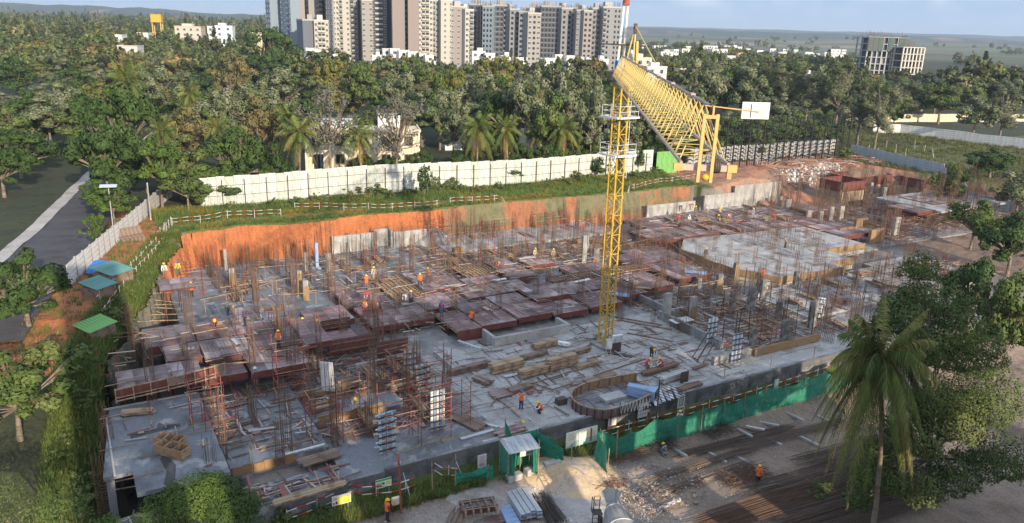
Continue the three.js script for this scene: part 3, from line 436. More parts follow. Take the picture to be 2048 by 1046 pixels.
// beyond: wooded land as one mass
{
  const cols = [[0.10, 0.135, 0.04], [0.06, 0.095, 0.028], [0.14, 0.15, 0.07], [0.045, 0.07, 0.024]], shapes = [[10, 8.5, 1], [6.5, 10, 1.5], [13, 7.5, 0.5]], gs = shapes.map(([W, H, y0], k) => crownMB({ lobes: makeLobes(40 + k, 7, W, H, y0), n: 1000, leaf: 0.5, cols, seed: 5 + k }).geo()), M = [[], [], []], C = [[], [], []], R = rng(99);
  for (let i = 0; i < 36000; i++) {
    const D = 330 * Math.pow(2600 / 330, Math.pow(R(), 0.8)), x = (R() * 1.7 - 0.85) * D, z = -D; if (fbm(x * 0.0045 + 60, z * 0.0045 + 60, 4096, 3, 17) < (x > 250 && D > 520 ? 0.46 : x < -60 ? 0.2 : 0.34)) continue;
    if (D > 1100 && x > 0 && fbm(x * 0.0016 + 5, z * 0.005 + 5, 4096, 3, 23) > 0.51) continue;
    const px = 1024 + x / D * FOCAL; if (px > 1250 && px < 1350 && D < 390) continue; if (D > 360 && D < 640 && px > 520 && px < 1260) continue; if (D > 440 && D < 600 && px > 1690 && px < 1880) continue; if (D < 460 && px > 1690 && px < 1890 && R() < 0.85) continue; if (D > 1080 && x > 60 && R() < 0.94) continue;
    const k = R() < 0.5 ? 0 : R() < 0.5 ? 1 : 2, s = (0.6 + 0.75 * R() * R() + 0.15 * R()) * (1 + D / 1500) * (x > 60 ? 1 - 0.4 * step(380, 620, D) : 1); M[k].push(M4(V(x, ground(V(x, 0, z)) - 0.6, z), R() * 6.28, V(s, s * (0.8 + 0.35 * R()), s))); const f = 0.55 + 0.95 * R(), w = R() < 0.12 ? 1.5 : 1; C[k].push(new THREE.Color().setRGB(f * (0.9 + 0.4 * R()) * w, f * (w > 1 ? 1.15 : 1), f * (0.8 + 0.5 * R())));
  }
  gs.forEach((g, k) => stuff('far_woodland', g, MT.leaf, M[k], ['far woodland of rounded trees stretching to the hills', 'far woodland of narrow trees stretching to the hills', 'far woodland of spreading trees stretching to the hills'][k], C[k]));
}
// grass and weeds
{
  const tuft = new MB(), R = rng(3); for (let i = 0; i < 9; i++) { const t = R() * 6.28, l = 0.5 + 0.5 * R(), x = (R() - 0.5) * 0.5, z = (R() - 0.5) * 0.5, w = 0.045, f = 0.75 + 0.5 * R(); const c = [f, f, f]; tuft.tri([x - w * Math.sin(t), 0, z + w * Math.cos(t)], [x + w * Math.sin(t), 0, z - w * Math.cos(t)], [x + Math.cos(t) * l * 0.5, l * 0.8, z + Math.sin(t) * l * 0.5], c); }
  const g = tuft.geo(), grassMat = MT.leaf, M = [], C = [];
  const put = (a, b, s, dry) => { const p = ab(a, b, groundAB(a, b) - 0.03); M.push(M4(p, R() * 6.28, V(s, s * (0.7 + 0.6 * R()), s))); const f = 0.75 + 0.6 * R(); C.push(new THREE.Color().setRGB((dry ? 0.19 : 0.11) * f, (dry ? 0.17 : 0.155) * f, 0.04 * f)); };
  for (let i = 0; i < 26000; i++) { const a = lerp(-18, 73, R()), b = lerp(58.9, 72, Math.pow(R(), 0.8)), n = fbm(a * 0.25 + 30, b * 0.25 + 30, 4096, 4, 21); if (Math.abs(b - 62.6) < 1.3 && (a < 32 ? R() < 0.85 : R() < 0.4)) continue; put(a, b, 0.5 + (b > 66 ? 0.9 : 0.4) * R(), n > 0.56); }
  for (let i = 0; i < 16000; i++) { const b = lerp(4, 58, R()), a = pitLeft(b) - lerp(0.1, 3.2, Math.pow(R(), 1.1)); put(a, b, 0.5 + 0.7 * R(), R() < 0.15); }
  for (let i = 0; i < 9000; i++) { const a = lerp(-24, 62, R()), b = lerp(-0.55, -2.7, R()); if (a > -3 && a < 4.5) continue; put(a, b, 0.35 + 0.5 * R(), R() < 0.3); }
  for (let i = 0; i < 700; i++) { const b = lerp(22, 70, R()), a = pitLeft(b) - lerp(3, 8, R()); put(a, b, 0.3 + 0.6 * R(), R() < 0.4); }
  stuff('grass', g, grassMat, M, 'grass and weeds along the edges of the pit', C);
  const field = []; for (let i = 0; i < 14000; i++) { const a = lerp(126, 200, R()), b = lerp(20, 116, R()), s = 0.6 + 0.8 * R(); if (b > pitBack(a) + 3 && (fbm(a * 0.12, b * 0.2, 4096, 3, 44) > 0.47 || R() < 0.2)) field.push(M4(ab(a, b, groundAB(a, b)), R() * 6.28, s)); } stuff('field_weeds', g, MT.leaf, field, 'weeds of the walled field at right', field.map(() => { const f = 0.7 + 0.6 * R(); return new THREE.Color().setRGB(0.12 * f, 0.13 * f, 0.045 * f); }));
}
// single plants one can point at
for (const [k, x, y, h, W, H, l] of [
  ['sapling', 848, 405, 4.4, 2.4, 6.2, 'tall thin young tree in front of the white fence, casting its shadow on it'], ['sapling', 1195, 360, 4.4, 2.6, 4.5, 'young tree at the foot of the fence beside the mast'], ['sapling', 1275, 352, 4.4, 2, 5.6, 'thin sapling before the fence right of the mast'], ['sapling', 1240, 355, 4.4, 1.6, 5, 'thin sapling just right of the mast'],
  ['fresh', 455, 410, 4.4, 5.2, 5.2, 'leafy young tree before the left end of the white fence'], ['mid', 378, 425, 4.4, 7, 6.6, 'dark bushy tree with pale trunk at the fence corner'], ['fresh', 325, 415, 4.4, 8, 10, 'tall fresh green tree at the corner of the left wall'], ['fresh', 232, 462, 4.0, 5.6, 6, 'fresh green tree behind the left wall, next to the solar lamp'], ['fresh', 198, 512, 3.9, 2.6, 4.4, 'bright young tree outside the left wall at the edge'], ['fresh', 205, 440, 4, 5, 5.5, 'leafy bush by the solar lamp'], ['bush', 985, 372, 4.4, 1.4, 1.8, 'small lone shrub in front of the fence'],
  ['bush', 700, 395, 4.4, 4, 2.4, 'dark shrub under the middle of the fence'], ['bush', 760, 395, 4.4, 4.4, 2.2, 'second dark shrub under the middle of the fence'], ['bush', 870, 388, 4.4, 3.2, 2.8, 'shrub right of the thin young tree'], ['bush', 905, 385, 4.4, 3.6, 2.6, 'round shrub further right of the thin young tree'], ['bush', 1200, 352, 4.4, 4, 2.8, 'shrub behind the crane mast'], ['bush', 630, 400, 4.4, 3.4, 1.8, 'low shrub under the fence left of centre'], ['bush', 1310, 350, 4.4, 3.4, 1.8, 'shrub before the green sheet'], ['bush', 1150, 362, 4.4, 3.4, 2, 'shrub under the fence left of the mast'], ['bush', 520, 404, 4.4, 3, 1.5, 'low shrub under the left part of the fence'], ['bush', 1690, 318, 4.5, 4.5, 2.8, 'dark shrub at the right end of the screen fence'],
]) { const p = at(x, y, h); tree(k, V(p.x, ground(p) - 0.05, p.z), W, H, l, null, k === 'bush' ? 'shrub' : 'tree'); }
{ // weedy bank under the fence: many low shrubs
  const R = rng(8); for (let i = 0; i < 46; i++) { const a = lerp(-8, 70, (i + R()) / 46), b = lerp(66.5, 69, R()), p = onGround(a, b, -0.1); tree('bush', p, 1.5 + 2.2 * R(), 0.8 + 1.2 * R(), 'low weedy shrub in the green bank under the white fence', 'weedy shrubs under the white fence', 'shrub'); }
  for (let i = 0; i < 34; i++) { const b = lerp(6, 56, (i + R()) / 34), a = pitLeft(b) - lerp(0.5, 2.8, R()), p = onGround(a, b, -0.15); tree('bush', p, 1.2 + 1.8 * R(), 0.7 + 0.9 * R(), 'low weedy shrub on the green bank left of the pit', 'weedy shrubs on the left bank', 'shrub'); }
}
// ---------------------------------------------------------------- fences and walls round the site
const sheetGeo = (w, h, n, lean = 0) => { const m = new MB(); for (let i = 0; i < n; i++) { const x0 = i / n * w, x1 = (i + 1) / n * w, z = (k) => (k % 2 ? 0.035 : 0); const s = w / n * 0.28; m.quad([x0, 0, z(i)], [x1 - s, 0, z(i)], [x1 - s, h, z(i)], [x0, h, z(i)]); m.quad([x1 - s, 0, z(i)], [x1, 0, z(i + 1)], [x1, h, z(i + 1)], [x1 - s, h, z(i)]); } return m; };
{
  const t = thing('sheet_metal_fence', 'long white corrugated sheet metal fence behind the pit, on dark posts', 'fence', V(0, 0, 0));
  const R = rng(21), A0 = -11.5, A1 = 71.5, n = 69, geos = [0, 1, 2].map((k) => sheetGeo(1.19, 4.9 + k * 0.05, 6).geo()), tones = [0, 1, 2, 3].map((k) => mat({ map: wearMap, rgb: [0.64 - k * 0.03, 0.66 - k * 0.025, 0.62 - k * 0.04], roughness: 0.55 }));
  const line = (a) => { const b = 70.2 + 0.35 * Math.sin(a * 0.13) + (a < 0 ? -a * 0.12 : 0); return ab(a, b, 4.25 + 0.18 * Math.sin(a * 0.11) + 0.15 * Math.sin(a * 0.043 + 1)); };
  for (let i = 0; i < n; i++) { const p = line(lerp(A0, A1, i / n)), q = line(lerp(A0, A1, (i + 1) / n)), o = part('metal_sheet', geos[i % 3], tones[Math.floor(R() * 4)], t); o.position.copy(p); o.position.y += (R() - 0.5) * 0.03 + (i % 9 === 4 ? 0.06 : 0); o.rotation.y = Math.atan2(-(q.z - p.z), q.x - p.x); }
  const post = new MB(); post.box(0, 2.2, 0, 0.12, 4.5, 0.12); const pg = post.geo();
  for (let i = 0; i <= n; i += 2.6) { const p = line(lerp(A0, A1, i / n)), o = part('fence_post', pg, MT.darkSteel, t); o.position.copy(p).add(V(S30 * 0.14, 0, C30 * 0.14)); o.rotation.y = SITE; }
  const rails = new MB(); for (const h of [0.7, 2.1, 3.6]) for (let i = 0; i < n; i++) { const p = line(lerp(A0, A1, i / n)).add(V(S30 * 0.07, h, C30 * 0.07)), q = line(lerp(A0, A1, (i + 1) / n)).add(V(S30 * 0.07, h, C30 * 0.07)); rails.beam(p, q, 0.04, 0.05); } part('rail', rails, MT.darkSteel, t);
  const g = thing('green_fence_panel', 'bright green corrugated sheet closing the right end of the white fence', 'fence panel', ab(72.2, 70.0, groundAB(72, 69.5)), SITE); const gg = sheetGeo(1.35, 4.5, 7).geo(); for (let i = 0; i < 4; i++) { const o = part('metal_sheet', gg, MT.greenTin, g); o.position.set(i * 1.34, 0, 0); }
  const gp = new MB(); gp.box(5.7, 2.3, 0.1, 0.5, 4.6, 0.2); part('fence_post', gp, MT.oldWood, g);
}
{ // left boundary wall of pale panels
  const t = thing('boundary_wall', 'white panel wall along the left side of the site', 'wall', V(0, 0, 0)); const pts = [at(140, 580, 3.9), at(200, 528, 3.9), at(258, 470, 4.1), at(318, 412, 4.3), at(345, 392, 4.4)];
  let L = 0; for (let i = 0; i + 1 < pts.length; i++) { const p = pts[i], q = pts[i + 1], d = p.distanceTo(q), n = Math.max(1, Math.round(d / 2.2)); for (let k = 0; k < n; k++) { const a = V().lerpVectors(p, q, k / n), b = V().lerpVectors(p, q, (k + 1) / n), m = new MB(); a.y = ground(a) + 1.05; b.y = ground(b) + 1.05; m.beam(a, b.clone().lerp(a, 0.01), 0.12, 2.5); part('wall_panel', m, MT.plaster, t); if (i + k) { const s = new MB(); s.box(a.x, a.y + 0.05, a.z, 0.2, 2.65, 0.2); part('wall_post', s, MT.pale, t); } } L += d; }
}
{ // dark screen of scaffold tubes at the far right, behind it a wall of stacked arched blocks
  const p = at(1448, 338, 4.2), q = at(1692, 315, 4.2), t = thing('screen_fence', 'tall dark screen of scaffold tubes and thin net at the right back', 'fence', V(0, 0, 0)), n = 18, up = (x, h) => x.clone().setY(ground(x) + h);
  for (let i = 0; i <= n; i++) { const b = V().lerpVectors(p, q, i / n), m = new MB(), H = lerp(9.2, 10.4, i / n) + (i % 4 === 0 ? 1 : 0); m.bar(up(b, -0.2), up(b, H), 0.16, 5); part('post', m, MT.black, t); }
  const r = new MB(); for (let k = 1; k <= 6; k++) r.bar(up(p, k * 1.5 + 0.3), up(q, k * 1.62 + 0.3), 0.06, 4); for (let i = 0; i < n * 3; i++) { const b = V().lerpVectors(p, q, i / n / 3); r.bar(up(b, 0), up(b, 9.2), 0.035, 3); } part('rail', r, MT.black, t);
  const w = thing('arched_block_wall', 'low wall of stacked pale arched blocks behind the dark screen fence', 'wall', V(0, 0, 0)), arch = new MB();
  const ao = (x) => 0.42 - 0.42 * Math.pow(x, 2); for (let i = 0; i < 8; i++) { const x0 = -1 + i / 4, x1 = -1 + (i + 1) / 4, y0 = ao(x0), y1 = ao(x1); arch.quad([x0, y0, 0.2], [x1, y1, 0.2], [x1, y1 + 0.55, 0.2], [x0, y0 + 0.55, 0.2]); arch.quad([x0, y0 + 0.55, 0.2], [x1, y1 + 0.55, 0.2], [x1, y1 + 0.55, -0.2], [x0, y0 + 0.55, -0.2]); arch.quad([x0, y0, -0.2], [x1, y1, -0.2], [x1, y1, 0.2], [x0, y0, 0.2]); } const ag = arch.geo();
  const p2 = at(1355, 333, 4.2), q2 = at(1672, 308, 4.2), an = Math.atan2(-(q2.z - p2.z), q2.x - p2.x), cnt = Math.floor(p2.distanceTo(q2) / 2.12); for (let i = 0; i < cnt; i++) for (let k = 0; k < 4; k++) { const b = V().lerpVectors(p2, q2, (i + 0.5) / cnt), o = part('arched_block', ag, MT.pale, w); o.position.set(b.x, ground(b) + k * 0.82 - 0.1, b.z - 1); o.rotation.y = an; }
}
{ // walls of the field at the far right
  const run = (pts, h, m, label) => { const t = thing('field_wall', label, 'wall', V(0, 0, 0)); for (let i = 0; i + 1 < pts.length; i++) { const n = Math.max(1, Math.round(pts[i].distanceTo(pts[i + 1]) / 3.2)); for (let k = 0; k < n; k++) { const a = V().lerpVectors(pts[i], pts[i + 1], k / n), b = V().lerpVectors(pts[i], pts[i + 1], (k + 0.985) / n), s = new MB(); a.y = ground(a) + h / 2; b.y = ground(b) + h / 2; s.beam(a, b, 0.16, h + 0.3); part('wall_panel', s, m, t); } } };
  run([at(1700, 308, 4.5), at(1760, 322, 4.5), at(1860, 345, 4.5), at(2060, 385, 4.5)], 2.3, mat({ map: wearMap, rgb: [0.42, 0.47, 0.5] }), 'blue grey wall at the near side of the right field');
  run([at(1745, 265, 4.5), at(1800, 268, 4.5), at(1870, 276, 4.5), at(2060, 300, 4.5)], 2.6, MT.plaster, 'far white wall of the right field');
  run([at(1690, 255, 4.5), at(1760, 246, 4.5), at(1860, 246, 4.5), at(2060, 250, 4.5)], 2.4, MT.cream, 'cream wall farthest back beyond the right field');
  const R = rng(61); for (let i = 0; i < 9; i++) { const p = at(1715 + i * 19, 296 + (i % 3) * 9, 4.5), m = new MB(); m.box(0, 1, 0, 0.14, 2.2, 0.14, 0); const o = solo('field_post', m, MT.pale, 'leaning concrete post standing in the right field', 'post', 'posts in the right field'); o.position.set(p.x, ground(p), p.z); o.rotation.set((R() - 0.5) * 0.3, R(), (R() - 0.5) * 0.5); }
}

// ---------------------------------------------------------------- apartment towers
const FL = 3.05;
const TC = { taupe: [0.33, 0.285, 0.265], cream: [0.46, 0.43, 0.365], blue: [0.22, 0.28, 0.34], slate: [0.12, 0.135, 0.165], grey: [0.25, 0.255, 0.26], beige: [0.31, 0.29, 0.265], brown: [0.27, 0.22, 0.20], conc: [0.215, 0.215, 0.22], cdark: [0.08, 0.086, 0.1], pinkish: [0.28, 0.245, 0.23] };  // blue and the two darkest greys put shade into the wall colour
// a wing: box between two pixel columns at distance D, with window columns, balconies and a parapet; h gives its top height or pixel row
function wing(root, o) {
  const L = far(o.x0, 100, o.D), Rr = far(o.x1, 100, o.D), mid = V().addVectors(L, Rr).multiplyScalar(0.5), yaw = o.yaw ?? 0, w = Math.abs(Rr.x - L.x) / Math.cos(yaw + Math.atan2(mid.x, o.D) * 0), d = o.d ?? (yaw < -0.7 ? 6 : 14), g = ground(mid) - 1;
  const top = o.top !== undefined ? far((o.x0 + o.x1) / 2, o.top, o.D).y : g + 66, n = Math.max(1, Math.floor((top - g) / FL)), col = TC[o.c], R = rng(Math.round(o.x0 * 7 + o.x1));
  const wl = new MB(), win = new MB(), fr = new MB(), bal = new MB(), roof = new MB();
  const cx = mid.x - Math.sin(yaw) * d / 2, cz = mid.z - Math.cos(yaw) * d / 2, c = Math.cos(yaw), s = Math.sin(yaw), W = (x, z) => [cx + x * c + z * s, cz - x * s + z * c];
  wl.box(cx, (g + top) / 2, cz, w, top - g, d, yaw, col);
  const face = (cols, width, place) => { // cols: string, one letter per bay
    const bw = width / cols.length;
    for (let i = 0; i < cols.length; i++) for (let f = 0; f < n; f++) {
      const y = top - (f + 0.55) * FL, x = -width / 2 + (i + 0.5) * bw, k = cols[i]; if (k === '.') continue;
      if (k === 'w' || k === 'o') { const ww = Math.min(1.5, bw * 0.5), hh = 1.45; const [px, pz, ry] = place(x, 0.04); win.box(px, y, pz, ww, hh, 0.12, ry, k === 'o' ? [0.6, 0.6, 0.6] : WHITE); if (k === 'w') { const [qx, qz] = place(x, 0.12); fr.box(qx, y - hh / 2 - 0.06, qz, ww + 0.3, 0.14, 0.22, ry); fr.box(qx, y + hh / 2 + 0.06, qz, ww + 0.3, 0.12, 0.18, ry); fr.box(qx, y, qz, 0.09, hh, 0.12, ry); } }
      if (k === 'b') { const [px, pz, ry] = place(x, 0.05); win.box(px, y + 0.1, pz, bw * 0.8, 2.1, 0.12, ry); const [qx, qz] = place(x, 0.6); bal.box(qx, y - 1.1, qz, bw * 0.92, 0.18, 1.2, ry); const [rx, rz] = place(x, 1.12); bal.box(rx, y - 0.55, rz, bw * 0.92, 0.9, 0.07, ry); }
    }
    if (o.band) for (let f = 0; f <= n; f++) { const y = top - f * FL, [px, pz, ry] = place(0, 0.06); bal.box(px, y - 0.08, pz, width + 0.3, 0.22, 0.3, ry); }
  };
  face(o.f ?? '.', w, (x, z) => [...W(x, d / 2 + z), yaw]); if (o.r) face(o.r, d, (x, z) => [...W(w / 2 + z, -x), yaw + Math.PI / 2]); if (o.l) face(o.l, d, (x, z) => [...W(-w / 2 - z, x), yaw - Math.PI / 2]);
  roof.box(cx, top + 0.45, cz, w + 0.35, 0.9, d + 0.35, yaw, mixc(col, [0.6, 0.58, 0.54], 0.5)); if (o.hut !== false) { const [hx, hz] = W((R() - 0.5) * w * 0.4, 0); roof.box(hx, top + 2.2, hz, w * 0.4, 2.8, d * 0.4, yaw, mixc(col, [0.6, 0.58, 0.54], 0.4)); }
  part('wall', wl, MT.plain, root); part('roof', roof, MT.plain, root); if (win.p.length) part('windows', win, MT.glass, root, 'stuff'); if (fr.p.length) part('window_frames', fr, MT.white, root, 'stuff'); if (bal.p.length) part('balconies', bal, mat({ map: wearMap, rgb: o.bc ?? [0.36, 0.35, 0.335] }), root, 'stuff');
  return { top, W, w, d, yaw, cx, cz };
}
function tower(label, wings) { const t = thing('apartment_tower', label, 'tower', V(0, 0, 0)); const out = wings.map((w) => wing(t, w)); return [t, out]; }
const Y2 = -1.02;
tower('leftmost apartment tower, its shade painted blue grey, with a taupe strip, cut by the top of the photo', [{ x0: 531, x1: 549, D: 520, c: 'blue', yaw: Y2, f: 'w.w.w' }, { x0: 540, x1: 558, D: 522, c: 'taupe', f: '.b.' }, { x0: 557, x1: 592, D: 505, c: 'blue', yaw: -0.98, f: 'w.w.bw', l: 'wbw', bc: [0.36, 0.4, 0.46] }, { x0: 586, x1: 612, D: 512, c: 'taupe', yaw: 0.3, f: '.....' }]);
tower('low cream front block with one shade painted side, eight storeys, before the left towers', [{ x0: 591, x1: 612, top: 41, D: 470, c: 'slate', yaw: Y2, f: '...', hut: false }, { x0: 609, x1: 634, top: 42, D: 468, c: 'brown', yaw: -0.1, f: '.w.', l: '.' }, { x0: 631, x1: 658, top: 43, D: 466, c: 'cream', yaw: 0.25, f: 'wbbw', r: 'w.w', bc: [0.56, 0.53, 0.45] }]);
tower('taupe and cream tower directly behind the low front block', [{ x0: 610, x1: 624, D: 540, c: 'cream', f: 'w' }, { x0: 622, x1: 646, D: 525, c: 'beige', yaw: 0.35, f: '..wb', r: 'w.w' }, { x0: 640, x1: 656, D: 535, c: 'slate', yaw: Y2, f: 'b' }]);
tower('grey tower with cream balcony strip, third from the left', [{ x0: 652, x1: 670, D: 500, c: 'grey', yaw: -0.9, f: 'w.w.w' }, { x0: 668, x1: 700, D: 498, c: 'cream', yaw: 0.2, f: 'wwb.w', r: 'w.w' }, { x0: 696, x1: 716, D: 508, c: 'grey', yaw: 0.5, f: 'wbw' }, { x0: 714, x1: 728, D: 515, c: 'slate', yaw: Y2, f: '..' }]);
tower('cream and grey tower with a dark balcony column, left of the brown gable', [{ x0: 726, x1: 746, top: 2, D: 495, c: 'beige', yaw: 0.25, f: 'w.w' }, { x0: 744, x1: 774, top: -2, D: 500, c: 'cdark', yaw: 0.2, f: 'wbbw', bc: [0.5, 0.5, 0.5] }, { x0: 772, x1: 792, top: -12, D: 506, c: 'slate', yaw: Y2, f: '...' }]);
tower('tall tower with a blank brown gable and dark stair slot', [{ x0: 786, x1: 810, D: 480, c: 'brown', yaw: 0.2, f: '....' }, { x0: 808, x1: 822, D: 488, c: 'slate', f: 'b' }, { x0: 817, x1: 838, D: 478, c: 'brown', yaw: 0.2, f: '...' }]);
tower('wide cream tower with rows of windows and dark balcony columns', [{ x0: 836, x1: 866, top: -2, D: 482, c: 'cream', yaw: 0.3, f: 'wbbw', bc: [0.5, 0.47, 0.4] }, { x0: 864, x1: 884, top: 2, D: 486, c: 'beige', yaw: 0.3, f: 'bwb' }, { x0: 882, x1: 904, top: 2, D: 482, c: 'cream', yaw: 0.3, f: '.w.w' }, { x0: 902, x1: 932, top: 15, D: 484, c: 'pinkish', yaw: 0.3, f: 'w.w.w' }, { x0: 930, x1: 946, top: 21, D: 482, c: 'cream', yaw: 0.45, f: 'wb', r: 'w.w' }]);
const U = [];
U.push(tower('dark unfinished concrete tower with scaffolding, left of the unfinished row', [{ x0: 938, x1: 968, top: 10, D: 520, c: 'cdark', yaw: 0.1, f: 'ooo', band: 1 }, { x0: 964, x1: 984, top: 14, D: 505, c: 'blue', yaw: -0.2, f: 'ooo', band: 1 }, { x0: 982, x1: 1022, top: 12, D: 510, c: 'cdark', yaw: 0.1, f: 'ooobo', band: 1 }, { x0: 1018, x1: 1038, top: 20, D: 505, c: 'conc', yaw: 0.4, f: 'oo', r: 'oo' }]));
U.push(tower('narrow beige unfinished tower between two dark ones', [{ x0: 1036, x1: 1056, top: 25, D: 500, c: 'grey', yaw: -0.2, f: 'ow' }, { x0: 1054, x1: 1080, top: 28, D: 496, c: 'beige', yaw: 0.4, f: 'wow', r: 'w.w' }]));
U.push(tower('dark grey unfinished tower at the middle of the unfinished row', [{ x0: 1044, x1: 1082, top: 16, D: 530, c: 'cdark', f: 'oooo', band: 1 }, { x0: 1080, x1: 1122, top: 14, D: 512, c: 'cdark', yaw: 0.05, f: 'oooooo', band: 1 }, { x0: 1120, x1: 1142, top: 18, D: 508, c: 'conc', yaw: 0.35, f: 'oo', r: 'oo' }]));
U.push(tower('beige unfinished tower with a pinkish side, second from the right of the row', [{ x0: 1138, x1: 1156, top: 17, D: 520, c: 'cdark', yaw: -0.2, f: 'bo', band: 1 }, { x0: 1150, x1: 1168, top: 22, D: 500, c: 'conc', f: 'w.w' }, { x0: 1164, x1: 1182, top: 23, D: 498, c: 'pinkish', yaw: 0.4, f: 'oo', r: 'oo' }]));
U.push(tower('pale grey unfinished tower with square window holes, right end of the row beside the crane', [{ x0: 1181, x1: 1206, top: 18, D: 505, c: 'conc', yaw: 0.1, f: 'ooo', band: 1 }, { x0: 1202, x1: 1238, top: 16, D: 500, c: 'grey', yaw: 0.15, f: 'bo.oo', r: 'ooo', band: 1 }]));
for (const [t, ws] of U) { const m = new MB(), R = rng(ws.length * 31 + Math.round(ws[0].cx)); for (const w of ws) for (let i = 0; i < 16; i++) { const [x, z] = w.W((R() - 0.5) * w.w, w.d / 2 - R() * 3); m.bar(V(x, w.top, z), V(x + (R() - 0.5) * 0.4, w.top + 1.5 + R() * 2.4, z), 0.09, 3); } part('starter_bars', m, MT.darkSteel, t, 'stuff'); }
{ // scaffold mast on the leftmost unfinished tower
  const p = far(958, 8, 500), m = new MB(); for (const x of [-1, 1]) m.bar(V(p.x + x, ground(p), p.z), V(p.x + x, p.y + 3, p.z), 0.14, 4); for (let y = ground(p); y < p.y + 3; y += 2) m.bar(V(p.x - 1, y, p.z), V(p.x + 1, y + 1.6, p.z), 0.09, 3); solo('hoist_mast', m, MT.darkSteel, 'thin dark hoist mast on the front of the leftmost unfinished tower', 'hoist');
}
{ // far right block under construction: open frames, netting and starter bars on top
  const t = thing('added_shade_wall', 'unfinished concrete frame block standing alone at the far right', 'building', V(0, 0, 0));
  const frame = (x0, x1, top, D, yaw, d, bays, col, skip) => {
    const L = far(x0, 100, D), Rr = far(x1, 100, D), mid = V().addVectors(L, Rr).multiplyScalar(0.5), w = (Rr.x - L.x) / Math.cos(yaw), y1 = far((x0 + x1) / 2, top, D).y, g = ground(mid) - 1, n = Math.floor((y1 - g) / 4.1), cz = mid.z - d / 2, c = Math.cos(yaw), s = Math.sin(yaw), W = (x, z) => [mid.x + x * c + z * s, cz - x * s + z * c];
    const sl = new MB(), co = new MB(), inn = new MB(), net = new MB(), bars = new MB(), R = rng(x0);
    for (let f = 0; f <= n; f++) sl.box(mid.x, y1 - f * 4.1, cz, w, 0.45, d, yaw, WHITE);
    for (let i = 0; i <= bays; i++) for (const z of [d / 2 - 0.3, -d / 2 + 0.3, 0]) { const [x, zz] = W(-w / 2 + 0.3 + i / bays * (w - 0.6), z); co.box(x, (g + y1) / 2, zz, 0.75, y1 - g - 0.1, 0.6, yaw); }
    for (let i = 0; i < bays; i++) for (let f = 0; f < n; f++) { const [x, zz] = W(-w / 2 + (i + 0.5) / bays * w, d / 2 - 1.6); if (R() < 0.75) inn.box(x, y1 - (f + 0.5) * 4.1, zz, w / bays * 0.8, 3.6, 0.2, yaw, R() < 0.3 ? [0.9, 0.85, 0.75] : [0.22, 0.23, 0.25]); }
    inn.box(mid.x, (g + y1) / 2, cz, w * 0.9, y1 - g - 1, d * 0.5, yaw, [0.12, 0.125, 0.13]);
    for (let i = 0; i < 40; i++) { const [x, zz] = W((R() - 0.5) * w, (R() - 0.5) * d); bars.bar(V(x, y1, zz), V(x + (R() - 0.5) * 0.5, y1 + 1.5 + R() * 3, zz), 0.1, 3); }
    if (skip) for (let i = 0; i < bays; i++) if (i !== 3 && i !== 5) { const [x, zz] = W(-w / 2 + (i + 0.5) / bays * w, d / 2 + 0.5); net.box(x, y1 - 4.3, zz, w / bays * 0.96, 8.6, 0.06, yaw, [0.6 + R() * 0.5, 0.7, 0.68]); }
    const M = mat({ map: wearMap, rgb: col }); part('floor_slabs', sl, M, t); part('columns', co, M, t); part('infill_walls', inn, MT.pale, t); part('starter_bars', bars, MT.rust, t, 'stuff'); if (net.p.length) part('safety_net', net, mat({ map: wearMap, rgb: [0.13, 0.19, 0.18] }), t);
  };
  frame(1732, 1815, 75, 520, 0.05, 16, 8, [0.46, 0.47, 0.475], true); frame(1800, 1848, 95, 512, 0.18, 18, 6, [0.72, 0.67, 0.58], false);  // grey and cream frame colours put shade and sun into the two halves
}
// ---------------------------------------------------------------- houses
function house(label, x0, x1, ytop, D, o = {}) {
  const L = far(x0, ytop, D), Rr = far(x1, ytop, D), mid = V().addVectors(L, Rr).multiplyScalar(0.5), w = Rr.x - L.x, g = ground(mid), h = Math.max(3, (L.y + Rr.y) / 2 - g), d = o.d ?? 9, t = thing('house', label, 'house', V(mid.x, g, mid.z - d / 2), o.yaw ?? 0.15, o.group), R = rng(x0 * 3 + x1), M = o.m ?? MT.plaster;
  const wl = new MB(); wl.box(0, h / 2 - 0.5, 0, w, h + 1, d); part('wall', wl, M, t);
  const rf = new MB(); rf.box(0, h + 0.05, d / 2 + 0.05, w + 0.3, 0.5, 0.2).box(w / 2 + 0.05, h + 0.05, 0, 0.2, 0.5, d).box(-w / 2 - 0.05, h + 0.05, 0, 0.2, 0.5, d); if (o.hut !== false && R() < 0.55) rf.box((R() - 0.5) * w * 0.4, h + 0.9, -d * 0.15, w * 0.4, 1.6, d * 0.5); part('roof', rf, o.rm ?? M, t);
  const n = o.n ?? Math.max(1, Math.round(w / 4)), fl = Math.max(1, Math.floor(h / 3.2)), pane = new MB(); pane.box(0, 0, 0, 1.3, 1.4, 0.12); const pg = pane.geo(), f = new MB(); f.box(0, -0.75, 0.05, 1.6, 0.12, 0.3).box(0, 0.75, 0.05, 1.5, 0.1, 0.2).box(-0.7, 0, 0.05, 0.1, 1.4, 0.2).box(0.7, 0, 0.05, 0.1, 1.4, 0.2).box(0, 0, 0.05, 0.08, 1.4, 0.16); const fg = f.geo();
  for (let i = 0; i < n; i++) for (let k = 0; k < Math.min(fl, 3); k++) { const q = part('window', pg, MT.glass, t); q.position.set(-w / 2 + (i + 0.5) * w / n, h - 1.7 - k * 3.1, d / 2 + 0.03); part('frame', fg, o.fm ?? MT.white, q); }
  return t;
}
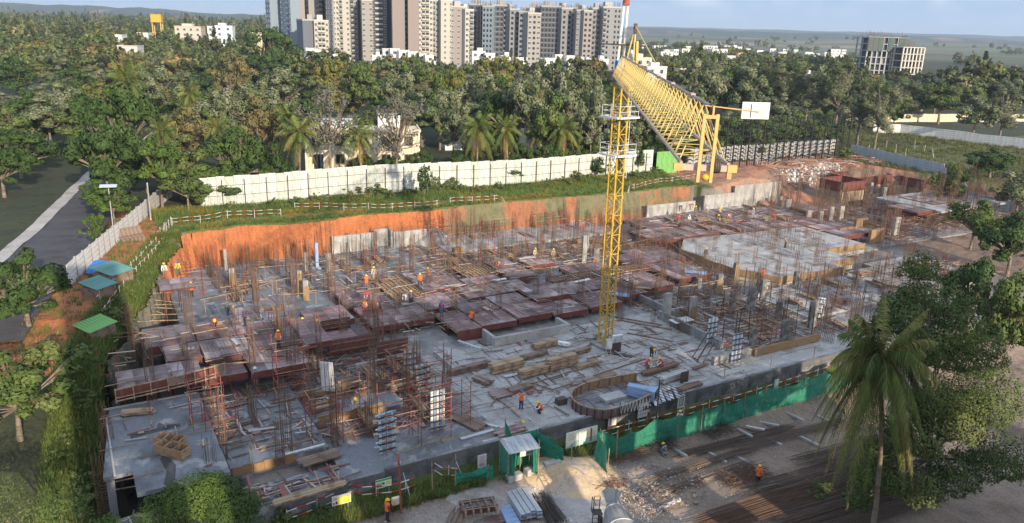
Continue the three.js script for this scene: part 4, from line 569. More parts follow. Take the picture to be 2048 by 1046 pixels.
{ const R = rng(14); let i = 0; const g = 'white row houses below the towers';
  for (const [x0, x1, y, D] of [[609, 624, 97, 400], [624, 638, 100, 395], [640, 655, 104, 390], [654, 668, 107, 384], [668, 684, 112, 380], [742, 760, 111, 390], [762, 778, 98, 410], [778, 796, 98, 405], [795, 815, 101, 402], [814, 833, 104, 400], [832, 850, 108, 398], [848, 868, 111, 392], [745, 775, 118, 375], [942, 968, 103, 410], [968, 988, 107, 405], [1000, 1020, 112, 400], [1030, 1052, 116, 395], [1080, 1108, 117, 400], [1108, 1122, 110, 412], [1130, 1146, 112, 408], [1160, 1184, 115, 402], [1132, 1162, 124, 370], [1162, 1190, 137, 350], [1172, 1182, 122, 380], [1196, 1215, 119, 405]]) house('white flat roofed row house below the apartment towers', x0, x1, y, D, { group: g, yaw: 0.12 + R() * 0.12, d: 8, hut: R() < 0.3 }); }
for (const [x0, x1, y, D, l, o] of [
  [1270, 1302, 116, 360, 'cream house with a flat roof seen just right of the crane mast', { m: MT.cream }], [1290, 1332, 134, 340, 'white low house right of the crane mast', {}], [1358, 1385, 138, 380, 'cream house above the middle of the jib', { m: MT.cream }], [1375, 1400, 142, 375, 'white house above the middle of the jib', {}], [1262, 1275, 108, 380, 'narrow white house tight beside the crane mast', {}], [1320, 1345, 104, 640, 'small white house in the far palms', {}], [1405, 1435, 92, 800, 'long white shed among the far palms', { hut: false }], [1472, 1492, 106, 650, 'small pink house far off above the wind board', { m: mat({ map: wearMap, rgb: [0.72, 0.42, 0.3] }) }], [1452, 1470, 112, 600, 'small white house far off above the wind board', {}], [1600, 1640, 107, 760, 'long blue white shed far off at right', { hut: false, m: mat({ map: wearMap, rgb: [0.6, 0.7, 0.85] }) }], [1655, 1685, 110, 720, 'white shed far off at right', { hut: false }], [1618, 1634, 150, 330, 'white house gleaming through the right wood', {}], [1440, 1470, 134, 420, 'low grey roofed house above the jib end', {}],
  [347, 397, 53, 500, 'pinkish flat roofed house at upper left', { m: mat({ map: wearMap, rgb: [0.66, 0.52, 0.44] }), d: 12 }], [412, 424, 53, 490, 'narrow white house at upper left', {}], [428, 461, 52, 490, 'white block at upper left, right of the pinkish house', { m: mat({ map: wearMap, rgb: [0.72, 0.78, 0.86] }) }], [500, 520, 66, 470, 'cream house half hidden left of the towers', { m: MT.cream }], [272, 292, 66, 480, 'small pale house left of the yellow tank', {}], [222, 240, 70, 450, 'long low pale roof at upper left', { hut: false }], [232, 270, 92, 350, 'long low house with pale roof at left', { hut: false, m: mat({ map: wearMap, rgb: [0.6, 0.56, 0.54] }) }],
]) house(l, x0, x1, y, D, o);
{ const R = rng(26); for (let i = 0; i < 22; i++) { const x = 1275 + i * 19 + R() * 14, D = 620 + 330 * R(), y = 72 + (x - 1500) * 0.03 + 20000 / D * (0.85 + 0.2 * R()) + 2; house('small white house among the far palms right of the crane', x, x + 9 + 12 * R(), y, D, { group: 'white houses among the far palms', n: 2, hut: R() < 0.3, yaw: R() * 0.5 }); } }
// the cream villa behind the fence, and its neighbours seen through the trees
{
  const t = house('large cream villa with white upper storey behind the fence, seen through open trees', 602, 830, 262, 136, { m: MT.cream, d: 8, n: 5, fm: MT.oldWood, hut: false, yaw: 0.2 }), p = new MB(); const w = 17.5;
  p.box(-5, 8.2, -2, 6.5, 3.4, 6).box(5, 8.6, -3.4, 4.4, 4.4, 4).box(0.5, 6.9, 1, 7, 0.3, 5); for (let i = 0; i < 6; i++) p.box(-2.4 + i * 1.2, 7.3, 1, 0.16, 0.3, 5.4); part('upper_storey', p, MT.plaster, t); const dk = new MB(); dk.box(4, 2.2, 5.06, 3.2, 2.4, 0.14).box(-7.4, 2.6, 5.06, 1.3, 4.6, 0.14); part('openings', dk, MT.glass, t);
}
house('cream villa glimpsed behind the right sunlit palm', 1040, 1075, 268, 158, { m: MT.cream, yaw: 0.3 }); house('cream villa glimpsed left of the mast behind the palms', 1150, 1215, 240, 172, { m: MT.cream, yaw: 0.3 }); house('white villa glimpsed between the palms and the wood', 880, 960, 232, 176, { yaw: 0.25 }); house('tall cream villa behind the dark screen fence', 1482, 1522, 268, 200, { m: MT.cream, yaw: 0.3 }); house('white villa deep in the wood above the middle palm', 1010, 1060, 196, 205, {});
{ // yellow water tank on legs, upper left
  const p = far(313, 29, 540), g = ground(p), h = p.y - g, t = thing('water_tower', 'yellow square water tank on concrete legs at upper left', 'water tower', V(p.x, g, p.z), 0.2), tank = new MB(), legs = new MB(); tank.box(0, h - 2.3, 0, 6.4, 4.6, 6.4).box(0, h + 0.1, 0, 6.8, 0.3, 6.8).box(0, h - 4.7, 0, 7, 0.4, 7); part('tank', tank, mat({ map: wearMap, rgb: [0.62, 0.40, 0.06] }), t);
  for (const x of [-2.6, 2.6]) for (const z of [-2.6, 2.6]) { const l = new MB(); l.box(x, (h - 5) / 2, z, 0.7, h - 5, 0.7); part('leg', l, mat({ map: wearMap, rgb: [0.6, 0.42, 0.16] }), t); } for (const y of [0.35, 0.7]) legs.box(0, (h - 5) * y, 2.6, 6, 0.5, 0.4).box(0, (h - 5) * y, -2.6, 6, 0.5, 0.4).box(2.6, (h - 5) * y, 0, 0.4, 0.5, 6).box(-2.6, (h - 5) * y, 0, 0.4, 0.5, 6); part('brace', legs, mat({ map: wearMap, rgb: [0.6, 0.42, 0.16] }), t);
}
// unseen block added behind the camera to shade the near part of the site
{
  // lined up with the sun; openings and roof line shaped to place light patches
  const o = thing('added_shade_wall', 'added unseen wall behind the viewpoint with openings shaped to pass patches of sun', 'building', V(0, 0, 0)), sx = Math.sin(SUN_A), sz = Math.cos(SUN_A);
  const piece = (t0, t1, y0, y1) => { const t = (t0 + t1) / 2, s = 3, w = new MB(); w.box(s * sx + t * sz, (y0 + y1) / 2, s * sz - t * sx, t1 - t0, y1 - y0, 2, SUN_A); part('wall', w, MT.pale, o); };
  const open = [[0.2, 1.6, 18.3, 21], [3.4, 5.2, 17, 22], [5.7, 6.9, 26.4, 29.4], [7.2, 8.7, 20, 27], [9.2, 10.3, 17.4, 19.6], [10.6, 13.3, 24.6, 28.4], [13.8, 14.9, 13.7, 16], [16.3, 17.4, 17.8, 20.2], [17.6, 19, 21, 24.2], [19.3, 20.7, 18.3, 21], [22.2, 24.1, 18.3, 22], [26.8, 29.3, 11.8, 16.6], [30.8, 33, 10.4, 14.2], [33.2, 34.7, 10.2, 16.2], [35.6, 37.3, 9.2, 12.8], [37.5, 39.6, 13.2, 16.2], [40.4, 42.6, 9, 12.6], [43.2, 46.6, 13.4, 15.4], [47, 48.6, 9.2, 11], [51.5, 58, 13.2, 19.5], [61, 70, 8.5, 17]];
  const roof = (t) => poly1([[3.2, 36], [3.3, 27.6], [20, 27.2], [33, 27.8], [34, 26.6], [44, 27.5], [45, 29], [58, 28], [59, 25], [66, 24], [66.5, 19], [73, 18]], t);
  let t0 = -2; const wall = (a, b) => { const n = Math.ceil((b - a) / 4); for (let i = 0; i < n; i++) { const x = lerp(a, b, i / n), y = lerp(a, b, (i + 1) / n); piece(x, y - 0.003, -3, roof((x + y) / 2)); } };
  for (const [a, b, lo, hi] of open) { wall(t0, a); piece(a + 0.003, b - 0.003, -3, lo); if (hi < roof((a + b) / 2) - 0.4) piece(a + 0.003, b - 0.003, hi, roof((a + b) / 2) - 0.2); t0 = b; } wall(t0, 73);
}
// ---------------------------------------------------------------- tower crane
{
  const X = 9.8, Z = -75, t = thing('tower_crane', 'yellow lattice tower crane with its long triangular jib pointing at the camera', 'crane', V(X, 0, Z)), S = 0.98, H = 26.4, turn = 0.62;
  const rot = (x, z, y) => V(x * Math.cos(turn) + z * Math.sin(turn), y, -x * Math.sin(turn) + z * Math.cos(turn)), cn = [[-1, -1], [1, -1], [1, 1], [-1, 1]].map(([x, z]) => [x * S / 2, z * S / 2]);
  for (const [x, z] of cn) { const m = new MB(); m.beam(rot(x, z, 0), rot(x, z, H), 0.15, 0.15); for (let y = 2.6; y < H; y += 2.6) m.box(rot(x, z, y).x, y, rot(x, z, y).z, 0.21, 0.28, 0.21, turn); part('mast_leg', m, MT.yellow, t); }
  const br = new MB(); for (let f = 0; f < 4; f++) { const [a, b] = [cn[f], cn[(f + 1) % 4]]; let k = 0; for (let y = 0.1; y < H - 0.95; y += 0.98, k++) { br.bar(rot(...(k % 2 ? a : b), y), rot(...(k % 2 ? b : a), y + 0.98), 0.04, 5); if (k % 2 === 0) br.bar(rot(...a, y), rot(...b, y), 0.045, 5); } } part('mast_bracing', br, MT.yellow, t);
  const lad = new MB(); for (const s of [-0.16, 0.16]) lad.bar(rot(s, 0.25, 0), rot(s, 0.25, H), 0.025, 4); for (let y = 0.3; y < H; y += 0.35) lad.bar(rot(-0.16, 0.25, y), rot(0.16, 0.25, y), 0.018, 4); part('ladder', lad, MT.darkSteel, t);
  for (const y of [19.75, 23.3]) { // white access platforms with rails
    const m = new MB(), r = new MB(), w = 1.2; for (const [a, b] of [[[-w, -w], [w, -w]], [[w, -w], [w, w]], [[w, w], [-w, w]], [[-w, w], [-w, -w]]]) { m.beam(rot(...a, y), rot(...b, y), 0.42, 0.16); for (const h of [0.55, 1.05]) r.bar(rot(...a, y + h), rot(...b, y + h), 0.026, 4); for (const q of [0, 0.5]) { const c = [lerp(a[0], b[0], q), lerp(a[1], b[1], q)]; r.bar(rot(...c, y), rot(...c, y + 1.1), 0.026, 4); } } const pl = part('platform', m, MT.white, t); part('railing', r, MT.white, pl);
  }
  const cage = new MB(); for (const [x, z] of [[0.66, 0.2], [1.12, 0.2], [1.12, -0.3]]) cage.bar(rot(x, z, 17.3), rot(x, z, 27), 0.035, 4); for (let y = 17.5; y < 27; y += 1.2) cage.bar(rot(0.66, 0.2, y), rot(1.12, 0.2, y), 0.025, 4).bar(rot(1.12, 0.2, y), rot(1.12, -0.3, y), 0.025, 4); part('ladder_cage', cage, MT.white, t);
  const sl = new MB(); sl.tube([V(0, H - 0.1, 0), V(0, H + 0.55, 0)], 0.85, 14, WHITE, true); sl.box(-0.5, H + 0.8, 0.2, 1.6, 0.5, 1.6, 0.3); part('slewing_ring', sl, MT.oldWood, t);
  const mot = new MB(); mot.box(-0.55, H + 1.55, 0.4, 0.42, 0.75, 0.45, 0.5).box(-0.58, H + 1.97, 0.4, 0.34, 0.2, 0.36, 0.5); part('motor_cover', mot, MT.tarp, t);
  const cab = new MB(); cab.box(0.3, H + 1.1, 0.5, 0.5, 0.7, 0.4, 0.2); part('switch_box', cab, MT.darkSteel, t);
  // head: tall white twin tubes with a red top, yellow A frame, tie rod
  const top = V(-0.1, 34.4, 0), hd = new MB(); hd.tube([V(-0.62, H + 0.9, 0.1), V(-0.33, 33.4, 0)], 0.13, 7).tube([V(-0.05, H + 0.9, -0.1), V(0.02, 33.4, 0)], 0.12, 7); for (let y = H + 2; y < 33; y += 1.5) { const q = (y - H) / 8; hd.bar(V(-0.62 + 0.26 * q, y, 0.08), V(-0.05, y, -0.08), 0.035, 4); } part('head_tubes', hd, MT.white, t); const cap = new MB(); cap.tube([V(-0.16, 33.3, 0), V(-0.12, 34, 0), V(-0.1, 36, 0)], [0.32, 0.27, 0.2], 8, WHITE, true); for (const y of [33.4, 33.9, 34.5, 35.2]) cap.box(-0.13, y, 0, 0.6, 0.1, 0.6); cap.beam(V(-0.13, 34.5, 0), V(-1.1, 34.25, 0), 0.14, 0.2); part('head_cap', cap, MT.redPaint, t);
  const af = new MB(); const apex = V(0.72, 31.5, 1); af.bar(V(0.1, 28.2, 0.6), apex, 0.07, 5).bar(V(0.75, 28.2, 1), apex, 0.09, 5).bar(V(1.05, 28, 1.2), V(0.95, 30.2, 1.1), 0.13, 5).bar(V(0.85, 28, 0.8), V(0.85, 30.2, 0.9), 0.1, 5); part('apex_frame', af, MT.jibYellow, t); const ap = new MB(); ap.box(apex.x, apex.y - 0.2, apex.z, 0.3, 0.9, 0.3).bar(V(-2.4, 29.9, 0), V(2.2, 29.8, 0.6), 0.06, 4); part('apex_head', ap, MT.darkSteel, t);
  const tie = new MB(); tie.bar(apex, V(0.35, 28.9, 15), 0.06, 5); part('tie_rod', tie, MT.jibYellow, t);
  // jib, in world directions: root to tip
  const j0 = V(-0.35, 0, 1.0), j1 = V(5.88 - X, 0, -24.2 - Z), dir = V().subVectors(j1, j0), L = dir.length(); dir.normalize(); const sd = V(dir.z, 0, -dir.x).multiplyScalar(1), yb = 27.15, yt = 28.92, hw = 0.72;
  const J = (u, s, y) => j0.clone().addScaledVector(dir, u).addScaledVector(sd, s).setY(y);
  for (const s of [-hw, hw]) { const m = new MB(); m.beam(J(0, s, yb), J(L, s, yb), 0.085, 0.095); part('lower_chord', m, MT.jibGrey, t); } { const m = new MB(); m.tube([J(0, 0, yt), J(L, 0, yt)], 0.055, 7); for (let u = 4; u < L; u += 6) m.beam(J(u - 0.25, 0, yt), J(u + 0.25, 0, yt), 0.16, 0.18); part('upper_chord', m, MT.jibGrey, t); }
  const lw = new MB(), bay = 1.3, nb = Math.floor(L / bay); for (const s of [-hw, hw]) { const m = new MB(); for (let i = 0; i < nb; i++) { const u = i * bay; m.bar(J(u, s, yb), J(u + bay / 2, 0, yt), 0.02, 6).bar(J(u + bay / 2, 0, yt), J(u + bay, s, yb), 0.02, 6); } part('jib_diagonals', m, MT.jibYellow, t); }
  for (let i = 0; i < nb; i++) { const u = i * bay; lw.bar(J(u, -hw, yb), J(u, hw, yb), 0.014, 5); lw.bar(J(u, i % 2 ? -hw : hw, yb), J(u + bay, i % 2 ? hw : -hw, yb), 0.01, 5); } part('jib_floor_bracing', lw, MT.jibYellow, t);
  // rope and walkway wire along the top chord
  const wire = new MB(); for (let i = 0; i < nb; i += 3) wire.bar(J(i * bay, 0, yt), J(i * bay, 0.02, yt + 0.28), 0.012, 3); wire.bar(J(0, 0, yt + 0.26), J(L, 0, yt + 0.2), 0.008, 3); part('rope', wire, MT.darkSteel, t);
  // tip: cross beam, hanging frame, pulley, drum
  const cb = new MB(); cb.beam(J(L + 0.1, -0.86, yb - 0.1), J(L + 0.1, 0.86, yb - 0.1), 0.16, 0.19); part('tip_beam', cb, MT.jibGrey, t); for (const s of [-1, 1]) { const b = new MB(); b.beam(J(L + 0.12, s * 0.68, yb - 0.1), J(L + 0.12, s * 0.96, yb - 0.1), 0.18, 0.22); if (s > 0) b.beam(J(L + 0.12, 0.74, yb - 0.2), J(L + 0.12, 0.74, yb - 0.42), 0.14, 0.14); part('tip_bracket', b, MT.ochre, t); }
  const fr = [-0.19, 0.2]; for (const s of fr) { const m = new MB(); m.beam(J(L + 0.28, s, 28.7), J(L + 0.28, s - 0.03, 26.62), 0.095, 0.095); part('tip_post', m, MT.ochre, t); } { const m = new MB(); m.beam(J(L + 0.28, -0.19, 28.62), J(L + 0.28, 0.2, 28.62), 0.1, 0.1); m.beam(J(L + 0.28, 0.06, 28.66), J(L + 0.28, 0.06, 28.95), 0.05, 0.05); part('tip_crossbar', m, MT.ochre, t); }
  const pu = new MB(); const disc = new THREE.CylinderGeometry(0.22, 0.22, 0.05, 18); for (const o of [0.3, 0.36, 0.42]) { const p = J(L + 0.05, o, yb - 0.05); pu.add(disc, M4(p, 0, 1, 0, Math.PI / 2)); } part('pulley', pu, MT.darkSteel, t); const dr = new MB(); { const p = J(L + 0.3, 0.0, 26.78); dr.add(new THREE.SphereGeometry(0.12, 12, 8), M4(p, 0, V(1, 0.9, 1))); } part('weight', dr, MT.yellow, t);
  // board on a rod
  const b = thing('wind_board', 'white square board held out sideways on an orange rod at the jib tip', 'board', V(X, 0, Z)), rd = new MB(); rd.bar(J(L + 0.2, -0.2, 28.94), J(L + 0.2, 1.28, 28.82), 0.022, 6).bar(J(L + 0.2, 1.2, 28.83), J(L + 0.2, 1.4, 28.81), 0.02, 6); part('rod', rd, MT.ochre, b); const pn = new MB(); { const p = J(L + 0.16, 1.32, 28.84); pn.box(p.x, p.y, p.z, 0.84, 0.5, 0.02, 0.05); } part('panel', pn, MT.white, b).rotation.z = -0.0; const cl = new MB(); for (const o of [0.98, 1.18]) cl.beam(J(L + 0.2, o, 29.03), J(L + 0.2, o, 28.63), 0.018, 0.02); cl.beam(J(L + 0.21, 0.95, 28.84), J(L + 0.21, 1.22, 28.83), 0.018, 0.02); part('clamp', cl, MT.darkSteel, b);
  // base
  const bx = new MB(); bx.box(0, 0.1, 0, 2.2, 0.3, 2.2, turn); part('base_block', bx, MT.concrete, t);
  const e1 = thing('electrical_cabinet', 'pale grey switch cabinet on legs in front of the crane mast foot', 'cabinet', V(X + 0.1, 0, Z + 2.4), 0.2), c1 = new MB(); c1.box(0, 1.15, 0, 0.62, 1.0, 0.35); part('body', c1, MT.zinc, e1); const l1 = new MB(); for (const x of [-0.24, 0.24]) l1.box(x, 0.32, 0, 0.06, 0.66, 0.06); part('legs', l1, MT.zinc, e1); const d1 = new MB(); d1.box(0, 1.15, 0.19, 0.52, 0.86, 0.03); part('door', d1, MT.white, e1);
  const e2 = thing('electrical_cabinet', 'wide white switch cabinet on the crane mast foot, right of the grey one', 'cabinet', V(X + 1.0, 0, Z + 1.7), 0.45), c2 = new MB(); c2.box(0, 1.5, 0, 1.05, 0.75, 0.35); part('body', c2, MT.white, e2); const d2 = new MB(); d2.box(-0.26, 1.5, 0.19, 0.46, 0.66, 0.03).box(0.26, 1.5, 0.19, 0.46, 0.66, 0.03); part('door', d2, MT.zinc, e2); const f2 = new MB(); f2.box(0, 0.5, -0.1, 1.0, 1.1, 0.2); part('stand', f2, MT.darkSteel, e2);
}
// ---------------------------------------------------------------- concrete of the site
const rect = (a0, a1, b0, b1) => [[a0, b0], [a1, b0], [a1, b1], [a0, b1]];
function slab(pts, y0, y1, m, name, label, cat, side) { const g = new MB(); g.prism(pts.map(([a, b]) => { const v = ab(a, b); return [v.x, v.z]; }), y0, y1, WHITE); return cat ? solo(name, g, m, label, cat) : struct(name, g, m, label); }
// box whose axes follow the site: centre a, b; base height h
function abox(m, a, b, h, la, lb, hh, col = WHITE, turn = 0) { const p = ab(a, b); return m.box(p.x, h + hh / 2, p.z, la, hh, lb, SITE + turn, col); }
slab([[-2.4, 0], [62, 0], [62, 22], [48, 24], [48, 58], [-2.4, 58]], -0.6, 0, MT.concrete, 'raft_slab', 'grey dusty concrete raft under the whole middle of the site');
slab([[-19.6, 20], [-13.02, 20], [-13.02, 30], [-15.9, 40], [-15, 57.5], [-16.4, 57.4], [-19, 46]], -0.62, -0.012, MT.wetShade, 'raft_slab', 'bluish grey slab at the back left');
slab([[-13, 0], [-2.41, 0], [-2.41, 58], [-15, 58], [-16, 40], [-13, 30]], -0.6, 0, MT.wetShade, 'raft_slab', 'concrete raft with shade painted dark grey under the scaffolds at the left');  // the darker tone is shade put into the floor colour
slab(rect(0, 62, 0.05, 18), 0.004, 0.012, MT.pale, 'screed', 'pale dusty concrete floor between the crane and the front wall');
slab(rect(-15, 12, 40, 57.8), 0.004, 0.02, MT.wetShade, 'screed', 'bluish concrete floor in the back left corner');
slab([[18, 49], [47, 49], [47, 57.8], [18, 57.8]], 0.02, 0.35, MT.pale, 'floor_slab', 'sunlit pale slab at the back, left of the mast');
// left corner slabs, raised over the dark trench
const leftSlab = slab([[-28, 5.2], [-26.2, 5.2], [-26.2, 2.2], [-20.4, 2.2], [-20.4, 15.9], [-27, 15.9]], 1.2, 1.5, MT.wetShade, 'floor_slab', 'bluish grey slab with a dark water stain at the left corner', 'slab');
{ const st = new MB(); const outline = (pts, y) => st.prism(pts.map(([x, yy]) => { const p = at(x, yy, y); return [p.x, p.z]; }), y, y + 0.005, [0.34, 0.32, 0.31]); outline([[260, 870], [312, 857], [318, 845], [330, 850], [360, 847], [361, 853], [330, 860], [290, 870], [262, 878]], 1.502); outline([[320, 918], [330, 905], [352, 930], [350, 960], [340, 975], [327, 968], [333, 945]], 1.502); const o = new THREE.Mesh(st.geo(), MT.wetShade); o.name = 'wet_stain'; o.receiveShadow = true; leftSlab.add(o);
  const up = new MB(); for (const [a, b] of [[-27.6, 5.6], [-20.8, 2.6], [-24, 9], [-21, 9], [-27, 10], [-26.8, 15], [-21, 15], [-24, 15]]) abox(up, a, b, -4.6, 0.5, 0.5, 5.8); part('column', up, MT.wetShade, leftSlab); const ed = new MB(); abox(ed, -24, 15.6, 1.5, 6.8, 0.12, 0.12); abox(ed, -27.3, 9.5, 1.5, 0.12, 9, 0.14); part('edge_strip', ed, MT.pale, leftSlab); }
slab(rect(-20.1, -13.02, 4.2, 17.8), -4.5, 0.5, MT.wetShade, 'floor_slab', 'grey slab with a brown formwork lip, second bay from the left', 'slab');
slab(rect(-29, -13.02, -0.4, 2.1), -4.5, 0.02, MT.wetShade, 'floor_slab', 'low grey landing behind the front wall at the left', 'slab');
slab(rect(-20.1, -13.02, 2.12, 4.1), -4.5, -0.6, MT.wetShade, 'floor_slab', 'sunk strip of concrete before the second bay', 'slab');
for (const [a0, a1, b, h0, h1, l] of [[-20, -15.6, 4.1, -0.1, 0.62, 'warped brown form board along the second bay'], [-12.6, -7.2, 8.3, 0, 0.95, 'brown form board with a dark patch beside the scaffolds'], [-12, -5.2, 11.6, 0, 0.55, 'upper brown form board beside the scaffolds'], [-13, -9, 13.6, 0, 0.4, 'short brown form strip in the clutter']]) { const m = new MB(), n = 6; for (let i = 0; i < n; i++) abox(m, lerp(a0, a1, (i + 0.5) / n), b + 0.08 * Math.sin(i * 1.9), h0, (a1 - a0) / n * 0.985, 0.07, h1 - h0 + 0.05 * Math.sin(i * 2.7)); solo('form_board', m, MT.plyTan, l, 'form board'); }
slab(rect(-12.9, -5.2, 8.4, 11.5), 0.01, 0.4, MT.wetShade, 'floor_slab', 'low raised concrete bay behind the brown form board', 'slab');
// front retaining wall, in poured panels
{ const t = thing('retaining_wall', 'long grey retaining wall along the front of the site', 'wall', V(0, 0, 0)); const R = rng(4); for (let a = -30; a < 64; a += 3.3) { if (a > -2 && a < 1.3) continue; const m = new MB(); abox(m, a + 1.65, -0.12, -3, 3.28, 0.3, 3.02 + (a < -13 ? 0 : 0.16), mixc([0.55, 0.56, 0.60], [0.72, 0.72, 0.74], R())); part('wall_panel', m, MT.concrete, t); } const c = new MB(); abox(c, 31, 0.22, 0.01, 66, 0.4, 0.1); part('coping', c, MT.pale, t); }
// low walls and kickers on the middle slab
for (const [a, b, la, lb, h, l, m] of [[12.4, 16.8, 9, 0.35, 0.95, 'pale low wall in front of the red formwork decks', MT.pale], [8, 18.2, 0.35, 2.7, 0.95, 'short return of the pale low wall', MT.pale], [16.9, 18, 0.35, 2.4, 0.9, 'right return of the pale low wall', MT.pale], [30.2, 18.8, 0.35, 7.4, 0.9, 'long low wall right of the crane, upper part', MT.concrete], [28.6, 11, 0.4, 10, 0.95, 'long low wall right of the crane, lower part', MT.concrete], [27.4, 3.4, 5, 0.4, 0.9, 'low wall corner near the front right', MT.concrete], [35, 3.2, 9.5, 0.35, 0.8, 'brown stained kicker wall at the front right', MT.plyTan], [31.8, 19.5, 3, 0.3, 0.6, 'short kicker behind the long low wall', MT.pale], [31.5, 16.4, 3, 0.3, 0.6, 'second short kicker behind the long low wall', MT.pale], [-3.2, 17.6, 6.4, 0.3, 0.5, 'low kerb wall at the corner of the pale floor', MT.pale], [1.6, 15.2, 0.3, 4.6, 0.45, 'kerb running towards the camera beside the pale floor', MT.pale]]) { const w = new MB(); abox(w, a, b, 0, la, lb, h); abox(w, a, b, h, la * 0.98, lb * 0.8, 0.05); solo('low_wall', w, m, l, 'wall'); }
// pale retaining walls at the back
{ const W = (a0, a1, b, h, l) => { const t = thing('back_wall', l, 'wall', V(0, 0, 0)), n = Math.max(1, Math.round((a1 - a0) / 2.4)); for (let i = 0; i < n; i++) { const m = new MB(); abox(m, lerp(a0, a1, (i + 0.5) / n), b, 0, (a1 - a0) / n - 0.02, 0.35, h); part('wall_panel', m, MT.pale, t); } return t; };
  W(3.2, 9.5, 56, 2.5, 'sunlit pale wall left of the recess at the back of the pit'); W(12.2, 17.4, 55.7, 2.3, 'sunlit pale wall right of the recess at the back of the pit'); const m = new MB(); abox(m, 9.7, 56.5, 0, 0.3, 1.2, 2.5); abox(m, 12, 56.5, 0, 0.3, 1.4, 2.6); abox(m, 10.9, 57.2, 0, 2.2, 0.3, 2.6); solo('wall_recess', m, MT.concrete, 'shaded recess between the two pale back walls', 'wall'); W(70.6, 77.8, 54.4, 3.4, 'stained lower part of the white wall under the jib tip'); W(78, 90, 54.6, 4.6, 'tall white sunlit wall at the back right'); W(59, 70, 56, 2.2, 'thin tan wall along the back, right of the mast');
  const rp = new MB(); { const [a0, a1, a2] = [14.5, 20.2, 26], q = (a, b, h) => { const v = ab(a, b, h); return [v.x, v.y, v.z]; }; const F = q(a0, 55.8, 0), T = q(18.4, 55.8, 2.3), B = q(24, 51.6, 0), F2 = q(a0, 56.2, 0), T2 = q(18.7, 56.2, 2.3), B2 = q(24.3, 52.1, 0), K = q(18.6, 52, 0); rp.tri(F, K, T).tri(K, B, T).quad(F, T, T2, F2).quad(T, B, B2, T2).tri(F2, T2, B2); } solo('ramp_wall', rp, MT.concrete, 'shaded wedge shaped ramp wall with a pale sloping edge at the back', 'wall'); }
// the big sunlit slabs on the right
function lipSlab(pts, h, l, lip) { const s = slab(pts, -0.2, h, MT.pale, 'floor_slab', l, 'slab'); for (let i = 0; i < pts.length; i++) if (lip.includes(i)) { const p = pts[i], q = pts[(i + 1) % pts.length], L = Math.hypot(q[0] - p[0], q[1] - p[1]), n = Math.max(1, Math.round(L / 2.4)), nx = (q[1] - p[1]) / L, ny = -(q[0] - p[0]) / L; for (let k = 0; k < n; k++) { const t = (k + 0.5) / n, m = new MB(); abox(m, lerp(p[0], q[0], t) + nx * 0.06, lerp(p[1], q[1], t) + ny * 0.06, h - 0.85, L / n - 0.02, 0.06, 0.95 + 0.06 * Math.sin(k * 2.3), WHITE, Math.atan2(q[1] - p[1], q[0] - p[0])); part('edge_board', m, MT.plyTan, s); } } return s; }
lipSlab([[50.5, 18.3], [57, 18.3], [57, 17.9], [62.5, 17.9], [62.5, 20.2], [67.2, 20.2], [67.2, 25], [76, 25], [76, 36.5], [52, 38.5], [47.5, 34], [47.5, 24]], 1.3, 'large sunlit white slab right of the crane with tan edge boards', [0, 2, 4, 6, 11, 10]);
lipSlab([[44, 8], [80, 8], [80, 20], [69, 20], [69, 18.5], [63, 18.5], [63, 17.5], [44, 17.5]], 0.35, 'lower sunlit slab striped with shadows at the right', [3]);
slab([[44, 0.2], [66, 0.2], [66, 7.9], [44, 7.9]], -0.5, 0.1, MT.concrete, 'floor_slab', 'pale slab behind the right palm and tree', 'slab');
slab([[62.1, 26], [130, 26], [130, 60], [96, 60], [62.1, 54]], -0.7, -0.12, MT.concrete, 'floor_slab', 'dusty brown floor under the far right columns', 'slab');
slab([[104, 31], [124, 31], [124, 44], [104, 44]], 2.2, 2.5, MT.pale, 'floor_slab', 'raised pale slab at the right edge on dark props', 'slab');
